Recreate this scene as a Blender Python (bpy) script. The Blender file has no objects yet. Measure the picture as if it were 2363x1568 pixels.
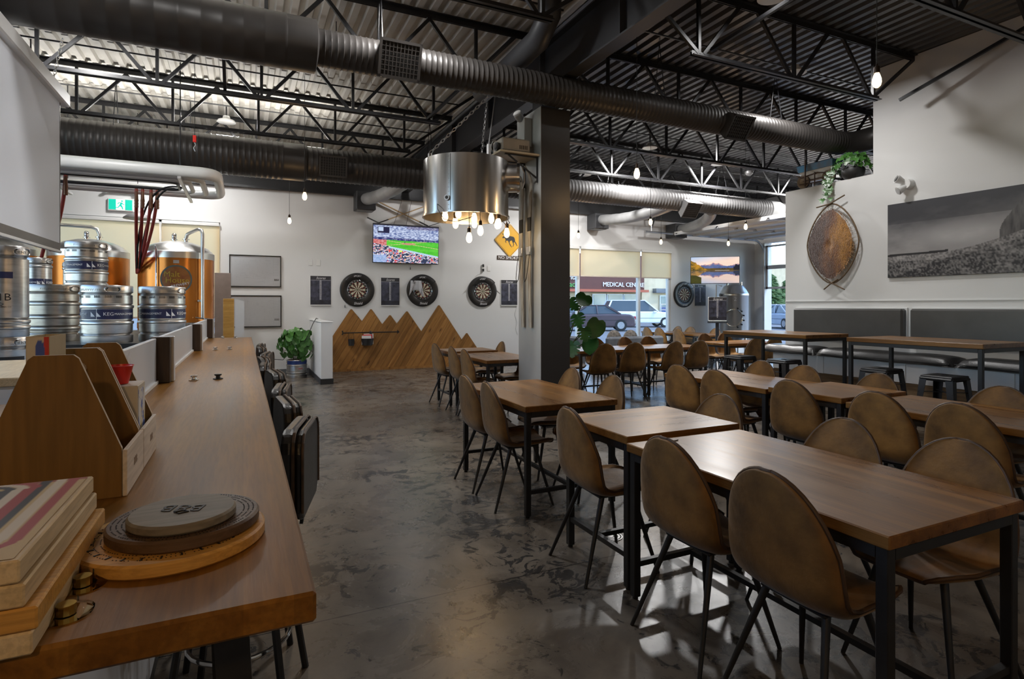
import bpy, bmesh, math, random
from mathutils import Vector, Matrix
random.seed(7)
PI = math.pi
SC = bpy.context.scene
COL = SC.collection
# ---------------------------------------------------------------- camera
YAW = math.radians(25.175)
cam_d = bpy.data.cameras.new('camera'); cam = bpy.data.objects.new('camera', cam_d); COL.objects.link(cam)
cam_d.sensor_width = 36.0; cam_d.lens = 36.0 * 1318.0 / 2363.0
cam_d.shift_y = -78.0 / 2363.0; cam_d.clip_start = 0.05; cam_d.clip_end = 900
cam.location = (0, 0, 1.42); cam.rotation_euler = (PI / 2, 0, -YAW)
SC.camera = cam
# ---------------------------------------------------------------- world, sun, exposure
wd = bpy.data.worlds.new('sky'); SC.world = wd; wd.use_nodes = True
_n = wd.node_tree; _n.nodes.clear()
_o = _n.nodes.new('ShaderNodeOutputWorld'); _b = _n.nodes.new('ShaderNodeBackground')
_s = _n.nodes.new('ShaderNodeTexSky'); _s.sky_type = 'NISHITA'; _s.sun_disc = False
_s.sun_elevation = math.radians(48); _s.sun_rotation = math.radians(140); _s.air_density = 1.0; _s.dust_density = 0.1; _s.altitude = 1000; _s.ozone_density = 2.0
_b.inputs['Strength'].default_value = 0.6
_n.links.new(_s.outputs[0], _b.inputs['Color']); _n.links.new(_b.outputs[0], _o.inputs['Surface'])
sun_d = bpy.data.lights.new('sun', 'SUN'); sun_d.energy = 2.0; sun_d.angle = math.radians(0.6); sun_d.color = (1, .95, .86)
sun = bpy.data.objects.new('sun', sun_d); COL.objects.link(sun)
sun.rotation_euler = Vector((-0.42, 0.50, -0.95)).to_track_quat('-Z', 'Y').to_euler()
SC.view_settings.view_transform = 'Standard'; SC.view_settings.look = 'None'
SC.view_settings.exposure = 0.3; SC.view_settings.gamma = 1.0; SC.view_settings.use_curve_mapping = False
SC.cycles.use_denoising = True; SC.cycles.max_bounces = 7; SC.cycles.diffuse_bounces = 4; SC.cycles.glossy_bounces = 4
SC.cycles.transmission_bounces = 6; SC.cycles.transparent_max_bounces = 12
SC.cycles.caustics_reflective = False; SC.cycles.caustics_refractive = False; SC.cycles.sample_clamp_indirect = 6.0
# daylight portals at the glazed openings (guide the sky's light, give none of their own)
def portal(loc, sx, sy, d):
    l = bpy.data.lights.new('sky_portal', 'AREA'); l.shape = 'RECTANGLE'; l.size = sx; l.size_y = sy
    l.cycles.is_portal = True
    o = bpy.data.objects.new('sky_portal', l); COL.objects.link(o); o.location = loc
    o.rotation_euler = Vector(d).to_track_quat('-Z', 'Y').to_euler()
portal((8.75, 12.95, 1.5), 4.4, 2.9, (0, -1, 0)); portal((14.5, 9.9, 1.7), 4.6, 3.3, (-1, 0, 0)); portal((-2.2, 12.95, 2.0), 3.6, 2.2, (0, -1, 0)); portal((-5.25, 5.6, 2.5), 10.4, 3.2, (1, 0, 0))
# ---------------------------------------------------------------- geometry helpers
class MB:
    def __init__(s): s.v = []; s.f = []
    def add(s, vs, fs):
        b = len(s.v); s.v += [tuple(p) for p in vs]; s.f += [tuple(i + b for i in f) for f in fs]; return s
    def box(s, x0, x1, y0, y1, z0, z1, b=0):
        if b <= 0:
            return s.add([(x, y, z) for z in (z0, z1) for y in (y0, y1) for x in (x0, x1)],
                         [(0, 2, 3, 1), (4, 5, 7, 6), (0, 1, 5, 4), (2, 6, 7, 3), (0, 4, 6, 2), (1, 3, 7, 5)])
        b = min(b, .49 * (x1 - x0), .49 * (y1 - y0), .49 * (z1 - z0))
        bm = bmesh.new(); r = bmesh.ops.create_cube(bm, size=1)
        for q in bm.verts:
            q.co = ((x0 + x1) / 2 + q.co.x * (x1 - x0), (y0 + y1) / 2 + q.co.y * (y1 - y0), (z0 + z1) / 2 + q.co.z * (z1 - z0))
        bmesh.ops.bevel(bm, geom=list(bm.edges), offset=b, segments=1, affect='EDGES')
        s.bm(bm); return s
    def bm(s, bm):
        bm.verts.ensure_lookup_table()
        for i, q in enumerate(bm.verts): q.index = i
        s.add([tuple(q.co) for q in bm.verts], [tuple(w.index for w in f.verts) for f in bm.faces]); bm.free(); return s
    def cyl(s, p0, p1, r0, r1=None, n=12, cap=True):
        r1 = r0 if r1 is None else r1; p0 = Vector(p0); p1 = Vector(p1); d = (p1 - p0).normalized()
        a = Vector((0, 0, 1)) if abs(d.z) < .9 else Vector((1, 0, 0)); u = d.cross(a).normalized(); w = d.cross(u)
        vs = []
        for p, r in ((p0, r0), (p1, r1)):
            for i in range(n):
                t = 2 * PI * i / n; vs.append(p + (u * math.cos(t) + w * math.sin(t)) * r)
        fs = [(i, i + n, (i + 1) % n + n, (i + 1) % n) for i in range(n)]
        if cap: fs += [tuple(range(n)), tuple(range(2 * n - 1, n - 1, -1))]
        return s.add(vs, fs)
    def tube(s, pts, r, n=8, closed=False, cap=True):
        P = [Vector(p) for p in pts]; m = len(P); rr = r if isinstance(r, (list, tuple)) else [r] * m
        vs = []; u = None
        for k in range(m):
            if closed: d = (P[(k + 1) % m] - P[k - 1])
            else: d = P[min(k + 1, m - 1)] - P[max(k - 1, 0)]
            d.normalize()
            if u is None:
                a = Vector((0, 0, 1)) if abs(d.z) < .9 else Vector((1, 0, 0)); u = d.cross(a).normalized()
            else:
                u = (u - d * u.dot(d)).normalized()
            w = d.cross(u)
            for i in range(n):
                t = 2 * PI * i / n; vs.append(P[k] + (u * math.cos(t) + w * math.sin(t)) * rr[k])
        fs = []
        for k in range(m if closed else m - 1):
            a, b = k * n, ((k + 1) % m) * n
            fs += [(a + i, b + i, b + (i + 1) % n, a + (i + 1) % n) for i in range(n)]
        if cap and not closed: fs += [tuple(range(n - 1, -1, -1)), tuple(range((m - 1) * n, m * n))]
        return s.add(vs, fs)
    def bar(s, p0, p1, w, h=None, up=(0, 0, 1)):
        h = w if h is None else h; p0 = Vector(p0); p1 = Vector(p1); d = (p1 - p0).normalized(); up = Vector(up)
        if abs(d.dot(up)) > .98: up = Vector((0, 1, 0))
        u = d.cross(up).normalized(); t = u.cross(d)
        vs = [p + u * a * w / 2 + t * b * h / 2 for p in (p0, p1) for b in (-1, 1) for a in (-1, 1)]
        return s.add(vs, [(0, 2, 3, 1), (4, 5, 7, 6), (0, 1, 5, 4), (2, 6, 7, 3), (0, 4, 6, 2), (1, 3, 7, 5)])
    def lathe(s, prof, n=32, c=(0, 0, 0), ax='z', close=False):
        vs = []; m = len(prof)
        for r, h in prof:
            for i in range(n):
                t = 2 * PI * i / n; a, b = r * math.cos(t), r * math.sin(t)
                vs.append({'z': (c[0] + a, c[1] + b, c[2] + h), 'x': (c[0] + h, c[1] + a, c[2] + b), 'y': (c[0] + b, c[1] + h, c[2] + a)}[ax])
        fs = []
        for k in range(m - 1 + (1 if close else 0)):
            a, b = k * n, ((k + 1) % m) * n
            fs += [(a + i, a + (i + 1) % n, b + (i + 1) % n, b + i) for i in range(n)]
        if not close:
            if prof[0][0] > 1e-5: fs.append(tuple(range(n - 1, -1, -1)))
            if prof[-1][0] > 1e-5: fs.append(tuple(range((m - 1) * n, m * n)))
        return s.add(vs, fs)
    def prism(s, poly, d0, d1, ax='y'):
        m = len(poly)
        def P(a, b, d): return {'y': (a, d, b), 'x': (d, a, b), 'z': (a, b, d)}[ax]
        return s.add([P(a, b, d0) for a, b in poly] + [P(a, b, d1) for a, b in poly],
                     [tuple(range(m)), tuple(range(2 * m - 1, m - 1, -1))] + [(i, i + m, (i + 1) % m + m, (i + 1) % m) for i in range(m)])
    def ball(s, c, r, nu=12, nv=8, sc=(1, 1, 1)):
        prof = [(r * math.sin(PI * k / nv), -r * math.cos(PI * k / nv)) for k in range(nv + 1)]
        t = MB().lathe(prof, nu); return s.add([(c[0] + x * sc[0], c[1] + y * sc[1], c[2] + z * sc[2]) for x, y, z in t.v], t.f)
    def xf(s, M):
        s.v = [tuple(M @ Vector(p)) for p in s.v]; return s
    def mesh(s, name, m=None, smooth=None):
        me = bpy.data.meshes.new(name); me.from_pydata(s.v, [], s.f); me.validate()
        bm = bmesh.new(); bm.from_mesh(me); bmesh.ops.recalc_face_normals(bm, faces=bm.faces); bm.to_mesh(me); bm.free()
        if m: me.materials.append(m)
        if smooth:
            me.polygons.foreach_set('use_smooth', [True] * len(me.polygons)); me.set_sharp_from_angle(angle=math.radians(smooth))
        me.update(); return me
    def build(s, name, m, parent=None, smooth=None, loc=None, rz=0):
        o = bpy.data.objects.new(name, s.mesh(name, m, smooth)); COL.objects.link(o)
        if parent: o.parent = parent
        if loc is not None: o.location = loc
        if rz: o.rotation_euler = (0, 0, rz)
        return o
def put(name, me, parent=None, loc=(0, 0, 0), rot=(0, 0, 0), scale=(1, 1, 1)):
    o = bpy.data.objects.new(name, me); COL.objects.link(o); o.parent = parent; o.location = loc; o.rotation_euler = rot; o.scale = scale; return o
def tag(o, label=None, cat=None, group=None, kind=None):
    if label: o['label'] = label
    if cat: o['category'] = cat
    if group: o['group'] = group
    if kind: o['kind'] = kind
    return o
def thing(name, label, cat, loc=(0, 0, 0), rz=0, group=None, kind=None):
    o = bpy.data.objects.new(name, None); COL.objects.link(o); o.location = loc; o.rotation_euler = (0, 0, rz); o.empty_display_size = .1
    return tag(o, label, cat, group, kind)
def copy_tree(o, parent=None, loc=None, rz=None, label=None, group=None):
    c = o.copy(); COL.objects.link(c); c.parent = parent
    if loc is not None: c.location = loc
    if rz is not None: c.rotation_euler = (0, 0, rz)
    if label: c['label'] = label
    if group: c['group'] = group
    for ch in o.children: copy_tree(ch, c)
    return c
def arc(c, r, a0, a1, n, pl='xy', k=0):
    out = []
    for i in range(n + 1):
        t = math.radians(a0 + (a1 - a0) * i / n); a, b = c[0] + r * math.cos(t), c[1] + r * math.sin(t)
        out.append({'xy': (a, b, k), 'xz': (a, k, b), 'yz': (k, a, b)}[pl])
    return out
_TX = {}
def text_mesh(body, size, m, extrude=.002, align='CENTER', res=2, name='lettering', shear=0, space=1.0):
    key = (body, size, extrude, align, res, shear, space)
    if key not in _TX:
        cu = bpy.data.curves.new(name, 'FONT'); cu.body = body; cu.size = size; cu.extrude = extrude; cu.align_x = align; cu.align_y = 'CENTER'; cu.resolution_u = res; cu.shear = shear; cu.space_character = space
        o = bpy.data.objects.new(name, cu); _TX[key] = bpy.data.meshes.new_from_object(o); bpy.data.objects.remove(o)
    me = _TX[key].copy(); me.name = name; me.materials.clear(); me.materials.append(m); return me
def wrap_text(me, R, ang0=-PI / 2, out=.0):
    # text lies in its local XY plane; wrap it about the Z axis on a cylinder of radius R, centred on direction ang0
    for q in me.vertices:
        x, y, z = q.co; t = ang0 + x / R; r = R + out + z; q.co = (r * math.cos(t), r * math.sin(t), y)
    return me
def print_mesh(name, w, h, nx, ny, fn, m, ax='xz'):
    # flat printed picture: a grid in local XZ facing -Y, colours from fn(u, v), v up
    vs = [((i / nx - .5) * w, 0, (j / ny - .5) * h) for j in range(ny + 1) for i in range(nx + 1)]
    fs = [(j * (nx + 1) + i, j * (nx + 1) + i + 1, (j + 1) * (nx + 1) + i + 1, (j + 1) * (nx + 1) + i) for j in range(ny) for i in range(nx)]
    me = bpy.data.meshes.new(name); me.from_pydata(vs, [], fs); me.materials.append(m)
    at = me.color_attributes.new('print', 'FLOAT_COLOR', 'POINT'); buf = []
    for j in range(ny + 1):
        for i in range(nx + 1):
            c = fn(i / nx, j / ny); buf += [c[0], c[1], c[2], 1.0]
    at.data.foreach_set('color', buf); me.update(); return me
def S(r, g, b): # sRGB 0-255 -> linear
    f = lambda c: (c / 255 / 12.92) if c / 255 <= .04045 else ((c / 255 + .055) / 1.055) ** 2.4
    return (f(r), f(g), f(b))
_H = [random.random() for _ in range(4096)]
def vn(x, y, s=0):
    xi, yi = math.floor(x), math.floor(y); fx, fy = x - xi, y - yi; fx = fx * fx * (3 - 2 * fx); fy = fy * fy * (3 - 2 * fy)
    h = lambda a, b: _H[(a * 131 + b * 733 + s * 997) % 4096]
    return (h(xi, yi) * (1 - fx) + h(xi + 1, yi) * fx) * (1 - fy) + (h(xi, yi + 1) * (1 - fx) + h(xi + 1, yi + 1) * fx) * fy
def fbm(x, y, s=0): return .5 * vn(x, y, s) + .27 * vn(x * 2.1, y * 2.1, s + 1) + .15 * vn(x * 4.3, y * 4.3, s + 2) + .08 * vn(x * 9, y * 9, s + 3)
def mixc(a, b, t): t = max(0, min(1, t)); return tuple(p + (q - p) * t for p, q in zip(a, b))
# ---------------------------------------------------------------- materials
def nodes(name):
    m = bpy.data.materials.new(name); m.use_nodes = True; t = m.node_tree; return m, t, t.nodes, t.links, t.nodes['Principled BSDF']
def ramp(n, stops):
    r = n.new('ShaderNodeValToRGB'); e = r.color_ramp.elements
    while len(e) < len(stops): e.new(.5)
    for q, (p, c) in zip(e, stops): q.position = p; q.color = (*c, 1)
    return r
def mat(name, c, rough=.5, metal=0., c2=None, scale=8., stretch=(1, 1, 1), bump=0., bscale=None, spec=.5, rvar=.08, sheen=0., rand=0., coat=0.):
    m, t, n, l, p = nodes(name)
    c2 = c2 or tuple(q * .82 for q in c)
    tc = n.new('ShaderNodeTexCoord'); mp = n.new('ShaderNodeMapping'); mp.inputs['Scale'].default_value = stretch
    no = n.new('ShaderNodeTexNoise'); no.inputs['Scale'].default_value = scale; no.inputs['Detail'].default_value = 5
    l.new(tc.outputs['Object'], mp.inputs[0]); l.new(mp.outputs[0], no.inputs['Vector'])
    r = ramp(n, [(.3, c2), (.7, c)]); l.new(no.outputs['Fac'], r.inputs[0]); out = r.outputs[0]
    if rand:
        oi = n.new('ShaderNodeObjectInfo'); hs = n.new('ShaderNodeHueSaturation'); mr = n.new('ShaderNodeMapRange')
        mr.inputs['To Min'].default_value = 1 - rand; mr.inputs['To Max'].default_value = 1 + rand
        l.new(oi.outputs['Random'], mr.inputs['Value']); l.new(mr.outputs[0], hs.inputs['Value']); l.new(out, hs.inputs['Color']); out = hs.outputs[0]
    l.new(out, p.inputs['Base Color'])
    rr = n.new('ShaderNodeMapRange'); rr.inputs['To Min'].default_value = max(.02, rough - rvar); rr.inputs['To Max'].default_value = min(1, rough + rvar)
    l.new(no.outputs['Fac'], rr.inputs['Value']); l.new(rr.outputs[0], p.inputs['Roughness'])
    p.inputs['Metallic'].default_value = metal; p.inputs['Specular IOR Level'].default_value = spec
    if sheen: p.inputs['Sheen Weight'].default_value = sheen; p.inputs['Sheen Roughness'].default_value = .4
    if coat: p.inputs['Coat Weight'].default_value = coat; p.inputs['Coat Roughness'].default_value = .15
    if bump:
        b = n.new('ShaderNodeBump'); b.inputs['Strength'].default_value = bump; b.inputs['Distance'].default_value = .01
        if bscale:
            n2 = n.new('ShaderNodeTexNoise'); n2.inputs['Scale'].default_value = bscale; n2.inputs['Detail'].default_value = 4; l.new(mp.outputs[0], n2.inputs['Vector']); l.new(n2.outputs['Fac'], b.inputs['Height'])
        else: l.new(no.outputs['Fac'], b.inputs['Height'])
        l.new(b.outputs[0], p.inputs['Normal'])
    return m
def wood(name, a, b, c, along='y', scale=1., rough=.38, rand=.0, stave=None, knots=False, bump=.12):
    # long grain: noise stretched along one axis, optional staves across it
    m, t, n, l, p = nodes(name)
    tc = n.new('ShaderNodeTexCoord'); mp = n.new('ShaderNodeMapping'); st = {'x': (.6, 9, 9), 'y': (9, .6, 9), 'z': (9, 9, .6)}[along]
    mp.inputs['Scale'].default_value = tuple(q * scale for q in st)
    oi = n.new('ShaderNodeObjectInfo'); ad = n.new('ShaderNodeVectorMath'); ad.operation = 'ADD'; sc = n.new('ShaderNodeVectorMath'); sc.operation = 'SCALE'; sc.inputs[0].default_value = (37, 23, 51)
    l.new(oi.outputs['Random'], sc.inputs['Scale']); l.new(tc.outputs['Object'], ad.inputs[0]); l.new(sc.outputs[0], ad.inputs[1]); l.new(ad.outputs[0], mp.inputs[0])
    n1 = n.new('ShaderNodeTexNoise'); n1.inputs['Scale'].default_value = 1.6; n1.inputs['Detail'].default_value = 7; n1.inputs['Roughness'].default_value = .62; n1.inputs['Distortion'].default_value = .5
    l.new(mp.outputs[0], n1.inputs['Vector'])
    n2 = n.new('ShaderNodeTexNoise'); n2.inputs['Scale'].default_value = 14; n2.inputs['Detail'].default_value = 3; l.new(mp.outputs[0], n2.inputs['Vector'])
    r1 = ramp(n, [(.28, a), (.5, b), (.74, c)]); l.new(n1.outputs['Fac'], r1.inputs[0])
    r2 = ramp(n, [(.35, (.62, .62, .62)), (.6, (1, 1, 1))]); l.new(n2.outputs['Fac'], r2.inputs[0])
    mx = n.new('ShaderNodeMixRGB'); mx.blend_type = 'MULTIPLY'; mx.inputs[0].default_value = .55; l.new(r1.outputs[0], mx.inputs[1]); l.new(r2.outputs[0], mx.inputs[2]); out = mx.outputs[0]
    if stave:
        sp = n.new('ShaderNodeSeparateXYZ'); l.new(tc.outputs['Object'], sp.inputs[0]); ax = 'X' if along == 'y' else 'Y'
        md = n.new('ShaderNodeMath'); md.operation = 'MULTIPLY'; md.inputs[1].default_value = 1 / stave; l.new(sp.outputs[ax], md.inputs[0])
        fl = n.new('ShaderNodeMath'); fl.operation = 'FLOOR'; l.new(md.outputs[0], fl.inputs[0])
        wn = n.new('ShaderNodeTexWhiteNoise'); wn.noise_dimensions = '1D'; l.new(fl.outputs[0], wn.inputs['W'])
        mr = n.new('ShaderNodeMapRange'); mr.inputs['To Min'].default_value = .72; mr.inputs['To Max'].default_value = 1.12; l.new(wn.outputs['Value'], mr.inputs['Value'])
        m2 = n.new('ShaderNodeVectorMath'); m2.operation = 'SCALE'; l.new(out, m2.inputs[0]); l.new(mr.outputs[0], m2.inputs['Scale']); out = m2.outputs[0]
    if knots:
        mk = n.new('ShaderNodeMapping'); mk.inputs['Scale'].default_value = {'x': (2.2, 7, 7), 'y': (7, 2.2, 7), 'z': (7, 7, 2.2)}[along]; l.new(ad.outputs[0], mk.inputs[0])
        vo = n.new('ShaderNodeTexVoronoi'); vo.inputs['Scale'].default_value = .9; l.new(mk.outputs[0], vo.inputs['Vector'])
        rk = ramp(n, [(.05, (.10, .05, .02)), (.17, (1, 1, 1))]); l.new(vo.outputs['Distance'], rk.inputs[0])
        m3 = n.new('ShaderNodeMixRGB'); m3.blend_type = 'MULTIPLY'; m3.inputs[0].default_value = .85; l.new(out, m3.inputs[1]); l.new(rk.outputs[0], m3.inputs[2]); out = m3.outputs[0]
    if rand:
        hs = n.new('ShaderNodeHueSaturation'); mr = n.new('ShaderNodeMapRange'); mr.inputs['To Min'].default_value = 1 - rand; mr.inputs['To Max'].default_value = 1 + rand
        l.new(oi.outputs['Random'], mr.inputs['Value']); l.new(mr.outputs[0], hs.inputs['Value']); l.new(out, hs.inputs['Color']); out = hs.outputs[0]
    l.new(out, p.inputs['Base Color'])
    p.inputs['Specular IOR Level'].default_value = .34
    rr = n.new('ShaderNodeMapRange'); rr.inputs['To Min'].default_value = rough - .1; rr.inputs['To Max'].default_value = rough + .1; l.new(n1.outputs['Fac'], rr.inputs['Value']); l.new(rr.outputs[0], p.inputs['Roughness'])
    bp = n.new('ShaderNodeBump'); bp.inputs['Strength'].default_value = bump; bp.inputs['Distance'].default_value = .004; l.new(n2.outputs['Fac'], bp.inputs['Height']); l.new(bp.outputs[0], p.inputs['Normal'])
    return m
def glow(name, c, strength):
    m, t, n, l, p = nodes(name); p.inputs['Base Color'].default_value = (*c, 1); p.inputs['Emission Color'].default_value = (*c, 1); p.inputs['Emission Strength'].default_value = strength
    no = n.new('ShaderNodeTexNoise'); no.inputs['Scale'].default_value = 3; mr = n.new('ShaderNodeMapRange'); mr.inputs['To Min'].default_value = strength * .92; mr.inputs['To Max'].default_value = strength
    l.new(no.outputs['Fac'], mr.inputs['Value']); l.new(mr.outputs[0], p.inputs['Emission Strength']); return m
def printed(name, emit=0., rough=.5, gain=1.):
    m, t, n, l, p = nodes(name); a = n.new('ShaderNodeVertexColor'); a.layer_name = 'print'
    p.inputs['Roughness'].default_value = rough
    if emit:
        l.new(a.outputs[0], p.inputs['Emission Color']); p.inputs['Emission Strength'].default_value = emit; p.inputs['Base Color'].default_value = (.01, .01, .01, 1)
    else: l.new(a.outputs[0], p.inputs['Base Color'])
    return m
def pane(name, tint=(1, 1, 1), refl=.08, rough=.0):
    m, t, n, l, p = nodes(name); n.remove(p); o = n['Material Output']
    tr = n.new('ShaderNodeBsdfTransparent'); tr.inputs[0].default_value = (*tint, 1); gl = n.new('ShaderNodeBsdfGlossy'); gl.inputs['Roughness'].default_value = max(rough, .01)
    fr = n.new('ShaderNodeLayerWeight'); fr.inputs['Blend'].default_value = refl; mx = n.new('ShaderNodeMixShader')
    l.new(fr.outputs['Fresnel'], mx.inputs[0]); l.new(tr.outputs[0], mx.inputs[1]); l.new(gl.outputs[0], mx.inputs[2]); l.new(mx.outputs[0], o.inputs['Surface']); return m
def cloth_shade(name, c):
    m, t, n, l, p = nodes(name); n.remove(p); o = n['Material Output']
    d = n.new('ShaderNodeBsdfDiffuse'); d.inputs[0].default_value = (*c, 1); tl = n.new('ShaderNodeBsdfTranslucent'); tl.inputs[0].default_value = (*c, 1)
    w = n.new('ShaderNodeTexNoise'); w.inputs['Scale'].default_value = 120; mr = n.new('ShaderNodeMapRange'); mr.inputs['To Min'].default_value = .7; mr.inputs['To Max'].default_value = .78
    mx = n.new('ShaderNodeMixShader'); l.new(w.outputs['Fac'], mr.inputs['Value']); l.new(mr.outputs[0], mx.inputs[0]); l.new(d.outputs[0], mx.inputs[1]); l.new(tl.outputs[0], mx.inputs[2]); l.new(mx.outputs[0], o.inputs['Surface']); return m
M = {}
M['white'] = mat('white_wall_paint', (.74, .74, .735), .75, c2=(.71, .71, .705), scale=1.2, bump=.03, bscale=140)
M['blackwall'] = mat('black_wall_paint', (.022, .022, .024), .55, c2=(.017, .017, .018), scale=2)
M['black'] = mat('black_powder_coat', (.018, .018, .019), .42, c2=(.012, .012, .013), scale=20, bump=.02, bscale=300)
M['blacksteel'] = mat('black_painted_steel', (.02, .02, .022), .38, c2=(.013, .013, .015), scale=6)
M['beam'] = mat('grey_black_beam_paint', (.045, .046, .05), .45, c2=(.035, .036, .04), scale=2)
M['colblack'] = mat('satin_charcoal_paint', (.045, .042, .04), .42, c2=(.04, .037, .035), scale=1.5, bump=.03, bscale=160)
M['colgrey'] = mat('satin_grey_paint', (.40, .41, .40), .40, c2=(.34, .35, .345), scale=3, bump=.03, bscale=120)
M['deckL'] = mat('grey_galvanised_deck', (.68, .655, .60), .5, .1, c2=(.56, .54, .50), scale=3)  # paler than the other bay: window light is put into the base colour
M['deckR'] = mat('black_painted_deck', (.075, .075, .08), .34, .1, c2=(.05, .05, .055), scale=4)
M['duct'] = mat('dark_painted_duct', (.05, .045, .042), .42, .25, c2=(.037, .034, .032), scale=3)
M['ductgrey'] = mat('grey_painted_duct', (.21, .205, .205), .45, .25, c2=(.15, .148, .148), scale=3)
M['ductlight'] = mat('light_grey_flexible_duct', (.40, .40, .40), .5, .2, c2=(.32, .32, .32), scale=5)
M['steel'] = mat('brushed_stainless', (.66, .65, .63), .3, 1., c2=(.60, .59, .575), scale=3, stretch=(5, 5, .2), rvar=.05)
M['kegsteel'] = mat('worn_keg_steel', (.60, .585, .565), .33, 1., c2=(.42, .41, .4), scale=9, stretch=(1, 1, 4), rvar=.12, bump=.04)
M['kegdark'] = mat('dull_keg_steel', (.46, .42, .36), .36, 1., c2=(.30, .27, .24), scale=7, stretch=(1, 1, 4), rvar=.12, bump=.04)
M['drum'] = mat('brushed_aluminium_drum', (.66, .64, .61), .22, 1., c2=(.50, .48, .46), scale=2.2, stretch=(5, 5, .05), rvar=.07)
M['chrome'] = mat('chrome', (.75, .75, .75), .12, 1., c2=(.68, .68, .68), scale=12, rvar=.04)
M['galv'] = mat('galvanised_steel', (.55, .55, .55), .4, .9, c2=(.42, .42, .43), scale=14)
M['copper'] = mat('amber_copper_cladding', (.62, .22, .035), .22, .55, c2=(.50, .165, .022), scale=1.2, stretch=(3, 3, .3), rvar=.06)
M['plastic_w'] = mat('white_plastic', (.78, .78, .77), .35, c2=(.74, .74, .73), scale=6)
M['vinylblack'] = mat('black_vinyl', (.022, .021, .021), .34, c2=(.015, .0145, .014), scale=5, bump=.12, bscale=90)
M['vinylgrey'] = mat('charcoal_vinyl', (.075, .073, .07), .36, c2=(.06, .058, .056), scale=4, bump=.10, bscale=160)
M['suede'] = mat('tan_suede', (.30, .150, .036), .58, c2=(.075, .036, .009), scale=6, bump=.35, bscale=18, spec=.35, sheen=.25, rand=.16)
M['suedepipe'] = mat('dark_brown_piping', (.07, .035, .014), .6, scale=12)
M['table'] = wood('walnut_tabletop', (.125, .050, .011), (.225, .102, .025), (.32, .160, .044), 'y', rough=.3, rand=.1, stave=.095, bump=.015)
M['tablex'] = wood('walnut_tabletop_crosswise', (.125, .050, .011), (.225, .102, .025), (.32, .160, .044), 'x', rough=.3, rand=.1, stave=.095, bump=.015)
M['bar'] = wood('oiled_bar_top', (.13, .05, .006), (.25, .108, .016), (.37, .18, .034), 'y', rough=.34, stave=.055, bump=.09)
M['ply'] = wood('brown_stained_plywood', (.16, .085, .02), (.215, .115, .03), (.26, .145, .042), 'z', scale=.6, rough=.55)
M['plyedge'] = mat('pale_plywood_edge', (.62, .52, .40), .6, c2=(.50, .40, .29), scale=30, stretch=(1, 1, 8))
M['plyface'] = wood('pale_birch_face', (.62, .52, .42), (.70, .61, .52), (.76, .68, .6), 'y', scale=.7, rough=.5)
M['pine'] = wood('stained_knotty_pine', (.20, .085, .02), (.33, .155, .042), (.44, .225, .07), 'z', rough=.5, rand=.22, knots=True)
M['reclaim'] = wood('reclaimed_barn_board', (.06, .035, .018), (.17, .105, .05), (.30, .20, .11), 'y', rough=.65, rand=.25, knots=True, bump=.3)
M['browntrim'] = wood('dark_brown_board', (.035, .022, .014), (.06, .038, .025), (.085, .055, .036), 'z', rough=.5)
M['panelw'] = mat('pale_laminate', (.62, .65, .70), .3, c2=(.58, .61, .66), scale=2)
M['maple'] = wood('honey_maple_board', (.48, .24, .055), (.60, .32, .08), (.68, .39, .11), 'x', scale=1.5, rough=.35)
M['palewood'] = wood('pale_maple_board', (.58, .44, .25), (.68, .54, .34), (.76, .63, .42), 'y', scale=1.5, rough=.4)
M['walnut'] = wood('dark_walnut_board', (.06, .035, .02), (.10, .06, .035), (.15, .095, .058), 'x', scale=1.5, rough=.38)
M['greywood'] = wood('weathered_grey_board', (.15, .13, .10), (.21, .185, .145), (.27, .24, .19), 'x', scale=1.2, rough=.5)
M['glass'] = pane('window_glass', (.96, .98, .98), .12)
M['bulbglass'] = glow('lit_filament_bulb', (1, .74, .40), 7)
M['shade'] = cloth_shade('cream_roller_shade', (1.0, .87, .66))
M['frame'] = mat('white_aluminium_frame', (.70, .72, .74), .35, c2=(.66, .68, .70), scale=5)
M['leaf'] = mat('green_leaf', (.085, .23, .045), .35, c2=(.035, .12, .022), scale=9, rand=.35)
M['leafdark'] = mat('dark_glossy_leaf', (.06, .20, .045), .3, c2=(.025, .10, .025), scale=6, rand=.3)
M['stem'] = mat('brown_green_stem', (.10, .09, .03), .5, scale=14)
M['terracotta'] = mat('black_planter', (.02, .02, .02), .5, scale=10)
M['red'] = mat('red_hose_rubber', (.42, .065, .05), .45, c2=(.33, .05, .04), scale=12)
M['redbright'] = mat('red_plastic', (.70, .03, .02), .35, c2=(.6, .02, .015), scale=8)
M['navy'] = mat('navy_label_print', (.018, .022, .075), .4, c2=(.013, .016, .06), scale=20)
M['inkwhite'] = mat('white_ink', (.80, .80, .82), .5, c2=(.75, .75, .77), scale=30)
M['inkblack'] = mat('black_ink', (.012, .012, .013), .5, c2=(.009, .009, .01), scale=30)
M['yellow'] = mat('yellow_sign_enamel', (.80, .42, .01), .4, c2=(.74, .38, .008), scale=4)
M['ink_green'] = mat('green_sign_print', (.0, .36, .25), .35, c2=(.0, .33, .23), scale=8)
M['print'] = printed('printed_picture', rough=.5); M['printgloss'] = printed('glossy_print', rough=.25)
M['screen'] = printed('lit_tv_picture', emit=.9, rough=.25)
M['screenfab'] = mat('matte_screen_fabric', (.80, .83, .89), .85, c2=(.78, .81, .87), scale=1)
M['rubber'] = mat('black_rubber', (.015, .015, .015), .7, scale=20)
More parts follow.
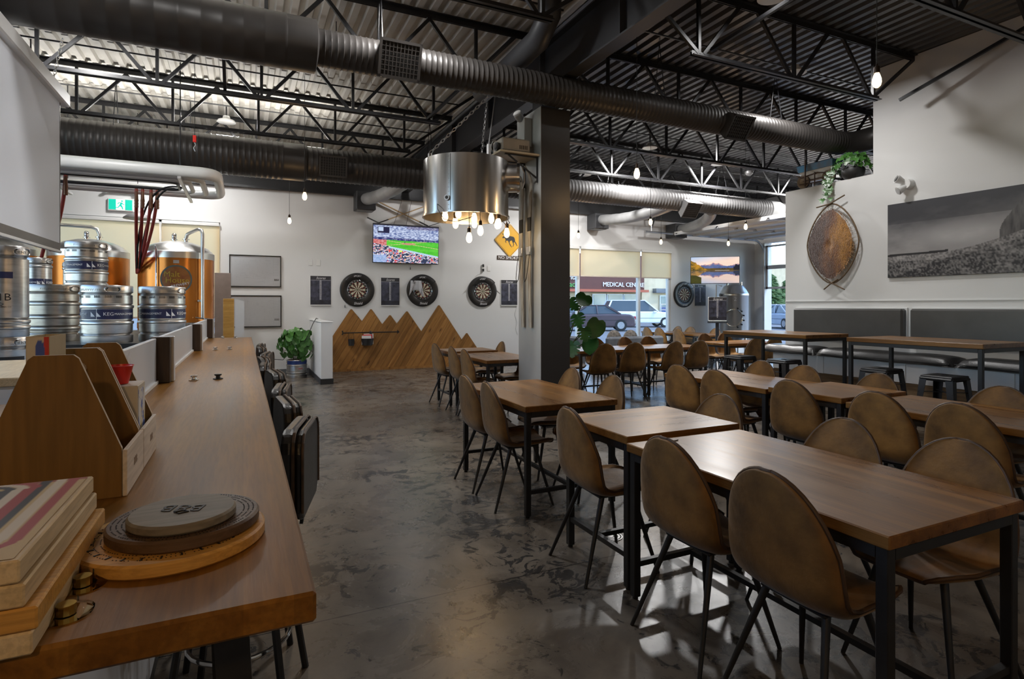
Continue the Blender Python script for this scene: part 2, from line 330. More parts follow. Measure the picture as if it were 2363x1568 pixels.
# ================================================================ the room
XL, XR, YF, YB, ZD = -5.0, 14.2, -4.0, 12.7, 4.64
def floor_mat():
    m, t, n, l, p = nodes('polished_stained_concrete')
    tc = n.new('ShaderNodeTexCoord')
    def noise(sc, det, rough=.6, dist=0., st=None):
        q = n.new('ShaderNodeTexNoise'); q.inputs['Scale'].default_value = sc; q.inputs['Detail'].default_value = det; q.inputs['Roughness'].default_value = rough; q.inputs['Distortion'].default_value = dist
        l.new(tc.outputs['Object'], q.inputs['Vector']); return q
    a = noise(.7, 6); b = noise(2.6, 8, .68, .6); c = noise(6.5, 9, .72, 1.4); e = noise(.9, 3)
    r1 = ramp(n, [(.32, (.075, .066, .057)), (.52, (.13, .115, .098)), (.72, (.20, .18, .152))]); l.new(b.outputs['Fac'], r1.inputs[0])
    r0 = ramp(n, [(.35, (.72, .74, .78)), (.65, (1.1, 1.03, .94))]); l.new(a.outputs['Fac'], r0.inputs[0])
    mx = n.new('ShaderNodeMixRGB'); mx.blend_type = 'MULTIPLY'; mx.inputs[0].default_value = 1; l.new(r1.outputs[0], mx.inputs[1]); l.new(r0.outputs[0], mx.inputs[2])
    # worn dark flakes
    ad = n.new('ShaderNodeMath'); ad.operation = 'MULTIPLY_ADD'; ad.inputs[1].default_value = .55; l.new(e.outputs['Fac'], ad.inputs[0]); l.new(c.outputs['Fac'], ad.inputs[2])
    rf = ramp(n, [(.835, (0, 0, 0)), (.855, (1, 1, 1))]); l.new(ad.outputs[0], rf.inputs[0])
    m2 = n.new('ShaderNodeMixRGB'); l.new(rf.outputs[0], m2.inputs[0]); l.new(mx.outputs[0], m2.inputs[1]); m2.inputs[2].default_value = (.026, .025, .025, 1)
    # saw-cut control joints
    sp = n.new('ShaderNodeSeparateXYZ'); l.new(tc.outputs['Object'], sp.inputs[0]); fac = None
    for ax, off, per in (('Y', 2.69, 3.3), ('X', -.02, 3.9)):
        s1 = n.new('ShaderNodeMath'); s1.operation = 'SUBTRACT'; s1.inputs[1].default_value = off; l.new(sp.outputs[ax], s1.inputs[0])
        pp = n.new('ShaderNodeMath'); pp.operation = 'PINGPONG'; pp.inputs[1].default_value = per / 2; ab = n.new('ShaderNodeMath'); ab.operation = 'ABSOLUTE'; l.new(s1.outputs[0], ab.inputs[0])
        md = n.new('ShaderNodeMath'); md.operation = 'MODULO'; md.inputs[1].default_value = per; l.new(ab.outputs[0], md.inputs[0]); l.new(md.outputs[0], pp.inputs[0])
        lt = n.new('ShaderNodeMath'); lt.operation = 'LESS_THAN'; lt.inputs[1].default_value = .0035; l.new(pp.outputs[0], lt.inputs[0])
        if fac is None: fac = lt
        else:
            mxm = n.new('ShaderNodeMath'); mxm.operation = 'MAXIMUM'; l.new(fac.outputs[0], mxm.inputs[0]); l.new(lt.outputs[0], mxm.inputs[1]); fac = mxm
    m3 = n.new('ShaderNodeMixRGB'); l.new(fac.outputs[0], m3.inputs[0]); l.new(m2.outputs[0], m3.inputs[1]); m3.inputs[2].default_value = (.012, .011, .01, 1)
    l.new(m3.outputs[0], p.inputs['Base Color'])
    rr = n.new('ShaderNodeMapRange'); rr.inputs['To Min'].default_value = .16; rr.inputs['To Max'].default_value = .40; l.new(b.outputs['Fac'], rr.inputs['Value']); l.new(rr.outputs[0], p.inputs['Roughness'])
    p.inputs['Specular IOR Level'].default_value = .45
    bp = n.new('ShaderNodeBump'); bp.inputs['Strength'].default_value = .12; bp.inputs['Distance'].default_value = .006; l.new(c.outputs['Fac'], bp.inputs['Height']); l.new(bp.outputs[0], p.inputs['Normal'])
    return m
M['floor'] = floor_mat()
def struct(name, mb, m, parent=None, smooth=None, label=None):
    o = mb.build(name, m, parent, smooth)
    if not parent: tag(o, label, None, None, 'structure')
    return o
struct('floor', MB().box(XL, XR, YF, YB, -.12, 0), M['floor'], label='polished dark stained concrete floor')
# back wall with two window openings; white below, black painted above
W1 = (-3.35, -.42, .85, 3.07); W2 = (6.45, 10.93, .22, 2.97)
mb = MB(); zt = 3.80
mb.box(XL, W1[0], YB, YB + .2, 0, zt); mb.box(W1[0], W1[1], YB, YB + .2, 0, W1[2]); mb.box(W1[0], W1[1], YB, YB + .2, W1[3], zt)
mb.box(W1[1], W2[0], YB, YB + .2, 0, zt); mb.box(W2[0], W2[1], YB, YB + .2, 0, W2[2]); mb.box(W2[0], W2[1], YB, YB + .2, W2[3], zt); mb.box(W2[1], XR + .2, YB, YB + .2, 0, zt)
struct('wall_back', mb, M['white'], label='white painted back wall')
o = struct('wall_back_upper', MB().box(XL, XR + .2, YB - .06, YB + .2, zt, ZD + .1), M['blackwall'], label='black painted band above the white back wall')
MB().bar((XL, YB - .075, zt + .02), (XR, YB - .075, zt + .02), .03, .05).build('ledge', M['blacksteel'], o)
struct('wall_left', MB().box(XL - .2, XL, YF, .6, 0, ZD).box(XL - .2, XL, 10.6, YB, 0, ZD).box(XL - .2, XL, .6, 10.6, 0, 1.0).box(XL - .2, XL, .6, 10.6, 4.0, ZD), M['white'], label='white side wall beyond the tanks')
lw = thing('window_3', 'long band of windows in the brewery side wall', None, (XL - .1, 0, 0), 0, None, 'structure')  # unseen windows, added so daylight reaches the deck
for k in range(7): y = .6 + k * 10 / 6; MB().box(-.05, .05, y - .04, y + .04, 1.0, 4.0).build('mullion', M['frame'], lw)
for k in range(6): y = .6 + k * 10 / 6; MB().box(-.004, .004, y + .04, y + 10 / 6 - .04, 1.0, 4.0).build('window_pane', M['glass'], lw)
struct('wall_front', MB().box(XL, XR, YF - .2, YF, 0, ZD), M['white'], label='white wall behind the viewer')
# right wall, stepped: full height near, low screen wall further back
RX = 7.8
struct('wall_right', MB().prism([(YF, 0), (6.37, 0), (6.37, 3.225), (4.972, 3.225), (4.972, ZD), (YF, ZD)], RX, RX + .16, 'x'), M['white'], label='white stepped wall above the bench seating')
struct('trim_1', MB().box(RX - .012, RX, 2.0, 6.37, 1.484, 1.494).box(RX - .035, RX, -4, 6.25, .0, .012), M['white'])
struct('wall_far_right', MB().box(XR, XR + .2, YF, 7.6, 0, ZD).box(XR, XR + .2, 12.25, YB, 0, ZD).box(XR, XR + .2, 7.6, 12.25, 3.3, ZD), M['white'], label='white outer wall around the overhead door')
hw = struct('wall_half', MB().box(1.262, 1.463, 10.76, YB, 0, 1.12), M['white'], label='low white wing wall beside the potted keg')
MB().box(1.25, 1.262, 10.748, YB, 0, .10).build('skirting', M['beam'], hw)
MB().box(1.25, 1.475, 10.74, 10.76, 0, .10).build('skirting', M['blackwall'], hw)
MB().box(1.25, 1.475, 10.748, YB, 1.12, 1.132, .004).build('cap', M['plastic_w'], hw)
mb = MB().box(-.42, 1.25, YB - .015, YB, 0, .11)
struct('baseboard_back', mb, mat('grey_rubber_baseboard', (.16, .165, .17), .5), label='grey rubber baseboard under the framed drawings')
struct('baseboard_far', MB().box(5.1, 6.45, YB - .015, YB, 0, .11).box(10.93, XR, YB - .015, YB, 0, .11), M['white'])
# corrugated steel roof deck
def deck(x0, x1, y0, y1, z):
    m_ = MB(); p = .152; k = 0; x = x0; vs = []; prof = []
    while x < x1:
        prof += [(x, z), (x + .066, z), (x + .086, z + .042), (x + .132, z + .042)]; x += p
    prof.append((x, z)); n = len(prof)
    m_.add([(a, y0, b) for a, b in prof] + [(a, y1, b) for a, b in prof], [(i, i + 1, i + 1 + n, i + n) for i in range(n - 1)]); return m_
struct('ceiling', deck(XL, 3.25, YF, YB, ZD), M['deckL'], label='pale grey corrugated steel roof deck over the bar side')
struct('ceiling.001', deck(3.29, XR, YF, YB, ZD), M['deckR'], label='black corrugated steel roof deck over the bench side')
struct('roof', MB().box(XL - .3, XR + .3, YF - .3, YB + .3, ZD + .05, ZD + .2), M['blackwall'], label='roof slab over the steel deck')
# main beam
bm_ = thing('roof_beam', 'deep dark steel beam running front to back over the pillar', None, (3.29, 0, 0), 0, None, 'structure')
MB().box(-.008, .008, YF, YB, 3.985, 4.50).build('web', M['beam'], bm_)
MB().box(-.082, .082, YF, YB, 3.968, 3.986).build('flange', M['beam'], bm_)
MB().box(-.082, .082, YF, YB, 4.50, 4.518).build('flange', M['beam'], bm_)
for y in (2.85, 4.45, 6.05, 7.65, 9.25):
    MB().box(-.078, .078, y - .006, y + .006, 3.986, 4.50).build('stiffener', M['beam'], bm_)
# square pillar
pl = thing('column', 'square boxed pillar with one charcoal face and one grey face', None, (3.293, 6.1, 0), 0, None, 'structure')
MB().box(-.1925, .1925, -.29, .29, 0, 3.72).build('core', M['colblack'], pl)
MB().box(-.197, -.1925, -.292, .29, 0, 3.72).build('side_panel', M['colgrey'], pl)
MB().box(-.09, .09, -.12, .12, 3.72, 3.97).build('steel_post', M['blacksteel'], pl)
MB().box(-.16, .16, -.2, .2, 3.945, 3.967).build('bearing_plate', M['blacksteel'], pl)
# open-web joists: top chord, bottom chord, verticals and diagonals
ZB, ZT, PAN = 3.95, 4.635, 1.17
web_v = MB().bar((0, 0, ZB + .03), (0, 0, ZT - .05), .034, .034).mesh('web_vertical', M['blacksteel'])
web_d = MB().bar((.06, 0, ZB + .04), (PAN / 2 - .02, 0, ZT - .05), .03, .036).mesh('web_diagonal', M['blacksteel'])
web_e = MB().bar((-.06, 0, ZB + .04), (-PAN / 2 + .02, 0, ZT - .05), .03, .036).mesh('web_diagonal', M['blacksteel'])
web_end = MB().bar((.0, 0, ZB + .03), (.80, 0, ZT - .06), .032, .036).mesh('web_end', M['blacksteel'])
web_end2 = MB().bar((.0, 0, ZB + .03), (-.80, 0, ZT - .06), .032, .036).mesh('web_end', M['blacksteel'])
def joist(xa, xb, y, label):
    t = thing('roof_joist', label, None, (0, y, 0), 0, None, 'structure')
    MB().box(xa, xb, -.05, -.008, ZT - .01, ZT).box(xa, xb, .008, .05, ZT - .01, ZT).box(xa, xb, -.014, -.008, ZT - .065, ZT).box(xa, xb, .008, .014, ZT - .065, ZT).build('top_chord', M['blacksteel'], t)
    a, b = xa + .72, xb - .72
    MB().box(a, b, -.045, -.006, ZB, ZB + .008).box(a, b, .006, .045, ZB, ZB + .008).box(a, b, -.012, -.006, ZB, ZB + .05).box(a, b, .006, .012, ZB, ZB + .05).build('bottom_chord', M['blacksteel'], t)
    n = max(2, round((b - a - .2) / PAN)); st = (b - a - .2) / n
    for i in range(n + 1):
        x = a + .1 + i * st; put('web_vertical', web_v, t, (x, 0, 0))
        if i < n: put('web_diagonal', web_d, t, (x, 0, 0))
        else: put('web_diagonal', web_end, t, (x, 0, 0))
        if i > 0: put('web_diagonal', web_e, t, (x, 0, 0))
        else: put('web_diagonal', web_end2, t, (x, 0, 0))
    return t
JY = [2.85, 4.45, 6.05, 7.65, 9.25, 10.85]
OR = ['first', 'second', 'third', 'fourth', 'fifth', 'sixth']
for k, y in enumerate(JY):
    joist(XL, 3.21, y, f'{OR[k]} black steel joist from the front over the bar side')
    joist(3.37, RX if y < 4.9 else XR, y, f'{OR[k]} black steel joist from the front over the bench side')
# slim conduits under the deck, one midway between each pair of joists
for k, y in enumerate([5.3, 6.9, 8.5, 10.1, 11.6]):
    o = MB().tube([(XL, y, 4.585), (3.1, y, 4.585)], .011, 6).build('conduit', M['blacksteel'], smooth=40)
    tag(o, f'thin dark conduit under pale deck, {OR[k]} run from the front', 'conduit', 'conduits under the pale roof deck')
    o = MB().tube([(3.5, y, 4.585), (XR, y, 4.585)], .011, 6).build('conduit', M['blacksteel'], smooth=40)
    tag(o, f'thin dark conduit under black deck, {OR[k]} run from the front', 'conduit', 'conduits under the black roof deck')
# diagonal sway braces between joists
def brace(p, q, label):
    tag(MB().bar(p, q, .035, .035).build('sway_brace', M['blacksteel']), label, 'brace', 'diagonal braces between the joists')
brace((4.35, 4.45, 4.05), (5.0, 2.85, 4.6), 'dark steel brace rising from the joist beside the main beam')
brace((7.5, 4.45, 4.02), (7.78, 2.85, 4.6), 'dark steel brace rising along the tall white wall')
brace((2.3, 7.65, 4.0), (2.9, 6.05, 4.6), 'dark steel brace above the metal drum light')
brace((-.2, 6.05, 4.55), (-.2, 7.65, 4.0), 'dark steel brace above the fermenting tanks')
brace((5.6, 7.65, 4.0), (5.9, 9.25, 4.6), 'dark steel brace behind the round air duct on the bench side')
# windows
def window(name, x0, x1, z0, z1, mull, label):
    w = thing(name, label, None, (0, YB, 0), 0, None, 'structure')
    for a in (x0, x1 - .06): MB().box(a, a + .06, .03, .15, z0, z1, .006).build('window_jamb', M['frame'], w)
    MB().box(x0, x1, .03, .15, z1 - .05, z1, .006).build('window_head', M['frame'], w); MB().box(x0, x1, .0, .16, z0 - .03, z0 + .03, .006).build('window_sill', M['frame'], w)
    xs = [x0] + mull + [x1]
    for q in mull: MB().box(q - .035, q + .035, .03, .15, z0, z1, .006).build('mullion', M['frame'], w)
    for a, b in zip(xs, xs[1:]): MB().box(a + .03, b - .03, .086, .094, z0, z1).build('window_pane', M['glass'], w)
    return w
window('window_1', *W1, [-1.43], 'window behind the fermenting tanks with cream shades')
window('window_2', *W2, [7.9, 9.86], 'wide storefront window beyond the dining tables')
def shade(x0, x1, z0, z1, label):
    t = thing('roller_shade', label, 'shade', ((x0 + x1) / 2, YB - .02, z0), 0, 'cream roller shades')
    h = z1 - z0; w = (x1 - x0) / 2
    MB().box(-w, w, -.004, 0, 0, h - .06).build('fabric', M['shade'], t)
    MB().box(-w, w, -.012, .006, -.02, .012, .004).build('hem_bar', M['plyface'], t)
    MB().box(-w, w, -.05, .015, h - .07, h, .01).build('cassette', M['plastic_w'], t)
shade(-3.35, -1.45, 1.2, 3.05, 'cream roller shade behind the farther copper tank, partly hidden by the screen')
shade(-1.41, -.43, 1.2, 3.05, 'cream roller shade behind the copper tank with the round logo')
shade(6.46, 7.88, 2.2, 2.96, 'cream roller shade half hidden by the square pillar')
shade(7.93, 9.83, 2.2, 2.96, 'widest cream roller shade of the storefront window')
shade(9.89, 10.92, 2.2, 2.96, 'narrow cream roller shade nearest the dartboard by the storefront window')
# overhead glazed door, half raised
gd = thing('door_1', 'half raised overhead door with glazed sections', None, (XR, 9.93, 0), 0, None, 'structure')
def section(z0, z1):
    for k in range(4):
        a = -2.32 + k * 1.16
        MB().box(-.02, .02, a, a + .05, z0, z1).box(-.02, .02, a + 1.11, a + 1.16, z0, z1).box(-.02, .02, a, a + 1.16, z0, z0 + .06).box(-.02, .02, a, a + 1.16, z1 - .05, z1).build('section_frame', M['frame'], gd)
        MB().box(-.004, .004, a + .05, a + 1.11, z0 + .06, z1 - .05).build('window_pane', M['glass'], gd)
section(1.92, 2.56); section(2.56, 3.22)
for k in range(5):   # sections lying flat overhead
    x1 = -.25 - k * .66; x0 = x1 - .645
    MB().box(x0, x1, -2.32, 2.32, 3.40, 3.44).build('flat_section', M['plastic_w'], gd)
    for y in (-2.28, -.77, .77, 2.24): MB().box(x0, x1, y - .03, y + .03, 3.375, 3.40).build('stile', M['frame'], gd)
    MB().box(x0, x0 + .05, -2.32, 2.32, 3.35, 3.40).build('strut', M['frame'], gd)
    for y in (-.77, .77): MB().box(x0 - .03, x0 + .06, y - .05, y + .05, 3.34, 3.372, .008).build('hinge', M['galv'], gd)
for y in (-2.38, 2.36):
    MB().tube([(-.08, y, 0), (-.08, y, 2.95)] + [(-.08 - .42 + .42 * math.cos(math.radians(a)), y, 2.95 + .42 * math.sin(math.radians(a))) for a in range(10, 91, 10)] + [(-4.5, y, 3.40)], .032, 8).build('track', M['galv'], gd, 40)
MB().box(-.1, .0, -2.5, -2.36, 0, 3.3).build('jamb', M['frame'], gd); MB().box(-.1, 0, 2.32, 2.42, 0, 3.3).build('jamb', M['frame'], gd)
MB().bar((-4.3, 2.36, 3.42), (-4.3, 2.36, 3.85), .04).bar((-4.0, 2.55, 3.85), (-4.3, 2.36, 3.45), .03).build('hanger', M['galv'], gd)
# ================================================================ dining tables
def table_parts(t, w, d, h, top_m, th=.042, low=True):
    """w across x, d along y, origin at the floor centre"""
    hx, hy = w / 2, d / 2; q = .038; ix, iy = hx - .012, hy - .012
    MB().box(-hx, hx, -hy, hy, h - th, h, .004).build('table_top', top_m, t)
    z1 = h - th
    for sx in (-1, 1):
        for sy in (-1, 1):
            a, b = sorted((sx * ix, sx * (ix - q))), sorted((sy * iy, sy * (iy - q)))
            lg = MB().box(a[0], a[1], b[0], b[1], .012, z1, .003).build('leg', M['black'], t)
            MB().cyl((sum(a) / 2, sum(b) / 2, 0), (sum(a) / 2, sum(b) / 2, .014), .014, n=10).build('levelling_foot', M['rubber'], lg)
    MB().box(-ix + q, ix - q, -iy, -iy + q, z1 - q, z1).build('apron_rail', M['black'], t); MB().box(-ix + q, ix - q, iy - q, iy, z1 - q, z1).build('apron_rail', M['black'], t)
    MB().box(-ix, -ix + q, -iy + q, iy - q, z1 - q, z1).build('apron_rail', M['black'], t); MB().box(ix - q, ix, -iy + q, iy - q, z1 - q, z1).build('apron_rail', M['black'], t)
    if low:
        s = .026
        if d >= w:
            for y in (-iy + q / 2, iy - q / 2): MB().box(-ix + q, ix - q, y - s / 2, y + s / 2, .155, .155 + s).build('stretcher', M['black'], t)
            MB().box(-s / 2, s / 2, -iy + q, iy - q, .157, .155 + s).build('long_stretcher', M['black'], t)
        else:
            for x in (-ix + q / 2, ix - q / 2): MB().box(x - s / 2, x + s / 2, -iy + q, iy - q, .155, .155 + s).build('stretcher', M['black'], t)
            MB().box(-ix + q, ix - q, -s / 2, s / 2, .157, .155 + s).build('long_stretcher', M['black'], t)
    return t
def table(name, label, x0, x1, y0, y1, h, group, low=True, mk='table', th=.042):
    t = thing(name, label, 'table', ((x0 + x1) / 2, (y0 + y1) / 2, 0), 0, group)
    return table_parts(t, x1 - x0, y1 - y0, h, M[mk], th, low)
G1 = 'wooden dining tables with black steel frames'
table('dining_table', 'long walnut dining table nearest the viewer at lower right', 1.69, 2.435, 1.03, 2.285, .75, G1)
table('dining_table', 'short square-ended walnut table butted behind the nearest long table', 1.715, 2.47, 2.31, 2.935, .772, G1, mk='tablex')
table('dining_table', 'walnut dining table standing alone just in front of the pillar', 1.69, 2.43, 3.385, 4.62, .75, G1)
table('dining_table', 'walnut dining table directly behind the pillar', 2.68, 3.425, 6.425, 7.60, .75, G1)
table('dining_table', 'short walnut table end-on between the pillar table and wooden mountains', 2.615, 3.36, 7.63, 8.24, .772, G1, mk='tablex')
table('dining_table', 'walnut dining table nearest the benches, closest of that row', 3.79, 4.535, 1.36, 2.61, .75, G1)
table('dining_table', 'short walnut table in the middle of the row before the benches', 3.785, 4.53, 2.635, 3.255, .772, G1)
table('dining_table', 'farthest walnut dining table of the row before the benches', 3.79, 4.535, 3.28, 4.50, .75, G1)
table('dining_table', 'walnut table across the room behind the monstera plant', 4.47, 5.70, 7.16, 7.91, .75, G1, mk='tablex')
table('dining_table', 'walnut table across the room adjoining the one behind the monstera', 5.72, 6.95, 7.16, 7.91, .75, G1, mk='tablex')
table('dining_table', 'walnut dining table between the high tables and steel tank', 7.72, 8.97, 7.46, 8.2, .75, G1, mk='tablex')
table('dining_table', 'far walnut table along the storefront window, nearer half', 9.5, 10.25, 9.75, 10.98, .75, G1)
table('dining_table', 'far walnut table along the storefront window, closest to the back wall', 9.5, 10.25, 11.0, 12.2, .75, G1)
table('bar_table', 'high walnut bar table nearer the viewer beside the wall bench', 6.05, 6.83, 2.86, 4.155, 1.07, 'high bar tables', False, th=.045)
table('bar_table', 'high walnut bar table farther away beside the wall bench', 6.05, 6.83, 4.66, 5.96, 1.07, 'high bar tables', False, th=.045)
# ================================================================ suede shell chairs
def shell_mesh():
    prof = [(.225, .432), (.215, .447), (.17, .456), (.09, .452), (0, .443), (-.08, .44), (-.135, .455), (-.165, .49), (-.178, .54), (-.185, .59), (-.191, .64), (-.197, .69), (-.203, .74), (-.208, .785), (-.212, .82), (-.215, .845), (-.217, .861), (-.2185, .870), (-.219, .874)]
    hw = [.13, .165, .195, .212, .220, .222, .223, .224] + [.224 * (1 - (max(0, (z - .50)) / .3755) ** 2.5) ** .5 for y, z in prof[8:]]
    hw[-1] = max(hw[-1], .02)
    # smooth by subdivision of the polyline
    P = []; m = len(prof); NS = 12
    for k in range(m):
        y, z = prof[k]; a = prof[max(k - 1, 0)]; b = prof[min(k + 1, m - 1)]; ty, tz = b[0] - a[0], b[1] - a[1]; L = math.hypot(ty, tz); ty /= L; tz /= L
        ny, nz = -tz, ty
        if nz < 0 or (abs(nz) < .3 and ny < 0): ny, nz = (ny, nz)
        # inner normal: up for the seat, forward for the back
        ny, nz = tz, -ty
        if k <= 6 and nz < 0: ny, nz = -ny, -nz
        if k > 6 and ny < 0: ny, nz = -ny, -nz
        row = []
        for i in range(NS + 1):
            s = i / NS * 2 - 1; x = hw[k] * math.sin(s * PI / 2)
            curl = (abs(s) ** 2.4) * (.030 if k < 4 else .045 if k < 10 else .045 * max(0, (.90 - z) / .26))
            row.append((x, y + ny * curl, z + nz * curl, ny, nz))
        P.append(row)
    th = .026; mb = MB(); n = NS + 1
    top = [(x, y, z) for r in P for x, y, z, a, b in r]
    bot = [(x * .985, y - a * th, z - b * th) for r in P for x, y, z, a, b in r]
    fs = []
    for k in range(m - 1):
        for i in range(NS):
            q = k * n + i; fs.append((q, q + 1, q + 1 + n, q + n)); fs.append((m * n + q, m * n + q + n, m * n + q + 1 + n, m * n + q + 1))
    loop = [i for i in range(n)] + [k * n + NS for k in range(1, m)] + [(m - 1) * n + i for i in range(NS - 1, -1, -1)] + [k * n for k in range(m - 2, 0, -1)]
    for a, b in zip(loop, loop[1:] + loop[:1]): fs.append((a, a + m * n, b + m * n, b))
    mb.add(top + bot, fs)
    rim = [tuple((Vector(top[i]) + Vector(bot[i])) / 2) for i in loop]
    return mb, rim
_sh, _rim = shell_mesh()
shell_me = _sh.mesh('shell', M['suede'], 50)
sub = None
pipe_me = MB().tube(_rim, .0075, 6, closed=True).mesh('piping', M['suedepipe'], 60)
pan_me = MB().box(-.13, .13, -.11, .13, .408, .424, .006).mesh('seat_pan', M['black'])
leg_me = {}
for sx in (-1, 1):
    for sy in (-1, 1):
        leg_me[sx, sy] = MB().cyl((sx * .115, .10 if sy > 0 else -.085, .415), (sx * .205, .205 if sy > 0 else -.235, 0), .0145, .0085, 10).mesh('leg', M['black'], 40)
def make_chair():
    t = thing('dining_chair', 'x', 'chair', (0, 0, 0), 0, 'tan suede shell chairs')
    s = put('shell', shell_me, t)
    md = s.modifiers.new('soften', 'SUBSURF'); md.levels = 1; md.render_levels = 1
    put('piping', pipe_me, s); put('seat_pan', pan_me, t)
    for k in leg_me: put('leg', leg_me[k], t)
    return t
chair0 = make_chair(); _used = [False]
def chair(x, y, face, label, dz=0, jit=4):
    rz = {'+x': -PI / 2, '-x': PI / 2, '+y': 0, '-y': PI}[face] + math.radians(random.uniform(-jit, jit))
    if not _used[0]:
        _used[0] = True; chair0.location = (x, y, 0); chair0.rotation_euler = (0, 0, rz); chair0['label'] = label; return chair0
    return copy_tree(chair0, None, (x, y, 0), rz, label)
B = 'tan suede shell chair '
chair(1.80, 1.36, '+x', B + 'seen from behind, largest and nearest at the front table', jit=2)
chair(1.80, 1.87, '+x', B + 'seen from behind, second nearest at the front table', jit=2)
chair(1.80, 2.63, '+x', B + 'on the aisle side of the short table behind the front table')
chair(1.80, 3.77, '+x', B + 'on the aisle side of the lone table, nearer the viewer')
chair(1.80, 4.23, '+x', B + 'on the aisle side of the lone table, nearer the pillar')
chair(2.42, 1.33, '-x', B + 'facing the nearest seen-from-behind chair across the front table', jit=2)
chair(2.40, 1.805, '-x', B + 'across the front table, next to the facing chair at its end', jit=2)
chair(2.43, 2.62, '-x', B + 'on the bench side of the short table behind the front table')
chair(2.39, 3.70, '-x', B + 'on the pillar side of the lone table, nearer the viewer')
chair(2.38, 4.30, '-x', B + 'on the pillar side of the lone table, directly before the pillar')
chair(2.72, 6.72, '+x', B + 'on the aisle side of the table behind the pillar, nearest')
chair(2.72, 7.20, '+x', B + 'on the aisle side of the table behind the pillar, second', jit=3)
chair(2.71, 7.91, '+x', B + 'with legs fully in view at the short table by the mountains', jit=3)
chair(3.36, 7.05, '-x', B + 'cut off by the grey pillar face, behind the pillar table')
chair(3.33, 7.92, '-x', B + 'against the white back wall beyond the short mountain table')
chair(3.84, 1.82, '+x', B + 'at the bench-side row, closest to the viewer on the near side')
chair(3.84, 2.30, '+x', B + 'at the bench-side row, second on the near side')
chair(3.84, 2.92, '+x', B + 'at the bench-side row, third on the near side')
chair(3.84, 3.66, '+x', B + 'at the bench-side row, fourth on the near side')
chair(3.85, 4.13, '+x', B + 'at the bench-side row, last on the near side')
chair(4.40, 2.06, '-x', B + 'on the bench side of its row, closest to the viewer')
chair(4.40, 2.91, '-x', B + 'on the bench side of its row, before the near black stool')
chair(4.40, 3.555, '-x', B + 'on the bench side of its row, third from the viewer')
chair(4.41, 4.05, '-x', B + 'on the bench side of its row, farthest from the viewer')
for x, l in ((4.74, 'right of the monstera leaf'), (5.27, 'second along from the monstera'), (6.0, 'third along from the monstera'), (6.52, 'last along from the monstera')):
    chair(x, 7.10, '+y', B + 'seen from behind at the cross table, ' + l, jit=7)
for x, l in ((4.78, 'half hidden by the pillar'), (5.38, 'behind the large monstera leaf'), (6.02, 'behind the second turned chair'), (6.50, 'near the tables joint')):
    chair(x, 7.95, '-y', B + 'at the cross table window side, ' + l, jit=7)
chair(8.03, 7.37, '+y', B + 'with its back turned beside the far high table'); chair(8.55, 7.40, '+y', B + 'tucked beside the bench end at the far table')
chair(8.15, 8.30, '-y', B + 'facing the viewer before the easel stand', jit=12); chair(8.66, 8.30, '-y', B + 'facing the viewer before the steel tank', jit=12)
for y, l in ((11.75, 'first from the window'), (11.29, 'second from the window'), (10.6, 'third from the window')):
    chair(9.55, y, '+x', B + 'sunlit by the storefront window, ' + l)
for y, l in ((11.85, 'nearest the back wall'), (11.35, 'in the middle'), (10.5, 'nearest the easel')):
    chair(10.22, y, '-x', B + 'beyond the far window table, ' + l)
# ================================================================ sheet metal bar stools
def stool(x, y, label, rz=0):
    t = thing('metal_stool', label, 'stool', (x, y, 0), rz, 'black sheet metal stools')
    h = .76; s = .152
    st = MB().box(-s, s, -s, s, h - .05, h - .008, .02).box(-s + .012, s - .012, -s + .012, s - .012, h - .02, h, .008).build('seat', M['blacksteel'], t)
    MB().lathe([(.02, h), (.034, h + .001), (.034, h + .003), (.02, h + .0025)], 16, close=True).build('grip_hole', M['rubber'], st)
    for sx in (-1, 1):
        for sy in (-1, 1):
            a, b = (sx * .142, sy * .142), (sx * .205, sy * .205)
            v = []
            for (cx, cy), z, w in ((a, h - .03, .062), (b, 0.01, .03)):
                v += [(cx, cy, z), (cx - sx * w, cy, z), (cx - sx * w, cy - sy * .004, z), (cx - sx * .004, cy - sy * .004, z), (cx - sx * .004, cy - sy * w, z), (cx, cy - sy * w, z)]
            lg = MB().add(v, [tuple(range(6)), tuple(range(11, 5, -1))] + [(i, i + 6, (i + 1) % 6 + 6, (i + 1) % 6) for i in range(6)]).build('leg', M['blacksteel'], t)
            MB().box(min(b[0], b[0] - sx * .032), max(b[0], b[0] - sx * .032), min(b[1], b[1] - sy * .032), max(b[1], b[1] - sy * .032), 0, .014).build('foot_cap', M['rubber'], lg)
    for a, b in (((-1, -1), (1, -1)), ((1, -1), (1, 1)), ((1, 1), (-1, 1)), ((-1, 1), (-1, -1))):
        MB().bar((a[0] * .178, a[1] * .178, .28), (b[0] * .178, b[1] * .178, .28), .012, .03).build('footrest', M['blacksteel'], t)
    MB().bar((-.15, -.15, .6), (.15, .15, .6), .02, .006).bar((-.15, .15, .6), (.15, -.15, .6), .02, .006).build('cross_brace', M['blacksteel'], t)
stool(6.02, 3.16, 'black metal stool nearest the viewer by the near high table'); stool(6.10, 3.80, 'black metal stool second from the viewer by the near high table')
stool(6.02, 4.94, 'black metal stool behind the brown chair at the far high table'); stool(5.96, 5.57, 'black metal stool farthest from the viewer at the far high table')
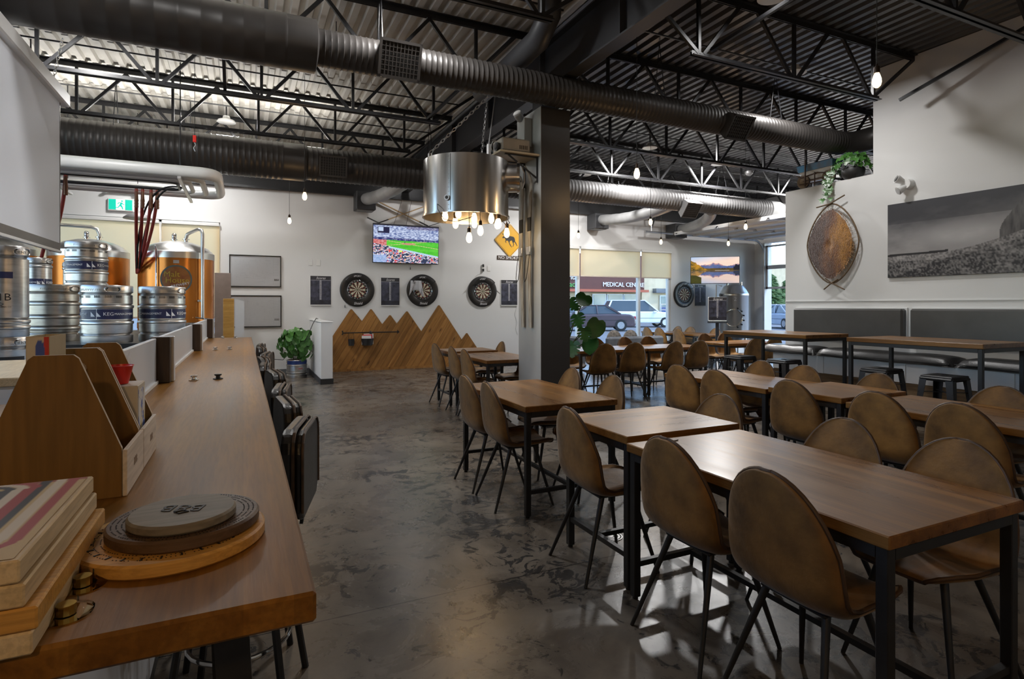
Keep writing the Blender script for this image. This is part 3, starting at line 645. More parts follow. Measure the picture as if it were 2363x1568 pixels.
# ================================================================ upholstered wall bench
bt = thing('upholstered_bench', 'raised white bench base clad in reclaimed boards under the cushions', 'bench', (7.4, 0, 0))
MB().box(-.02, .395, .3, 6.25, .47, .713).build('riser', M['white'], bt)
MB().box(.0, .395, .3, 6.25, 0, .47).build('plinth', M['blackwall'], bt)
for y in (1.0, 2.1, 3.2, 4.3, 5.4): MB().box(-.035, -.02, y, y + .06, .47, .70).build('batten', M['white'], bt)
random.seed(21)
for r in range(3):
    y = 6.25; z0 = .012 + r * .153
    while y > .35:
        L = random.uniform(.7, 1.5); y0 = max(.3, y - L); d = random.uniform(.018, .032)
        MB().box(-.0 - d, 0, y0 + .003, y - .003, z0, z0 + .148, .003).build('plank', M['reclaim'], bt); y = y0
def cushion(y0, y1, label):
    t = thing('bench_cushion', label, 'cushion', (7.53, (y0 + y1) / 2, .7165), 0, 'black vinyl bench seat cushions')
    w = (y1 - y0) / 2; mb = MB(); NX, NY = 14, 30; vs = []
    def H(a, b): # soft pillow
        e = (1 - abs(a) ** 5) * (1 - abs(b) ** 14); return .115 * max(e, 0) ** .45 + .004 * math.sin(b * 9)
    for j in range(NY + 1):
        for i in range(NX + 1):
            a = i / NX * 2 - 1; b = j / NY * 2 - 1; vs.append((a * .235, b * w, H(a, b)))
    n = NX + 1; fs = [(j * n + i, j * n + i + 1, (j + 1) * n + i + 1, (j + 1) * n + i) for j in range(NY) for i in range(NX)]
    k = len(vs); vs2 = [(x, y, 0) for x, y, z in vs]; fs2 = [tuple(reversed([q + k for q in f])) for f in fs]
    MB().add(vs + vs2, fs + fs2).build('cover', M['vinylblack'], t, 60)
    MB().tube([(-.232, -w + .02, .035), (-.238, 0, .035), (-.232, w - .02, .035)], .006, 6).build('piping', M['vinylblack'], t)
cushion(5.50, 6.42, 'black vinyl bench cushion at the far end of the bench'); cushion(3.76, 5.49, 'long black vinyl bench cushion behind the high tables'); cushion(1.4, 3.75, 'black vinyl bench cushion nearest the viewer under the landscape print')
def backrest(y0, y1, label):
    t = thing('bench_back_cushion', label, 'backrest', (7.745, (y0 + y1) / 2, .93), 0, 'grey upholstered wall backrests')
    w = (y1 - y0) / 2; p = MB().box(-.055, .05, -w, w, 0, .45, .022).build('pad', M['vinylgrey'], t)
    MB().box(.03, .054, -w - .015, w + .015, -.02, .465, .003).build('backing_board', M['white'], t)
backrest(4.53, 6.15, 'grey vinyl wall backrest panel at the far end of the bench'); backrest(2.75, 4.44, 'grey vinyl wall backrest panel under the landscape print')
# ================================================================ ducts
def spiral(prof_pts, pitch=.055, bump=.006):
    """expand (x, r) corner points into a ribbed profile"""
    out = []
    for (x0, r0), (x1, r1) in zip(prof_pts, prof_pts[1:]):
        n = max(1, int((x1 - x0) / pitch))
        for i in range(n):
            a = x0 + (x1 - x0) * i / n; b = x0 + (x1 - x0) * (i + 1) / n; ra = r0 + (r1 - r0) * i / n; w = b - a
            out += [(ra, a), (ra, a + w * .72), (ra + bump, a + w * .82), (ra + bump, a + w * .92)]
    out.append((prof_pts[-1][1], prof_pts[-1][0])); return out
def register(name, parent, loc, w, h, d, ang, m, grid=(10, 7)):
    """air register box hanging off a duct; its face looks along -y tilted down by ang; d = depth"""
    e = MB(); hw, hh = w / 2, h / 2
    e.add([(-hw * .82, 0, -hh * .82), (hw * .82, 0, -hh * .82), (hw * .82, 0, hh * .82), (-hw * .82, 0, hh * .82), (-hw, -d, -hh), (hw, -d, -hh), (hw, -d, hh), (-hw, -d, hh)],
          [(0, 1, 2, 3), (0, 4, 5, 1), (1, 5, 6, 2), (2, 6, 7, 3), (3, 7, 4, 0)])
    e.box(-hw, hw, -d - .012, -d, hh - .025, hh).box(-hw, hw, -d - .012, -d, -hh, -hh + .025).box(-hw, -hw + .025, -d - .012, -d, -hh, hh).box(hw - .025, hw, -d - .012, -d, -hh, hh)
    o = e.build(name, m, parent); o.location = loc; o.rotation_euler = (ang, 0, 0)
    MB().box(-hw + .02, hw - .02, -d + .004, -d + .008, -hh + .02, hh - .02).build('backing', M['rubber'], o)
    g = MB()
    for i in range(1, grid[0]): x = -hw + .025 + (w - .05) * i / grid[0]; g.box(x - .004, x + .004, -d - .008, -d, -hh + .02, hh - .02)
    for j in range(1, grid[1]): z = -hh + .025 + (h - .05) * j / grid[1]; g.box(-hw + .02, hw - .02, -d - .006, -d - .002, z - .004, z + .004)
    g.build('grille', m, o); return o
# near duct, crossing the whole room
DY, DZ = 5.55, 3.812
t = thing('air_duct', 'long dark spiral duct crossing the ceiling in front of the pillar', 'duct', (0, DY, DZ))
MB().lathe(spiral([(-5, .235), (.35, .235)], .16, .003) + spiral([(.35, .235), (.62, .163)], .3, 0), 36, ax='x').build('wide_run', M['duct'], t, 50)
MB().lathe(spiral([(.62, .163), (7.95, .163)]), 32, ax='x').build('narrow_run', M['duct'], t, 50)
MB().tube([(7.93, 0, 0), (8.05, -.01, .005), (8.2, -.06, .02), (8.32, -.17, .05), (8.38, -.32, .09), (8.40, -.55, .14), (8.40, -1.4, .25)], .166, 24).build('elbow', M['duct'], t, 50)
register('air_register', t, (1.33, -.10, -.03), .40, .34, .16, math.radians(20), M['duct'])
register('air_register', t, (5.7, -.09, -.04), .36, .32, .16, math.radians(35), M['duct'])
for x in (-.2, 1.2, 4.6, 6.6): MB().tube([(x, -.1, .12), (x, 0, .82), (x, .1, .12)], .006, 5).build('hanger_wire', M['blacksteel'], t)
# far duct along the back
DY2, DZ2 = 9.5, 3.66
t = thing('air_duct', 'big dark ribbed duct along the back of the ceiling', 'duct', (0, DY2, DZ2))
MB().lathe(spiral([(-5, .285), (.55, .285)], .075, .006) + spiral([(.55, .285), (.9, .255)], .4, 0), 40, ax='x').build('bar_side_run', M['duct'], t, 50)
MB().lathe(spiral([(.9, .255), (4.7, .255)], .075, .008), 36, ax='x').build('middle_run', M['duct'], t, 50)
MB().lathe([(.262, 4.7), (.262, 5.15), (.23, 5.35)], 36, ax='x').build('collar', M['ductlight'], t, 50)
MB().lathe(spiral([(5.35, .212), (11.0, .212)], .075, .008), 36, ax='x').build('bench_side_run', M['ductgrey'], t, 50)
MB().lathe([(.218, 11.0), (.218, 11.3), (.19, 11.4)], 30, ax='x').build('collar', M['ductlight'], t, 50)
MB().lathe(spiral([(11.4, .185), (14.1, .185)], .075, .006), 30, ax='x').build('end_run', M['ductgrey'], t, 50)
register('air_register', t, (1.25, -.18, -.06), .42, .32, .2, math.radians(10), M['duct'])
register('air_register', t, (8.5, -.12, -.12), .40, .36, .2, math.radians(38), M['ductgrey'])
for x in (-1.6, 2.9, 6.7, 9.6): MB().tube([(x, -.2, .15), (x, 0, .95), (x, .2, .15)], .006, 5).build('hanger_wire', M['blacksteel'], t)
def flex(a, mid, b, r, box, label, m):
    q = thing('branch_duct', label, 'duct', (0, 0, 0)); P0, P1, P2 = map(Vector, (a, mid, b))
    pts = [((1 - k / 14) ** 2 * P0 + 2 * (k / 14) * (1 - k / 14) * P1 + (k / 14) ** 2 * P2) for k in range(15)]
    MB().tube(pts, [r * (1 + .04 * (k % 2)) for k in range(15)], 20).build('flexible_tube', m, q, 60)
    x, y, z = b; MB().box(x - .2, x + .2, y - .02, YB - .062, z - .22, z + .16, .006).build('plenum_box', M['beam'], q)
    MB().box(x - .17, x + .17, y + .04, YB - .10, z - .232, z - .219).build('grille', M['ductgrey'], q)
flex((2.5, 9.6, 3.55), (2.45, 10.8, 3.5), (2.35, 12.25, 3.68), .12, 1, 'pale flexible branch duct ending in a black box above the television', M['ductlight'])
flex((8.3, 9.6, 3.6), (8.3, 10.8, 3.42), (8.3, 12.25, 3.62), .13, 1, 'pale branch duct dropping to a box left of the hanging track', M['ductlight'])
flex((9.4, 9.6, 3.55), (10.2, 10.4, 3.4), (10.9, 12.25, 3.52), .13, 1, 'pale branch duct dropping to a box above the raised door track', M['ductlight'])
# elbow pipe beside the beam
t = thing('vent_pipe', 'fat dark bent vent pipe hanging left of the main beam', 'pipe')
MB().tube([(2.72, 6.7, 4.10), (2.72, 5.7, 4.115), (2.74, 5.2, 4.15), (2.76, 5.0, 4.32), (2.76, 4.98, 4.66)], .12, 20).build('pipe', M['beam'], t, 50)
# ================================================================ overhead white pipe loop and hoses above the tanks
t = thing('pipe_loop', 'white rounded pipe loop hanging above the fermenting tanks', 'pipe', (0, 0, 3.16))
def loop(y0, y1, xe, r, z, rc, m, nm, flat=1.):
    P = [(-4.9, y0, z), (xe - rc, y0, z)] + [(xe - rc + rc * math.cos(math.radians(a)), y0 + rc + rc * math.sin(math.radians(a)), z) for a in range(-80, 1, 16)] + \
        [(xe - rc + rc * math.cos(math.radians(a)), y1 - rc + rc * math.sin(math.radians(a)), z) for a in range(0, 91, 15)] + [(-4.9, y1, z)]
    e = MB().tube(P, r, 14); e.v = [(x, y, z + (q - z) * flat) for x, y, q in e.v]; return e.build(nm, m, t, 50)
loop(8.62, 10.2, -.32, .062, 0.02, .22, M['plastic_w'], 'insulated_pipe', 1.3)
loop(8.80, 10.05, -.52, .04, -.02, .2, M['plastic_w'], 'inner_pipe'); loop(8.97, 9.88, -.68, .03, -.03, .16, M['plastic_w'], 'inner_pipe'); loop(9.12, 9.73, -.84, .022, -.03, .12, M['blacksteel'], 'black_line')
for x in (-.75, -2.3): MB().bar((x, 8.45, -.09), (x, 10.4, -.09), .04, .03).build('strut', M['galv'], t); MB().cyl((x, 8.62, -.1), (x, 8.62, 1.45), .008, n=6).build('threaded_rod', M['blacksteel'], t); MB().cyl((x, 10.2, -.1), (x, 10.2, 1.45), .008, n=6).build('threaded_rod', M['blacksteel'], t)
def hose(p0, p1, p2, label, m='red'):
    q = thing('hose', label, 'hose', (0, 0, 0), 0, 'hoses dropping to the fermenting tanks'); A, Bz, C = map(Vector, (p0, p1, p2))
    pts = [((1 - k / 14) ** 2 * A + 2 * (k / 14) * (1 - k / 14) * Bz + (k / 14) ** 2 * C) for k in range(15)]
    MB().tube(pts, .022 if m == 'red' else .013, 10).build('tube', M[m], q, 60)
    if m == 'red':
        MB().lathe([(.023, 0), (.027, .02), (.023, .04), (.027, .06), (.023, .09), (.028, .1), (.023, .14), (.018, .28)], 10, c=(A.x, A.y, A.z - .27)).build('coupling', mat_br, q, 50)
mat_br = mat('brass_and_rubber_coupling', (.20, .09, .05), .4, .4)
for k, (xa, xb, yb) in enumerate(((-1.396, -1.56, 10.95), (-1.32, -1.54, 11.05), (-1.215, -1.52, 10.75), (-1.139, -1.50, 10.65))):
    hose((xa, 9.74, 3.10), (xa - .01, 9.75, 2.6), (xb, yb, 1.95), f'red hose dropping between the copper tanks, {OR[k]} from the screen')
hose((-2.17, 9.13, 3.12), (-2.18, 9.15, 2.75), (-2.55, 10.0, 2.1), 'red hose right beside the projection screen edge'); hose((-2.08, 9.13, 3.12), (-2.09, 9.15, 2.7), (-2.45, 10.0, 2.2), 'red hose second from the projection screen edge')
hose((-.75, 9.42, 3.1), (-1.38, 9.7, 3.34), (-1.50, 10.5, 2.0), 'black hose looping down behind the red hoses', 'rubber'); hose((-.85, 9.42, 3.08), (-1.22, 9.65, 3.25), (-1.47, 10.5, 2.0), 'black hose looping down between the red hoses', 'rubber')
# red carabiner on a wire
t = thing('carabiner', 'small red carabiner and chain hanging before the big duct', 'carabiner', (-.55, 8.1, 3.42))
MB().tube([(0, 0, .12), (0, 0, 1.2)], .003, 4).build('wire', M['blacksteel'], t); MB().box(-.02, .02, -.008, .008, .03, .12, .006).build('clip', M['redbright'], t); MB().tube([(0, 0, .03), (.012, 0, 0), (-.01, 0, -.04), (.006, 0, -.08)], .006, 5).build('chain', M['galv'], t)
# ================================================================ pulled-down projection screen
t = thing('projection_screen', 'large pale projection screen hanging over the bar side', 'screen', (-1.6, 0, 0))
MB().box(-.004, .004, 4.2, 6.80, 2.02, 3.38).build('fabric', M['screenfab'], t)
MB().box(-.007, .007, 4.2, 6.80, 1.95, 2.02).build('black_border', M['vinylgrey'], t)
MB().box(-.013, .013, 4.18, 6.84, 1.925, 1.952, .005).build('weight_bar', M['plastic_w'], t)
MB().box(-.007, .007, 6.80, 6.815, 1.95, 3.38).build('side_border', M['vinylgrey'], t)
MB().box(-.055, .055, 4.05, 6.95, 3.37, 3.50, .012).build('housing', M['plastic_w'], t)
def chain_mb(p0, p1, r=.012, L=.05):
    e = MB(); A, Bv = Vector(p0), Vector(p1); n = max(2, int((Bv - A).length / (L * .72))); d = (Bv - A).normalized(); a = Vector((0, 0, 1)) if abs(d.z) < .9 else Vector((1, 0, 0)); u = d.cross(a).normalized(); w = d.cross(u)
    for k in range(n):
        c = A + (Bv - A) * ((k + .5) / n); q = u if k % 2 else w
        e.tube([c + d * math.cos(t_) * L / 2 + q * math.sin(t_) * r for t_ in [i * PI / 4 for i in range(8)]], .0035, 5, closed=True)
    return e
chain_mb((0, 6.6, 3.5), (.05, 6.7, 3.95)).build('chain', M['chrome'], t); chain_mb((0, 4.4, 3.5), (.05, 4.45, 3.95)).build('chain', M['chrome'], t)
# ================================================================ drum light
t = thing('drum_light', 'wide brushed metal drum lamp hung on chains beside the pillar', 'lamp', (2.26, 6.02, 2.40))
R_ = .475
MB().lathe([(R_, 0), (R_ + .012, .0), (R_ + .012, .018), (R_, .02), (R_, .62), (R_ - .006, .62), (R_ - .006, .0)], 72, close=True).build('drum_shell', M['drum'], t, 40)
MB().lathe([(R_ - .03, .42), (.0, .43)], 48).build('inner_plate', M['drum'], t, 40)
a0 = math.atan2(-6.02, -2.26)
def on(a, r, z): return (r * math.cos(a), r * math.sin(a), z)
MB().tube([on(a0 - .35, R_ + .001, .02), on(a0 - .35, R_ + .001, .61)], .003, 5).build('seam', M['blacksteel'], t)
riv = MB()
for k in range(13): riv.ball(on(a0 - .39, R_, .03 + k * .046), .005, 6, 4)
riv.build('rivets', M['galv'], t)
p = on(a0 - .42, R_ + .02, .15); MB().cyl(on(a0 - .42, R_ - .01, .15), p, .03, n=14).build('port', M['galv'], t, 40); MB().cyl(on(a0 - .42, R_ + .018, .15), on(a0 - .42, R_ + .022, .15), .018, n=12).build('port_hole', M['rubber'], t)
# side manway flange
b0 = a0 + 1.45
fl = MB().cyl(on(b0, R_ - .04, .45), on(b0, R_ + .10, .45), .16, n=28).build('manway', M['drum'], t, 40); MB().cyl(on(b0, R_ + .10, .45), on(b0, R_ + .13, .45), .175, n=28).build('flange', M['chrome'], fl, 40)
MB().tube([on(b0, R_ + .15, .33), on(b0, R_ + .18, .40), on(b0, R_ + .18, .5), on(b0, R_ + .15, .57)], .009, 6).build('handle', M['chrome'], fl)
for k, (x, y) in enumerate(((-.36, .2), (.3, .3), (.1, -.42))):
    MB().box(x - .02, x + .02, y - .02, y + .02, .60, .74, .006).build('lifting_lug', M['galv'], t)
chain_mb((-.36, .2, .74), (.42, -.3, 1.58), .016, .06).build('chain', M['galv'], t); chain_mb((.3, .3, .74), (.40, .35, 1.5), .012, .05).build('chain', M['galv'], t); MB().tube([(.1, -.42, .74), (.3, -.2, 1.55)], .006, 5).build('cable', M['galv'], t)
bulb_prof = [(.0, -.115), (.012, -.113), (.026, -.098), (.032, -.075), (.030, -.05), (.022, -.022), (.0145, -.004), (.0145, 0)]
bulb_me = MB().lathe(bulb_prof, 16).mesh('bulb', M['bulbglass'], 60)
sock_me = MB().lathe([(.0, .062), (.006, .062), (.008, .05), (.019, .042), (.021, .02), (.021, -.006), (.0, -.006)], 14).mesh('socket', mat('dark_bronze_socket', (.045, .028, .018), .4, .5), 40)
dl = [(-.33, -.25, .03), (-.2, -.3, .06), (-.16, -.1, -.02), (-.02, -.3, .02), (-.1, -.36, -.20), (.02, -.38, -.12), (.18, -.3, .03), (.12, .05, .02), (.33, -.12, .0), (.24, -.36, -.03), (.42, -.18, -.10), (-.05, .22, .05)]
for k, (x, y, z) in enumerate(dl):
    MB().tube([(x * .6, y * .6, .42), (x * .9, y * .9, .25 + z * .3), (x, y, z + .055)], .0035, 5).build('bulb_cord', M['rubber'], t)
    s = put('socket', sock_me, t, (x, y, z)); put('bulb', bulb_me, s)
MB().tube([(-.40, -.2, .12), (-.44, -.34, .02), (-.40, -.42, -.09), (-.28, -.42, -.11), (-.1, -.38, -.05), (0, -.3, .0), (.04, -.2, .2)], .004, 5).build('loose_cord', M['rubber'], t)
MB().tube([(.2, -.3, .2), (.24, -.40, -.04), (.31, -.42, -.12), (.38, -.34, -.07), (.42, -.18, .0)], .004, 5).build('loose_cord', M['rubber'], t)
l = bpy.data.lights.new('drum_glow', 'POINT'); l.energy = 12; l.color = (1, .62, .28); l.shadow_soft_size = .12; o = bpy.data.objects.new('drum_glow', l); COL.objects.link(o); o.parent = t; o.location = (0, -.1, -.02)
# ================================================================ pendant filament bulbs
def pendant(x, y, z, label, e=4):
    t = thing('pendant_bulb', label, 'lamp', (x, y, z + .115), 0, 'bare filament pendant bulbs')
    MB().tube([(0, 0, .055), (0, 0, ZD - z - .115)], .0032, 5).build('cord', M['rubber'], t)
    s = put('socket', sock_me, t); put('bulb', bulb_me, s)
    l = bpy.data.lights.new('filament', 'POINT'); l.energy = e; l.color = (1, .60, .26); l.shadow_soft_size = .04; o = bpy.data.objects.new('filament', l); COL.objects.link(o); o.parent = t; o.location = (0, 0, -.19)
for x, y, z, lb in ((4.31, 2.72, 3.06, 'largest bare pendant bulb, hanging in front of the tall white wall'), (3.86, 5.03, 2.80, 'bare pendant bulb hanging just right of the pillar before the duct'), (.775, 8.48, 2.90, 'bare pendant bulb close under the big duct above the drawings'), (.74, 10.9, 2.88, 'bare pendant bulb hanging lowest over the framed drawings'),
    (6.37, 10.27, 2.84, 'bare pendant bulb just right of the pillar before the storefront window'), (8.73, 10.48, 2.84, 'bare pendant bulb above the narrow window shade'), (6.58, 8.18, 2.86, 'bare pendant bulb under the pale branch duct'), (10.4, 10.07, 2.84, 'bare pendant bulb in front of the mountain lake television'), (8.6, 7.9, 2.86, 'bare pendant bulb below the raised door panel')):
    pendant(x, y, z, lb)
pendant(1.9, -.6, 2.3, 'bare pendant bulb behind the viewer over the front tables', 15); pendant(-.5, -.9, 2.3, 'bare pendant bulb behind the viewer over the bar end', 20)  # unseen bulbs added to warm the foreground
# ================================================================ high bay lamps on the deck; most are added to brighten the room
def highbay(x, y, label, e=170):
    t = thing('ceiling_lamp', label, 'lamp', (x, y, 4.38), 0, 'round white ceiling lamps')
    MB().lathe([(.0, .10), (.05, .10), (.06, .05), (.125, .03), (.14, .0), (.13, -.004)], 24).build('housing', M['plastic_w'], t, 40)
    MB().lathe([(.0, -.002), (.125, -.002), (.125, .002), (0, .002)], 24).build('lens', glow_w, t, 40); MB().cyl((0, 0, .1), (0, 0, .26), .01, n=8).build('stem', M['blacksteel'], t)
    l = bpy.data.lights.new('lamp_light', 'AREA'); l.shape = 'DISK'; l.size = .26; l.energy = e; l.color = (1, .985, .97); o = bpy.data.objects.new('lamp_light', l); COL.objects.link(o); o.parent = t; o.location = (0, 0, -.01)
glow_w = glow('white_lamp_lens', (1, .97, .92), 6)
for x, y, lb, e in ((6.35, 5.05, 'round ceiling lamp seen under the black deck near the tall wall', 34), (9.0, 9.0, 'round ceiling lamp over the far dining area', 150), (6.9, 8.6, 'round ceiling lamp over the cross tables', 100), (3.3, 12.0, 'round ceiling lamp close above the television wall', 16), (-.25, 10.3, 'round ceiling lamp in front of the framed drawings', 36), (-1.6, 7.0, 'round ceiling lamp above the stacked kegs', 45), (-1.2, 11.5, 'round ceiling lamp behind the fermenting tanks', 50), (12.3, 8.6, 'round ceiling lamp near the overhead door', 170), (-.6, 4.2, 'round ceiling lamp over the bar counter', 14), (1.35, 5.0, 'round ceiling lamp over the aisle beside the lone table', 52), (4.6, 3.9, 'round ceiling lamp over the bench-side tables', 7), (7.0, 11.0, 'round ceiling lamp near the storefront window', 80)):
    highbay(x, y, lb, e)
# heat detectors
def detector(x, y, label):
    t = thing('heat_detector', label, 'detector', (x, y, 4.3), 0, 'small round ceiling detectors'); MB().lathe([(0, -.06), (.05, -.055), (.085, -.02), (.085, .03), (.04, .05), (0, .05)], 18).build('body', M['ductgrey'], t, 40); MB().cyl((0, 0, .05), (0, 0, .34), .006, n=6).build('drop_rod', M['blacksteel'], t)
detector(.95, 6.7, 'grey round detector hanging under the pale deck'); detector(4.9, 6.9, 'grey round detector hanging under the black deck right of the pillar'); detector(9.9, 9.0, 'pale round detector hanging above the far duct')
t = thing('junction_box', 'small pale metal box fixed under the deck beside the duct', 'box', (2.05, 4.3, 4.42)); MB().box(-.07, .07, -.05, .05, -.05, .05, .008).build('box', M['ductgrey'], t); MB().cyl((0, 0, .05), (0, 0, .22), .008, n=6).build('stem', M['blacksteel'], t)

# added uplight strips, hidden on top of the ducts to brighten the deck
def uplight(x0, x1, y, z, e, label):
    t = thing('led_strip', label, 'lamp', ((x0 + x1) / 2, y, z), 0, 'LED uplights lying on the ducts'); L = (x1 - x0) / 2
    MB().box(-L, L, -.05, .05, 0, .03, .004).build('channel', M['plastic_w'], t); MB().box(-L + .02, L - .02, -.035, .035, .03, .034).build('lens', glow_w, t)
    for x in (-L * .7, L * .7): MB().box(x - .03, x + .03, -.06, .06, -.03, .0).build('clip', M['blacksteel'], t)
    l = bpy.data.lights.new('strip_light', 'AREA'); l.shape = 'RECTANGLE'; l.size = 2 * L - .05; l.size_y = .07; l.energy = e; l.color = (1, .97, .92); o = bpy.data.objects.new('strip_light', l); COL.objects.link(o); o.parent = t; o.location = (0, 0, .036); o.rotation_euler = (PI, 0, 0)
uplight(-4.6, 1.2, DY2 + .15, DZ2 + .265, 55, 'slim LED strip on the big duct over the bar side'); uplight(-4.6, .2, DY + .13, DZ + .225, 30, 'slim LED strip on the near duct over the bar side'); uplight(5.6, 10.8, DY2 + .11, DZ2 + .20, 5, 'slim LED strip on the big duct over the bench side')
# ================================================================ things on the back wall (plane y = YB)
YW = YB
def framed(x0, x1, z0, z1, label, seed, tilt=0):
    t = thing('framed_drawing', label, 'drawing', ((x0 + x1) / 2, YW - .003, (z0 + z1) / 2), 0, 'framed technical drawings'); w, h = x1 - x0, z1 - z0; f = .018
    t.rotation_euler = (0, tilt, 0)
    fr = MB()
    for a in ((-w / 2, w / 2, h / 2 - f, h / 2), (-w / 2, w / 2, -h / 2, -h / 2 + f), (-w / 2, -w / 2 + f, -h / 2, h / 2), (w / 2 - f, w / 2, -h / 2, h / 2)): fr.box(a[0], a[1], -.03, 0, a[2], a[3])
    fr.build('frame', M['black'], t)
    rnd = random.Random(seed); segs = []
    for _ in range(70):
        x, y = rnd.uniform(.07, .8), rnd.uniform(.1, .88); L = rnd.uniform(.02, .12)
        segs.append((x, y, x + L, y) if rnd.random() < .6 else (x, y, x, y + L * 1.3))
    for k in range(9): segs.append((.86, .1 + k * .09, .96, .1 + k * .09))
    segs += [(.86, .05, .86, .95), (.04, .95, .96, .95), (.04, .05, .04, .95), (.04, .05, .96, .05), (.96, .05, .96, .95)]
    g = MB(); wi, hi = w - 2 * f, h - 2 * f
    for x0_, y0_, x1_, y1_ in segs:
        X0, X1, Z0, Z1 = (x0_ - .5) * wi, (x1_ - .5) * wi, (y0_ - .5) * hi, (y1_ - .5) * hi; X1 = max(X1, X0 + .0015); Z1 = max(Z1, Z0 + .0015); g.box(X0, X1, -.0135, -.0125, Z0, Z1)
    pp = MB().box(-w / 2 + f, w / 2 - f, -.0125, -.004, -h / 2 + f, h / 2 - f).build('paper', mat('drawing_paper', (.70, .72, .75), .8, c2=(.67, .69, .72), scale=3), t)
    g.build('linework', mat('pale_drawing_ink', (.52, .54, .57), .8), pp)
    MB().box(-w / 2 + f, w / 2 - f, -.019, -.017, -h / 2 + f, h / 2 - f).build('glazing', pane('picture_glass', (1, 1, 1), .1, .02), t)
    put('logo_lettering', text_mesh('BBB', .055, M['inkblack'], .0005), pp, (w * .41, -.0145, -h * .27), (PI / 2, 0, 0))
framed(-.258, .70, 1.80, 2.444, 'black framed technical drawing, upper of the two beside the tank', 3)
framed(-.255, .706, .985, 1.632, 'black framed technical drawing, lower of the two beside the tank', 5)
def plate(x, z, label, sw=True):
    t = thing('wall_plate', label, 'outlet', (x, YW - .001, z), 0, 'white wall plates'); MB().box(-.042, .042, -.008, 0, -.066, .066, .003).build('plate', M['plastic_w'], t)
    if sw: MB().box(-.018, .018, -.012, -.008, -.035, .035, .002).build('rocker', M['plastic_w'], t)
    else:
        for q in (-.025, .025): MB().cyl((0, -.011, q), (0, -.008, q), .016, n=14).build('socket', M['plastic_w'], t)
plate(1.274, 2.335, 'blank white wall plate left of the paired outlet'); plate(1.433, 2.332, 'white outlet plate above the first scoreboard', False); plate(5.35, 2.32, 'white outlet plate beside the black sensor', False)
def score_fn(seed):
    def fn(u, v):
        b = fbm(u * 7, v * 10, seed); c = mixc((.012, .013, .02), (.075, .08, .125), b * 1.5 - .25)
        if v < .15: c = mixc(c, (.012, .012, .014), .6)
        if v > .87: return mixc((.015, .015, .018), (.05, .05, .06), b)
        if .845 < v < .87: return (.32, .33, .38)
        for x in (.21, .79):
            if abs(u - x) < .008: return (.42, .42, .46)
        if v > .16 and abs(abs(u - .49) - .036) < .007: return (.5, .5, .54)
        if v <= .16 and abs(u - .49) < .007: return (.5, .5, .54)
        return c
    return fn
def scoreboard(x0, x1, z0, z1, label, seed, loc=None, rz=0, tilt=0, group='dart scoreboards'):
    w, h = x1 - x0, z1 - z0; t = thing('dart_scoreboard', label, 'scoreboard', loc or ((x0 + x1) / 2, YW - .001, (z0 + z1) / 2), rz, group)
    if tilt: t.rotation_euler = (tilt, 0, rz)
    MB().box(-w / 2, w / 2, -.012, 0, -h / 2, h / 2, .002).build('board', M['black'], t)
    f = put('chalk_face', print_mesh('chalk_face', w - .008, h - .008, 50, 70, score_fn(seed), M['print']), t, (0, -.0125, 0))
    put('numbers', text_mesh('20\n19\n18\n17\n16\n15\n14\n13\n12\n11\n10\nD\nT\nB', .03, M['inkwhite'], .0004), f, (-.004, -.001, .012), (PI / 2, 0, 0))
    put('heading', text_mesh('Scores', .07, M['inkwhite'], .0004, shear=.3), f, (0, -.001, h / 2 - .045), (PI / 2, 0, 0))
    MB().box(-w / 2, w / 2, -.03, 0, -h / 2 - .018, -h / 2, .002).build('chalk_ledge', M['plastic_w'], t)
    MB().box(-w / 2 - .012, -w / 2, -.013, 0, -h / 2, h / 2, .001).build('edge_strip', M['plastic_w'], t)
scoreboard(1.274, 1.689, 1.442, 2.05, 'dark chalk scoreboard left of the first dartboard under the outlets', 2)
scoreboard(2.757, 3.169, 1.432, 2.042, 'dark chalk scoreboard between the first two dartboards', 4)
scoreboard(5.67, 6.108, 1.438, 2.047, 'dark chalk scoreboard beside the pillar under the moose sign', 6)
scoreboard(11.795, 12.215, 1.42, 2.035, 'dark chalk scoreboard under the mountain lake television', 8)
# dartboards: surround, board with 20 sectors, scoring rings, number ring, arched light frame
def wedge(r0, r1, a0, a1, y, n=4):
    e = MB(); vs = []
    for i in range(n + 1):
        a = a0 + (a1 - a0) * i / n
        for r in (r0, r1): vs.append((r * math.sin(a), y, r * math.cos(a)))
    return e.add(vs, [(2 * i, 2 * i + 1, 2 * i + 3, 2 * i + 2) for i in range(n)])
db_cols = {'dark': mat('black_sisal', (.05, .022, .012), .8), 'cream': mat('cream_sisal', (.62, .55, .42), .8), 'red': mat('red_sisal', (.32, .025, .02), .8), 'green': mat('green_sisal', (.04, .13, .06), .8)}
sect = {k: MB() for k in db_cols}
for k in range(20):
    a0, a1 = (k - .5) * PI / 10, (k + .5) * PI / 10; c1, c2 = ('dark', 'red') if k % 2 == 0 else ('cream', 'green')
    for r0, r1, c in ((.016, .099, c1), (.099, .107, c2), (.107, .162, c1), (.162, .170, c2)):
        w_ = wedge(r0, r1, a0, a1, 0); sect[c].add(w_.v, w_.f)
sect['green'].add(*(lambda w_: (w_.v, w_.f))(wedge(.006, .016, 0, 2 * PI, 0, 20))); sect['red'].add(*(lambda w_: (w_.v, w_.f))(wedge(0, .006, 0, 2 * PI, -.0003, 12)))
sect_me = {k: sect[k].mesh('sectors_' + k, db_cols[k]) for k in sect}
sur_me = MB().lathe([(.228, -.035), (.24, -.045), (.34, -.045), (.366, -.035), (.370, -.02), (.370, 0), (.228, 0)], 56, ax='y', close=True).mesh('surround', M['vinylblack'], 40)
brd_me = MB().lathe([(0, -.038), (.2255, -.038), (.2255, 0), (0, 0)], 48, ax='y').mesh('board', M['inkblack'], 40)
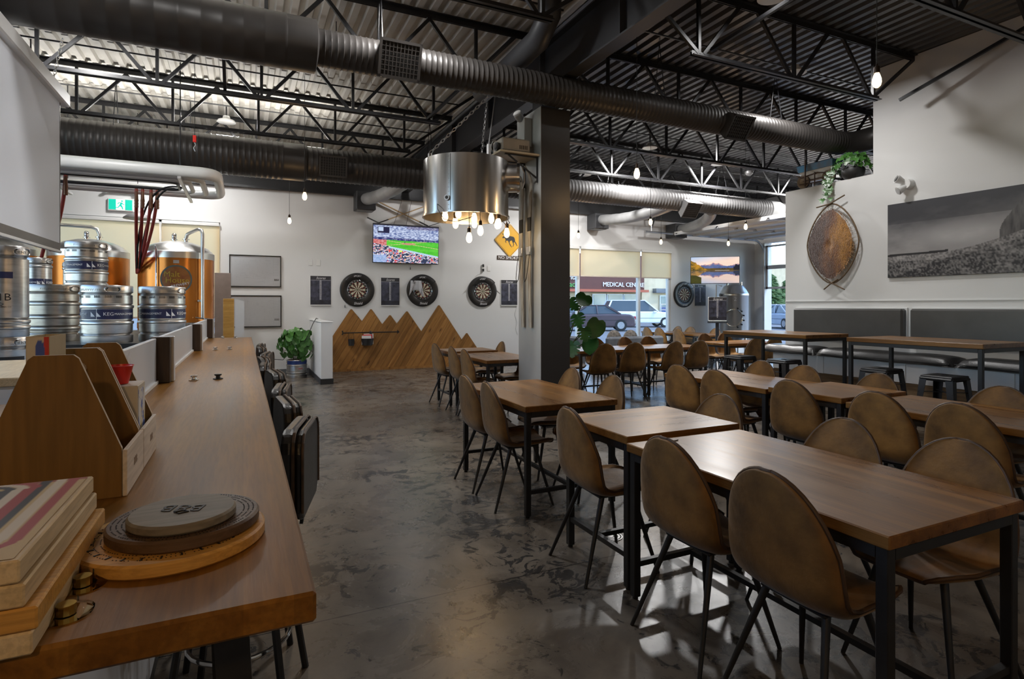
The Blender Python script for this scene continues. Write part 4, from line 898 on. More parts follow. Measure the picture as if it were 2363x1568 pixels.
ring_me = MB().tube([(.213 * math.sin(2 * PI * i / 40), -.041, .213 * math.cos(2 * PI * i / 40)) for i in range(40)], .0032, 5, closed=True).mesh('number_ring', M['chrome'], 60)
num_mes = [text_mesh(str(n_), .034, M['inkwhite'], .0006) for n_ in (20, 1, 18, 4, 13, 6, 10, 15, 2, 17, 3, 19, 7, 16, 8, 11, 14, 9, 12, 5)]
top_me = text_mesh('SPORT', .055, M['inkwhite'], .0006); bot_me = text_mesh('Shield', .075, M['inkwhite'], .0006, shear=.2)
def dartboard(x, z, label, arch=True, glow_arch=False, arms=(-52, 52)):
    t = thing('dartboard', label, 'dartboard', (x, YW - .001, z), 0, 'dartboards in black surrounds'); put('surround', sur_me, t); b = put('board', brd_me, t)
    for k in sect_me: put('sectors', sect_me[k], b, (0, -.0388, 0))
    put('number_ring', ring_me, b)
    for k, me in enumerate(num_mes): a = k * PI / 10; put('number', me, b, (.192 * math.sin(a), -.0395, .192 * math.cos(a)), (PI / 2, 0, 0))
    put('lettering', top_me, t, (0, -.0462, .297), (PI / 2, 0, 0)); put('lettering', bot_me, t, (.01, -.0462, -.296), (PI / 2, 0, 0))
    if arch:
        A = [(.33 * math.sin(math.radians(a)), -.16, .33 * math.cos(math.radians(a))) for a in range(arms[0], arms[1] + 1, 8)]
        l_ = MB().tube(A, .011, 6).build('light_arch', M['galv'] if glow_arch else M['black'], t, 50)
        for a in (arms[0], 8, arms[1]): q = math.radians(a); MB().tube([(.33 * math.sin(q), -.16, .33 * math.cos(q)), (.235 * math.sin(q), -.05, .235 * math.cos(q))], .006, 5).build('arm', M['black'], l_)
    return t
dartboard(2.242, 1.765, 'dartboard left of the television, no cloth on it'); d2 = dartboard(3.703, 1.768, 'dartboard under the television with a grey cloth hung over it'); dartboard(5.179, 1.76, 'dartboard beside the pillar below the small black sensor'); dartboard(11.39, 1.74, 'far dartboard beside the storefront window', True, True)
# cloth hanging on second dartboard
t = thing('cloth', 'crumpled pale grey cloth hanging on the middle dartboard', 'cloth', (3.703, YW - .06, 1.768)); e = MB(); vs = []; NX, NZ = 10, 14
for j in range(NZ + 1):
    for i in range(NX + 1):
        u, v = i / NX, j / NZ; x = -.30 + u * .26 + .04 * v * (1 if u > .4 else -1); z = .22 - v * (.20 + .16 * abs(u - .45) * 2) ; vs.append((x, -.03 * math.sin(u * 11 + v * 2) - .035 - .05 * v * (1 - v), z))
n_ = NX + 1; e.add(vs, [(j * n_ + i, j * n_ + i + 1, (j + 1) * n_ + i + 1, (j + 1) * n_ + i) for j in range(NZ) for i in range(NX)])
o = e.build('fabric', mat('grey_cotton', (.55, .55, .58), .9), t, 60); md = o.modifiers.new('thick', 'SOLIDIFY'); md.thickness = .004
# switch pulls and sensor
def pull(x, z0, z1, label):
    t = thing('pull_switch', label, 'switch', (x, YW - .012, z0), 0, 'small hanging pull switches'); MB().cyl((0, 0, 0), (0, 0, .055), .01, .006, 8).build('knob', M['black'], t); MB().tube([(0, 0, .05), (.003, 0, z1 - z0)], .0025, 4).build('cord', M['galv'], t)
pull(3.42, 2.24, 2.36, 'small black pull switch hanging below the television'); pull(1.98, 1.38, 1.45, 'small black pull switch below the first dartboard')
t = thing('wall_sensor', 'small black twin sensor above the dartboard by the pillar', 'sensor', (5.196, YW - .002, 2.327)); MB().box(-.03, .03, -.03, 0, -.03, .03, .004).build('base', M['plastic_w'], t); MB().cyl((0, -.03, .02), (0, -.03, .085), .022, n=12).build('head', M['black'], t, 40); MB().cyl((0, -.03, -.085), (0, -.03, -.02), .022, n=12).build('head', M['black'], t, 40)
tag(MB().tube([(5.2, YW - .006, 2.24), (5.17, YW - .006, 2.2), (5.06, YW - .006, 2.16), (5.0, YW - .006, 2.11)], .004, 5).build('sensor_cable', M['galv']), 'thin pale cable running from the sensor down to the dartboard', 'cable')
tag(MB().tube([(5.55, YW - .006, 1.8), (5.6, YW - .006, 1.75), (5.66, YW - .006, 1.71)], .004, 5).build('dartboard_cable', M['galv']), 'short pale cable between the pillar dartboard and its scoreboard', 'cable')
tag(MB().tube([(6.1, YW - .006, 1.44), (6.04, YW - .006, 1.2), (6.1, YW - .006, 1.0), (6.06, YW - .006, .85), (6.12, YW - .006, .7)], .003, 5).build('dangling_cable', M['galv']), 'thin pale cable dangling below the pillar scoreboard', 'cable')
# ---------------------------------------------------------------- television with a ball game
def game(u, v):
    n1 = fbm(u * 26, v * 26, 11); n2 = vn(u * 60, v * 60, 5)
    top = .60 - .03 * u; low = .44 - .30 * (u - .2)            # field between these
    if v > .965: return (.02, .02, .03)
    if .06 < u < .24 and .77 < v < .93: return (.012, .014, .05) if not (.07 < u < .15 and .82 < v < .92) else (.5, .6, .8)
    if v > top + .06:
        a = vn(u * 40 + v * 30, v * 70 - u * 20, 3); c = mixc((.06, .10, .30), (.62, .70, .88), a * 1.25 - .1); return mixc(c, (.10, .06, .14), .55 if v > .9 and u > .5 else .0)
    if v > top: return mixc((.015, .025, .14), (.5, .5, .7), n2 * .8 - .25)
    if v > low or (u > .2 and v > low):
        if u < .2 and v > .44 and v < .62: return mixc((.50, .09, .09), (.75, .4, .4), n2 - .2)
        if u < .18: return mixc((.2, .25, .4), (.7, .75, .85), n1)
        d = ((u - .53) / .11) ** 2 + ((v - .505) / .025) ** 2
        if d < 1: return (.55, .25, .2)
        if abs(v - (.62 - .22 * u)) < .006 or abs(v - (.40 + .22 * u)) < .006 and u < .85: return (.62, .55, .25)
        if abs(u - .472) < .006 and .50 < v < .57: return (.03, .05, .1)
        return mixc((.045, .42, .025), (.12, .60, .05), .5 + .5 * math.sin(v * 40) * .4 + (n1 - .5))
    if v > low - .045 and u > .25: return (.45, .62, .78)
    k = vn(u * 46, v * 40, 9); q = vn(u * 46, v * 40, 17)
    c = (.03, .04, .09) if k < .42 else (.72, .72, .78) if k < .62 else (.65, .07, .06) if q < .4 else (.10, .16, .45) if q < .7 else (.75, .35, .18)
    if u < .2 and v < .2: c = mixc(c, (.3, .45, .75), .8)
    if (u - .41) ** 2 + ((v - .33) * .6) ** 2 < .0009: c = (.65, .85, .15)
    return c
def tv(name, label, w, h, fn, loc, rz, tilt, nx, ny):
    t = thing(name, label, 'television', loc); t.rotation_euler = (tilt, 0, rz)
    MB().box(-w / 2, w / 2, -.022, .02, -h / 2, h / 2, .004).build('bezel', M['black'], t); MB().box(-w * .3, w * .3, .02, .06, -h * .3, h * .3, .006).build('rear_housing', M['black'], t)
    put('display', print_mesh('display', w - .022, h - .026, nx, ny, fn, M['screen']), t, (0, -.0226, .002)); MB().bar((0, .06, 0), (0, .11, .0), .08, .12).build('wall_bracket', M['black'], t)
    return t
tv('television', 'wall television showing a baseball game under crossed hockey sticks', 1.50, .862, game, (3.30, YW - .115, 2.795), 0, math.radians(3), 200, 112)
def lake(u, v):
    n1 = fbm(u * 9, v * 9, 21); hz = .50
    def ridge(x): return .66 + .10 * math.exp(-((x - .46) / .07) ** 2) + .085 * math.exp(-((x - .58) / .08) ** 2) + .05 * math.exp(-((x - .26) / .05) ** 2) + .05 * math.exp(-((x - .35) / .05) ** 2) + .07 * math.exp(-((x - .95) / .09) ** 2) + .02 * (vn(x * 40, 0, 4) - .5) * 2
    def sky(y, x): return mixc(mixc((.85, .60, .48), (.95, .72, .60), vn(x * 4, y * 12, 2)), (.42, .55, .75), (y - .72) * 3 - (x - .3) * .9)
    def up(x, y):
        r = ridge(x)
        if x < .36 - .0 and y < .88 - x * 1.05 + .06 * (vn(x * 30, 3, 6) - .5): return mixc((.04, .04, .008), (.62, .30, .02), fbm(x * 16, y * 14, 7) * 1.5 - .35)
        if x > .88 and y < .62 + .12 * vn(x * 40, 1, 8): return (.008, .01, .02)
        if y < hz + .06 + .02 * vn(x * 50, 2, 3): return mixc((.02, .018, .006), (.14, .08, .012), n1)
        if y < r:
            q = (y - .55) / (r - .55 + 1e-5); c = mixc((.03, .065, .22), (.12, .17, .36), fbm(x * 20, y * 20, 13)); return mixc(c, (.62, .32, .27), (q - .62) * 2.6 * vn(x * 36, y * 30, 15) * 1.6) if y > .66 else c
        return sky(y, x)
    if v >= hz: return up(u, v)
    if v < .30 and u < .22 and v < .34 - (u - .05) * .7: return mixc((.012, .018, .004), (.07, .07, .012), n1)
    if abs(v - hz) < .02: return mixc((.04, .03, .012), (.2, .13, .03), n1) if not (.5 < u < .8 and v > hz - .012) else (.75, .70, .65)
    return mixc(up(u, hz + (hz - v) * .98), (.10, .12, .2), .22)
t2 = tv('television', 'corner television showing a mountain lake sunset', 1.24, .72, lake, (11.35, 11.46, 2.366), math.radians(-39), math.radians(2), 180, 104)
MB().bar((0, .1, 0), (.25, .95, .1), .05).build('corner_arm', M['black'], t2)
# crossed hockey sticks above the television
def stick(label, x0, z0, x1, z1, xb, zb, y):
    t = thing('hockey_stick', label, 'hockey stick', (0, y, 0), 0, 'crossed wooden hockey sticks')
    d = Vector((x1 - x0, 0, z1 - z0)); m_ = Vector((x0, 0, z0)) + d * .83
    MB().bar((x0, 0, z0), tuple(m_), .022, .034, (0, 1, 0)).build('shaft', M['stickwood'], t); MB().bar(tuple(m_), (x1, 0, z1), .024, .036, (0, 1, 0)).build('taped_shaft', M['vinylblack'], t)
    MB().bar((x1, 0, z1 - .01), (xb, -.01, zb), .014, .075, (0, 1, 0)).build('blade', M['vinylblack'], t)
M['stickwood'] = wood('ash_stick_wood', (.36, .24, .12), (.46, .32, .17), (.55, .40, .23), 'x', rough=.45)
stick('wooden hockey stick with its blade pointing right above the television', 2.62, 3.745, 3.82, 3.245, 4.08, 3.33, YW - .05); stick('wooden hockey stick with its blade pointing left above the television', 3.88, 3.745, 2.70, 3.245, 2.44, 3.345, YW - .085)
for k, (a, b, lb) in enumerate((((3.20, 3.83), (3.02, 3.23), 'first'), ((3.42, 3.83), (3.30, 3.23), 'second'), ((3.72, 3.83), (3.72, 3.23), 'third'))):
    tag(MB().tube([(a[0], YW - .12, a[1] + .1), (a[0] - .01, YW - .11, a[1] - .1), (b[0], YW - .10, b[1])], .004, 5).build('television_cable', M['rubber']), f'{lb} dark cable from the left dropping behind the ball game television', 'cable')
# moose warning sign and licence-style plate
t = thing('moose_sign', 'yellow diamond road sign with a black moose', 'sign', (5.90, YW - .02, 3.022)); R2 = .415; rc = .05
dia = []
for k in range(4):
    c_ = k * 90; cx, cz = (R2 - rc * 1.414) * math.cos(math.radians(c_)), (R2 - rc * 1.414) * math.sin(math.radians(c_))
    for a in (-45, -22, 0, 22, 45): dia.append((cx + rc * math.cos(math.radians(c_ + a)), cz + rc * math.sin(math.radians(c_ + a))))
MB().prism(dia, -.006, .0).build('panel', M['yellow'], t)
bd = MB(); s1 = [(x * .955, z * .955) for x, z in dia]; s2 = [(x * .93, z * .93) for x, z in dia]; n_ = len(dia)
bd.add([(x, -.0068, z) for x, z in s1] + [(x, -.0068, z) for x, z in s2], [(i, (i + 1) % n_, (i + 1) % n_ + n_, i + n_) for i in range(n_)]).build('border', M['inkblack'], t)
mo = [(-.20, .06), (-.185, .085), (-.165, .09), (-.16, .11), (-.175, .13), (-.195, .125), (-.20, .15), (-.19, .175), (-.183, .15), (-.165, .15), (-.16, .18), (-.15, .155), (-.14, .13), (-.14, .17), (-.128, .14), (-.125, .11), (-.09, .12), (-.05, .118), (-.01, .105), (.04, .10), (.09, .092), (.12, .07), (.135, .03), (.14, -.02), (.17, -.06), (.205, -.13), (.195, -.14), (.15, -.07), (.115, -.03), (.10, -.06), (.115, -.10), (.08, -.16), (.07, -.155), (.095, -.10), (.07, -.04), (.05, .0), (.0, -.02), (-.01, -.06), (.02, -.11), (.055, -.165), (.045, -.172), (-.0, -.12), (-.035, -.05), (-.05, -.015), (-.09, -.01), (-.11, -.04), (-.09, -.07), (-.10, -.075), (-.128, -.04), (-.115, .0), (-.13, .04), (-.16, .055), (-.175, .04), (-.195, .045)]
MB().prism(mo, -.0075, -.006).build('moose_silhouette', M['inkblack'], t)
for q in (.36, -.36): MB().cyl((0, -.012, q), (0, -.006, q), .008, n=8).build('bolt', M['galv'], t)
t = thing('no_smoking_sign', 'narrow dark sign reading NO SMOKING below the moose sign', 'sign', (5.93, YW - .003, 2.592)); MB().box(-.365, .365, -.012, 0, -.052, .052, .003).build('board', M['browntrim'], t); put('lettering', text_mesh('NO SMOKING', .105, M['inkwhite'], .0008), t, (0, -.0135, .0), (PI / 2, 0, 0))
# exit sign
t = thing('exit_sign', 'green running-man exit sign with twin lamp heads', 'sign', (-2.06, YW - .002, 3.29)); MB().box(-.245, .245, -.05, 0, -.135, .135, .01).build('case', M['plastic_w'], t)
gm = glow('green_exit_glow', (.0, .42, .30), .75); wm = glow('white_exit_glow', (.85, 1, .95), .9)
MB().box(-.222, -.085, -.053, -.05, -.108, .112).build('green_panel', gm, t); MB().box(.085, .222, -.053, -.05, -.108, .112).build('green_panel', gm, t); MB().box(-.085, .085, -.053, -.05, -.108, .112).build('white_panel', wm, t)
man = [(.01, .05), (-.045, .045), (-.06, .01), (-.045, .005), (-.03, .03), (-.005, .03), (-.025, -.015), (-.05, -.05), (-.085, -.055), (-.085, -.07), (-.04, -.068), (-.01, -.03), (.02, -.06), (.03, -.10), (.05, -.10), (.045, -.05), (.02, -.005), (.03, .02), (.045, .0), (.075, .0), (.075, .015), (.052, .018), (.035, .048)]
MB().prism(man, -.0545, -.053).cyl((.028, -.0545, .078), (.028, -.053, .078), .019, n=14).build('running_figure', gm, t)
MB().bar((-.3, -.03, .27), (.3, -.03, .27), .05, .035).build('lamp_bar', M['plastic_w'], t)
for x in (-.28, .28): MB().ball((x, -.07, .255), .035, 12, 8, (1.3, 1, .8)).build('lamp_head', M['plastic_w'], t, 60)
MB().box(-.2, .2, -.05, 0, .25, .36, .01).build('battery_case', M['plastic_w'], t)
t.scale = (.82, 1, .86)
# dome pendant near the tanks
t = thing('dome_pendant', 'grey dome pendant lamp hanging above the copper tanks', 'lamp', (-1.6, 11.3, 2.87)); MB().lathe([(.21, 0), (.205, .02), (.15, .065), (.07, .095), (.04, .125), (.0, .13)], 30).build('shade', M['ductgrey'], t, 40); MB().lathe([(0, .016), (.195, .016), (.195, .010), (0, .010)], 30).build('diffuser', glow('pale_diffuser', (1, .93, .82), 1.3), t, 40); MB().tube([(0, 0, .12), (0, 0, 1.775)], .006, 5).build('cord', M['rubber'], t)
# ---------------------------------------------------------------- plank mountains
t = thing('plank_mountain_panel', 'wooden mountain skyline of diagonal stained planks along the back wall', 'wall panel', (0, YW - .001, 0))
prof = [(1.715, .727), (2.112, 1.338), (2.342, 1.058), (2.537, 1.337), (2.782, .985), (2.958, 1.202), (3.107, .992), (3.341, 1.286), (3.675, .808), (4.092, 1.425), (4.65, .60), (4.779, .765), (5.30, .02), (1.73, .02)]
def clip_half(poly, a, b, c, keep):   # keep a*x+b*z <= c (keep=1) or >= c
    out = []
    for i in range(len(poly)):
        p, q = poly[i], poly[(i + 1) % len(poly)]; dp, dq = (a * p[0] + b * p[1] - c) * keep, (a * q[0] + b * q[1] - c) * keep
        if dp <= 0: out.append(p)
        if dp * dq < 0: s_ = dp / (dp - dq); out.append((p[0] + (q[0] - p[0]) * s_, p[1] + (q[1] - p[1]) * s_))
    return out
# split the skyline into convex pieces at the valleys, then cut each into diagonal planks
dirv = Vector((.52, .854)); nx_, nz_ = dirv.y, -dirv.x
bm_p = bmesh.new(); vsb = [bm_p.verts.new((x, 0, z)) for x, z in prof]; bm_p.faces.new(vsb)
pd = .118; c0 = min(nx_ * x + nz_ * z for x, z in prof); c1 = max(nx_ * x + nz_ * z for x, z in prof); rnd = random.Random(4)
rotm = Matrix.Rotation(math.atan2(dirv.x, dirv.y), 4, 'Y')
k = 0; cc = c0
while cc < c1:
    wq = pd * rnd.choice((.75, 1, 1, 1.1)); b = bm_p.copy()
    for val, keep in ((cc + .0015, 1), (cc + wq - .0015, -1)):
        gm_ = list(b.verts) + list(b.edges) + list(b.faces)
        bmesh.ops.bisect_plane(b, geom=gm_, plane_co=(nx_ * val, 0, nz_ * val), plane_no=(nx_, 0, nz_), clear_inner=(keep == 1), clear_outer=(keep == -1))
    if b.faces:
        bmesh.ops.split_edges(b, edges=[]);
        # separate islands
        seen = set()
        for f0 in list(b.faces):
            if f0 in seen: continue
            seen.add(f0); poly = [(v_.co.x, v_.co.z) for v_ in f0.verts]
            # a concave strip may hold more than one piece joined along z cuts: cut at random butt joints too
            ctr = Vector((sum(p[0] for p in poly) / len(poly), 0, sum(p[1] for p in poly) / len(poly))); th = .02 + rnd.uniform(0, .006)
            P_ = [rotm.inverted() @ (Vector((x, 0, z)) - ctr) for x, z in poly]
            o = MB().prism([(p.x, p.z) for p in P_], -th, 0).build('plank', M['pine'], t); o.location = ctr; o.rotation_euler = rotm.to_euler()
    b.free(); cc += wq
bm_p.free()
for pts in ([(1.73, 0), (5.28, 0), (5.28, .05), (1.73, .05)],): MB().prism(pts, -.034, -.001).build('bottom_rail', M['pine'], t)
o = MB()
for p, q in zip(prof[:12], prof[1:13]): o.bar((p[0], -.012, p[1]), (q[0], -.012, q[1]), .03, .012, (0, 1, 0))
o.build('edge_strip', M['pine'], t)
t = thing('arrow_rod', 'black iron arrow rod mounted across the wooden mountains', 'hook rail', (0, YW - .09, .835)); MB().tube([(1.93, 0, 0), (3.12, 0, .003)], .012, 8).build('rod', M['black'], t)
MB().prism([(3.10, -.04), (3.155, .003), (3.10, .045)], -.01, .01).build('arrow_head', M['black'], t); MB().prism([(1.90, -.045), (1.925, -.045), (1.94, 0), (1.925, .05), (1.90, .05), (1.915, 0)], -.01, .01).build('arrow_tail', M['black'], t)
MB().ball((2.51, 0, .0), .035, 10, 8, (1, .8, 1)).cyl((2.51, 0, 0), (2.51, .085, 0), .012).build('mount', M['black'], t)
def bucket(x, label, w, h, paper):
    t = thing('hanging_bucket', label, 'bucket', (x, YW - .10, .56), 0, 'containers hooked on the arrow rod'); MB().lathe([(w * .42, 0), (w * .5, h), (w * .5 - .006, h), (w * .42 - .006, .006), (0, .006)], 18).build('pail', M['blacksteel'], t, 40)
    for s_ in (-1, 1): MB().tube([(s_ * w * .4, 0, h), (s_ * w * .38, .0, h + .08), (s_ * w * .36, .01, .29), (s_ * w * .36, -.012, .262)], .004, 5).build('hook', M['black'], t)
    if paper:
        for k2, (dx, cz) in enumerate(((-.02, 'inkwhite'), (.0, 'redbright'), (.03, 'inkwhite'))): MB().box(-w * .38 + dx, w * .38 + dx, -.02 + k2 * .012, -.014 + k2 * .012, .02, h + .06 + k2 * .02).build('leaflet', M[cz], t)
bucket(2.10, 'small black pail hooked on the arrow rod', .14, .14, False); bucket(2.44, 'wide dark wire basket of leaflets hooked on the arrow rod', .27, .15, True)
# cable and strip on the wing wall
t = thing('power_strip', 'white power strip with a black lead on the wing wall', 'power strip', (1.30, 11.6, 1.133)); MB().box(-.03, .03, -.2, .2, 0, .035, .005).build('case', M['plastic_w'], t)
MB().tube([(0, -.15, .03), (-.05, -.2, .05), (-.12, -.3, -.05), (-.2, -.1, -.3), (-.25, 0, -.4)], .007, 6).build('lead', M['rubber'], t)
# ================================================================ bar counter
BZ = 1.07
bar = thing('bar_counter', 'long oiled wood bar counter running along the left side', 'bar counter', (0, 0, 0))
MB().box(-.46, .081, .734, 6.99, BZ - .038, BZ, .004).build('bar_top', M['bar'], bar)
# the near end of the top widens under the games and caddies
MB().box(-1.0, -.4605, .78, 2.6, BZ - .038, BZ, .004).build('bar_top_wing', M['bar'], bar)
MB().box(-.34, -.30, 1.15, 6.9, .10, BZ - .04).build('front_panel', M['panelw'], bar)
for y in (1.15, 2.3, 3.45, 4.6, 5.75): MB().box(-.30, -.292, y + .01, y + 1.13, .14, BZ - .06).build('panel', M['panelw'], bar)
MB().box(-.36, -.31, 1.2, 6.9, 0, .10).build('kick_board', M['black'], bar)
for y in (.92,):   # black steel trestle legs
    for s in (0, 1):
        x0 = -.02 if s else -.36
        MB().bar((x0, y, BZ - .04), (x0 + .06 * (1 if s else -1) + .0, y - .05, .0), .045, .03).bar((x0, y, BZ - .04), (x0 + .02, y + .22, 0), .045, .03).build('leg', M['black'], bar)
    MB().bar((-.36, y, BZ - .06), (-.02, y, BZ - .06), .03, .035).build('cross_rail', M['black'], bar)
# upstand behind the counter: pale panels between brown boxed posts
up = thing('bar_upstand', 'low upstand of pale panels and brown posts along the bar', 'partition', (0, 0, BZ))
for k, y in enumerate((3.0, 5.0, 6.92)):
    MB().box(-.378, -.302, y, y + .045, .001, .208, .002).build('post', M['browntrim'], up); MB().box(-.378, -.290, y + .0455, y + .10, .001, .208, .002).build('post_return', M['panelw'], up)
for a, b in ((2.05, 2.995), (3.105, 4.995), (5.105, 6.915)):
    MB().box(-.372, -.354, a, b, .001, .203, .002).build('panel', M['panelw'], up); MB().box(-.354, -.345, a, b, .001, .014).build('bead', M['plastic_w'], up)
# padded stools along the bar
stool_bp = []
def barstool(x, y, rz, label):
    t = thing('bar_stool', label, 'stool', (x, y, 0), rz, 'black padded bar stools'); 
    # local: sitter faces +y, back at -y
    MB().lathe([(0, .62), (.17, .62), (.19, .635), (.19, .665), (.17, .69), (0, .70)], 24).build('seat', M['vinylblack'], t, 50)
    P = []; W, H0, H1 = .19, .69, 1.0
    pts = [(-W, H0 + .04)] + [(-W + .07 - .07 * math.cos(math.radians(a)), H1 - .07 + .07 * math.sin(math.radians(a))) for a in (0, 30, 60, 90)] + [(W - .07 + .07 * math.sin(math.radians(a)), H1 - .07 + .07 * math.cos(math.radians(a))) for a in (0, 30, 60, 90)] + [(W, H0 + .04), (W - .04, H0), (-W + .04, H0)]
    b_ = MB().prism(pts, -.205, -.165).build('back_pad', M['vinylblack'], t); md = b_.modifiers.new('round', 'BEVEL'); md.width = .012; md.segments = 2; md.limit_method = 'ANGLE'
    b2 = MB().prism([(x_ * .96, .845 + (z_ - .845) * .96) for x_, z_ in pts], -.238, -.212).build('back_shell', M['vinylblack'], t); md = b2.modifiers.new('round', 'BEVEL'); md.width = .010; md.segments = 2; md.limit_method = 'ANGLE'
    edge = [(x_ * 1.004, -.2085, .845 + (z_ - .845) * 1.004) for x_, z_ in pts[:10]]; MB().tube(edge, .006, 6).build('worn_piping', M['wornpipe'], t)
    MB().tube([(x_ * .97, -.238, .845 + (z_ - .845) * .97) for x_, z_ in pts[:10]], .005, 6).build('worn_piping', M['wornpipe'], t)
    for s in (-1, 1): MB().bar((s * .10, -.19, .60), (s * .10, -.21, .80), .025, .012, (0, 1, 0)).build('back_bracket', M['black'], t)
    for sx in (-1, 1):
        for sy in (-1, 1): MB().cyl((sx * .11, sy * .11, .62), (sx * .19, sy * .19, 0), .013, n=8).build('leg', M['black'], t, 40)
    MB().tube([(.165 * math.cos(2 * PI * i / 24), .165 * math.sin(2 * PI * i / 24) * 1.0, .25) for i in range(24)], .009, 6, closed=True).build('foot_ring', M['chrome'], t, 60)
M['wornpipe'] = mat('worn_brown_piping', (.10, .055, .025), .6, c2=(.03, .018, .01), scale=30)
for k, (y, dx, a) in enumerate(((2.24, .02, -14), (2.74, .005, 4), (3.26, .01, -8), (3.95, .01, 6), (4.55, -.03, -4), (5.05, -.03, 5), (5.6, .02, -10), (6.3, -.01, 3), (6.85, -.0, -5))):
    barstool(-.03 + dx, y, PI / 2 + math.radians(a), ('black padded bar stool nearest the viewer at the bar', 'black padded bar stool second from the viewer along the bar', 'black padded bar stool third from the viewer along the bar', 'black padded bar stool fourth from the viewer along the bar', 'black padded bar stool fifth from the viewer along the bar', 'black padded bar stool sixth from the viewer along the bar', 'black padded bar stool seventh from the viewer along the bar', 'black padded bar stool second from the far end of the bar', 'black padded bar stool at the far end of the bar')[k])
# purse hooks on the bar
def knobpair(x, y, label, c, sp=.09):
    t = thing('drawer_knob', label, 'knob', (x, y, BZ + .0005), 0, 'pairs of small clips on the bar'); MB().lathe([(0, 0), (.022, 0), (.022, .004), (.010, .008), (.009, .014), (.016, .018), (.016, .024), (0, .026)], 14).build('knob', c, t, 50); return t
for x, y, l in ((-.21, 3.05, 'chrome clip on the bar beside the first brown post'), (-.11, 3.06, 'black clip on the bar near the first brown post'), (-.20, 5.05, 'chrome clip on the bar beside the second brown post'), (-.10, 5.05, 'second chrome clip on the bar near the second brown post'), (-.2, 6.8, 'chrome clip on the bar beside the last brown post'), (-.08, 6.8, 'second chrome clip on the bar near its far end')):
    knobpair(x, y, l, M['black'] if 'black clip' in l else M['chrome'])
clear = pane('clear_glass', (.97, .95, .88), .12)
for x, y, l in ((-.182, .874, 'clear glass button beside the round boards, farther from the edge'), (-.182, .80, 'clear glass button beside the board stack, nearer the edge')):
    t = thing('glass_button', l, 'glass button', (x, y, BZ + .0005), 0, 'clear glass buttons on the bar'); MB().lathe([(0, 0), (.026, 0), (.027, .003), (.016, .007), (.012, .010), (.012, .016), (0, .016)], 20).build('glass', clear, t, 50); MB().lathe([(0, .001), (.010, .001), (.010, .012), (0, .012)], 12).build('brass_core', mat('brass', (.60, .42, .12), .3, .9), t)
# ---------------------------------------------------------------- round cribbage boards stack
def disc(name, label, c, r, h, m, tilt=(0, 0)):
    t = thing(name, label, 'board', c); t.rotation_euler = (tilt[0], tilt[1], 0); MB().lathe([(0, 0), (r - .003, 0), (r, .003), (r, h - .003), (r - .003, h), (0, h)], 64).build('board', m, t, 40); return t
def holes(t, r, z, n, rows, m, dr=.009, s=.0016, a0=0, a1=360):
    e = MB()
    for k in range(n):
        if k % 6 == 5: continue
        a = math.radians(a0 + (a1 - a0) * k / n)
        for j in range(rows): q = r - j * dr; e.cyl((q * math.cos(a), q * math.sin(a), z), (q * math.cos(a), q * math.sin(a), z + .0006), s, n=5)
    o = e.build('peg_holes', m, t); o['kind'] = 'stuff'; return o
tA = disc('cribbage_board', 'large honey maple round cribbage board at the bottom of the stack', (-.092, .975, BZ + .0005), .122, .019, M['maple']); holes(tA, .105, .019, 120, 3, M['inkblack'], .008, .0009)
for k in range(22): a = math.radians(150 + k * 13); MB().bar((.098 * math.cos(a), .098 * math.sin(a), .0195), (.106 * math.cos(a), .106 * math.sin(a), .0195), .0022, .001).build('tick_mark', M['inkblack'], tA)
tB = disc('cribbage_board', 'dark walnut round cribbage board in the middle of the stack', (-.078, .978, BZ + .0205), .100, .017, M['walnut']); holes(tB, .092, .017, 130, 3, M['inkblack'], .0065, .0011)
tC = disc('coaster_board', 'grey weathered round board with BBB logo on top of the stack', (-.080, .960, BZ + .0385), .070, .014, M['greywood'])
for dx, s_, fl in ((-.021, 1, 1), (0, 1, -1), (.021, 1, 1)):
    o = put('logo_lettering', text_mesh('B', .036, M['inkblack'], .0004), tC, (dx * .9, .004 + dx * -.35, .0147), (0, 0, math.radians(160)), (1 * fl, 1, 1))
MB().tube([(.008, -.016, .0148), (-.004, -.020, .0148), (-.010, -.012, .0148), (0, -.008, .0148)], .0012, 5, closed=True).build('hop_mark', M['inkblack'], tC)
# stack of four rectangular cribbage boards
def crib(u, v):
    tan = (.50, .34, .14); u2 = u
    def near(d, w): return abs(d) < w
    # three parallel tracks bending round both ends
    for off, col in ((0, (.33, .035, .025)), (1, (.60, .50, .36)), (2, (.035, .03, .025))):
        w = .036; r = .40 - off * .085
        cx = .40
        if .16 < v < .90:
            if near(u - (cx - r * .82), w) or near(u - (cx + r * .82 - .02), w): return col
        if v >= .90 - .0:
            d = math.hypot((u - cx) / .82, (v - .90) * 3.2)
            if near(d - r, w * 1.1): return col
        if near(u - (.93 - off * .085), w * .9) and v > .2: return col
        if v <= .2:
            d = math.hypot((u - .55) / .85, (v - .2) * 3.0)
            if near(d - (.44 - off * .095), w): return col
    return tan if not (v > .97) else (.30, .06, .03)
bx0 = -.302
for k, (dx, m_, lb) in enumerate(((.006, 'palewood', 'bottom'), (.010, 'maple', 'second lowest'), (.0, 'palewood', 'second highest'), (-.004, 'palewood', 'top'))):
    t = thing('cribbage_board', f'rectangular wooden cribbage board, {lb} of the stack at the bar end' + (' with striped track' if lb == 'top' else ''), 'board', (bx0 + dx, .875, BZ + .0008 + k * .0245), 0, 'stacked rectangular cribbage boards')
    MB().box(-.105, .105, -.155, .155, 0, .0235, .002).build('board', M[m_], t)
    if k == 3: put('track_print', print_mesh('track_print', .198, .30, 80, 110, crib, M['print']), t, (0, 0, .0242), (-PI / 2, 0, 0))
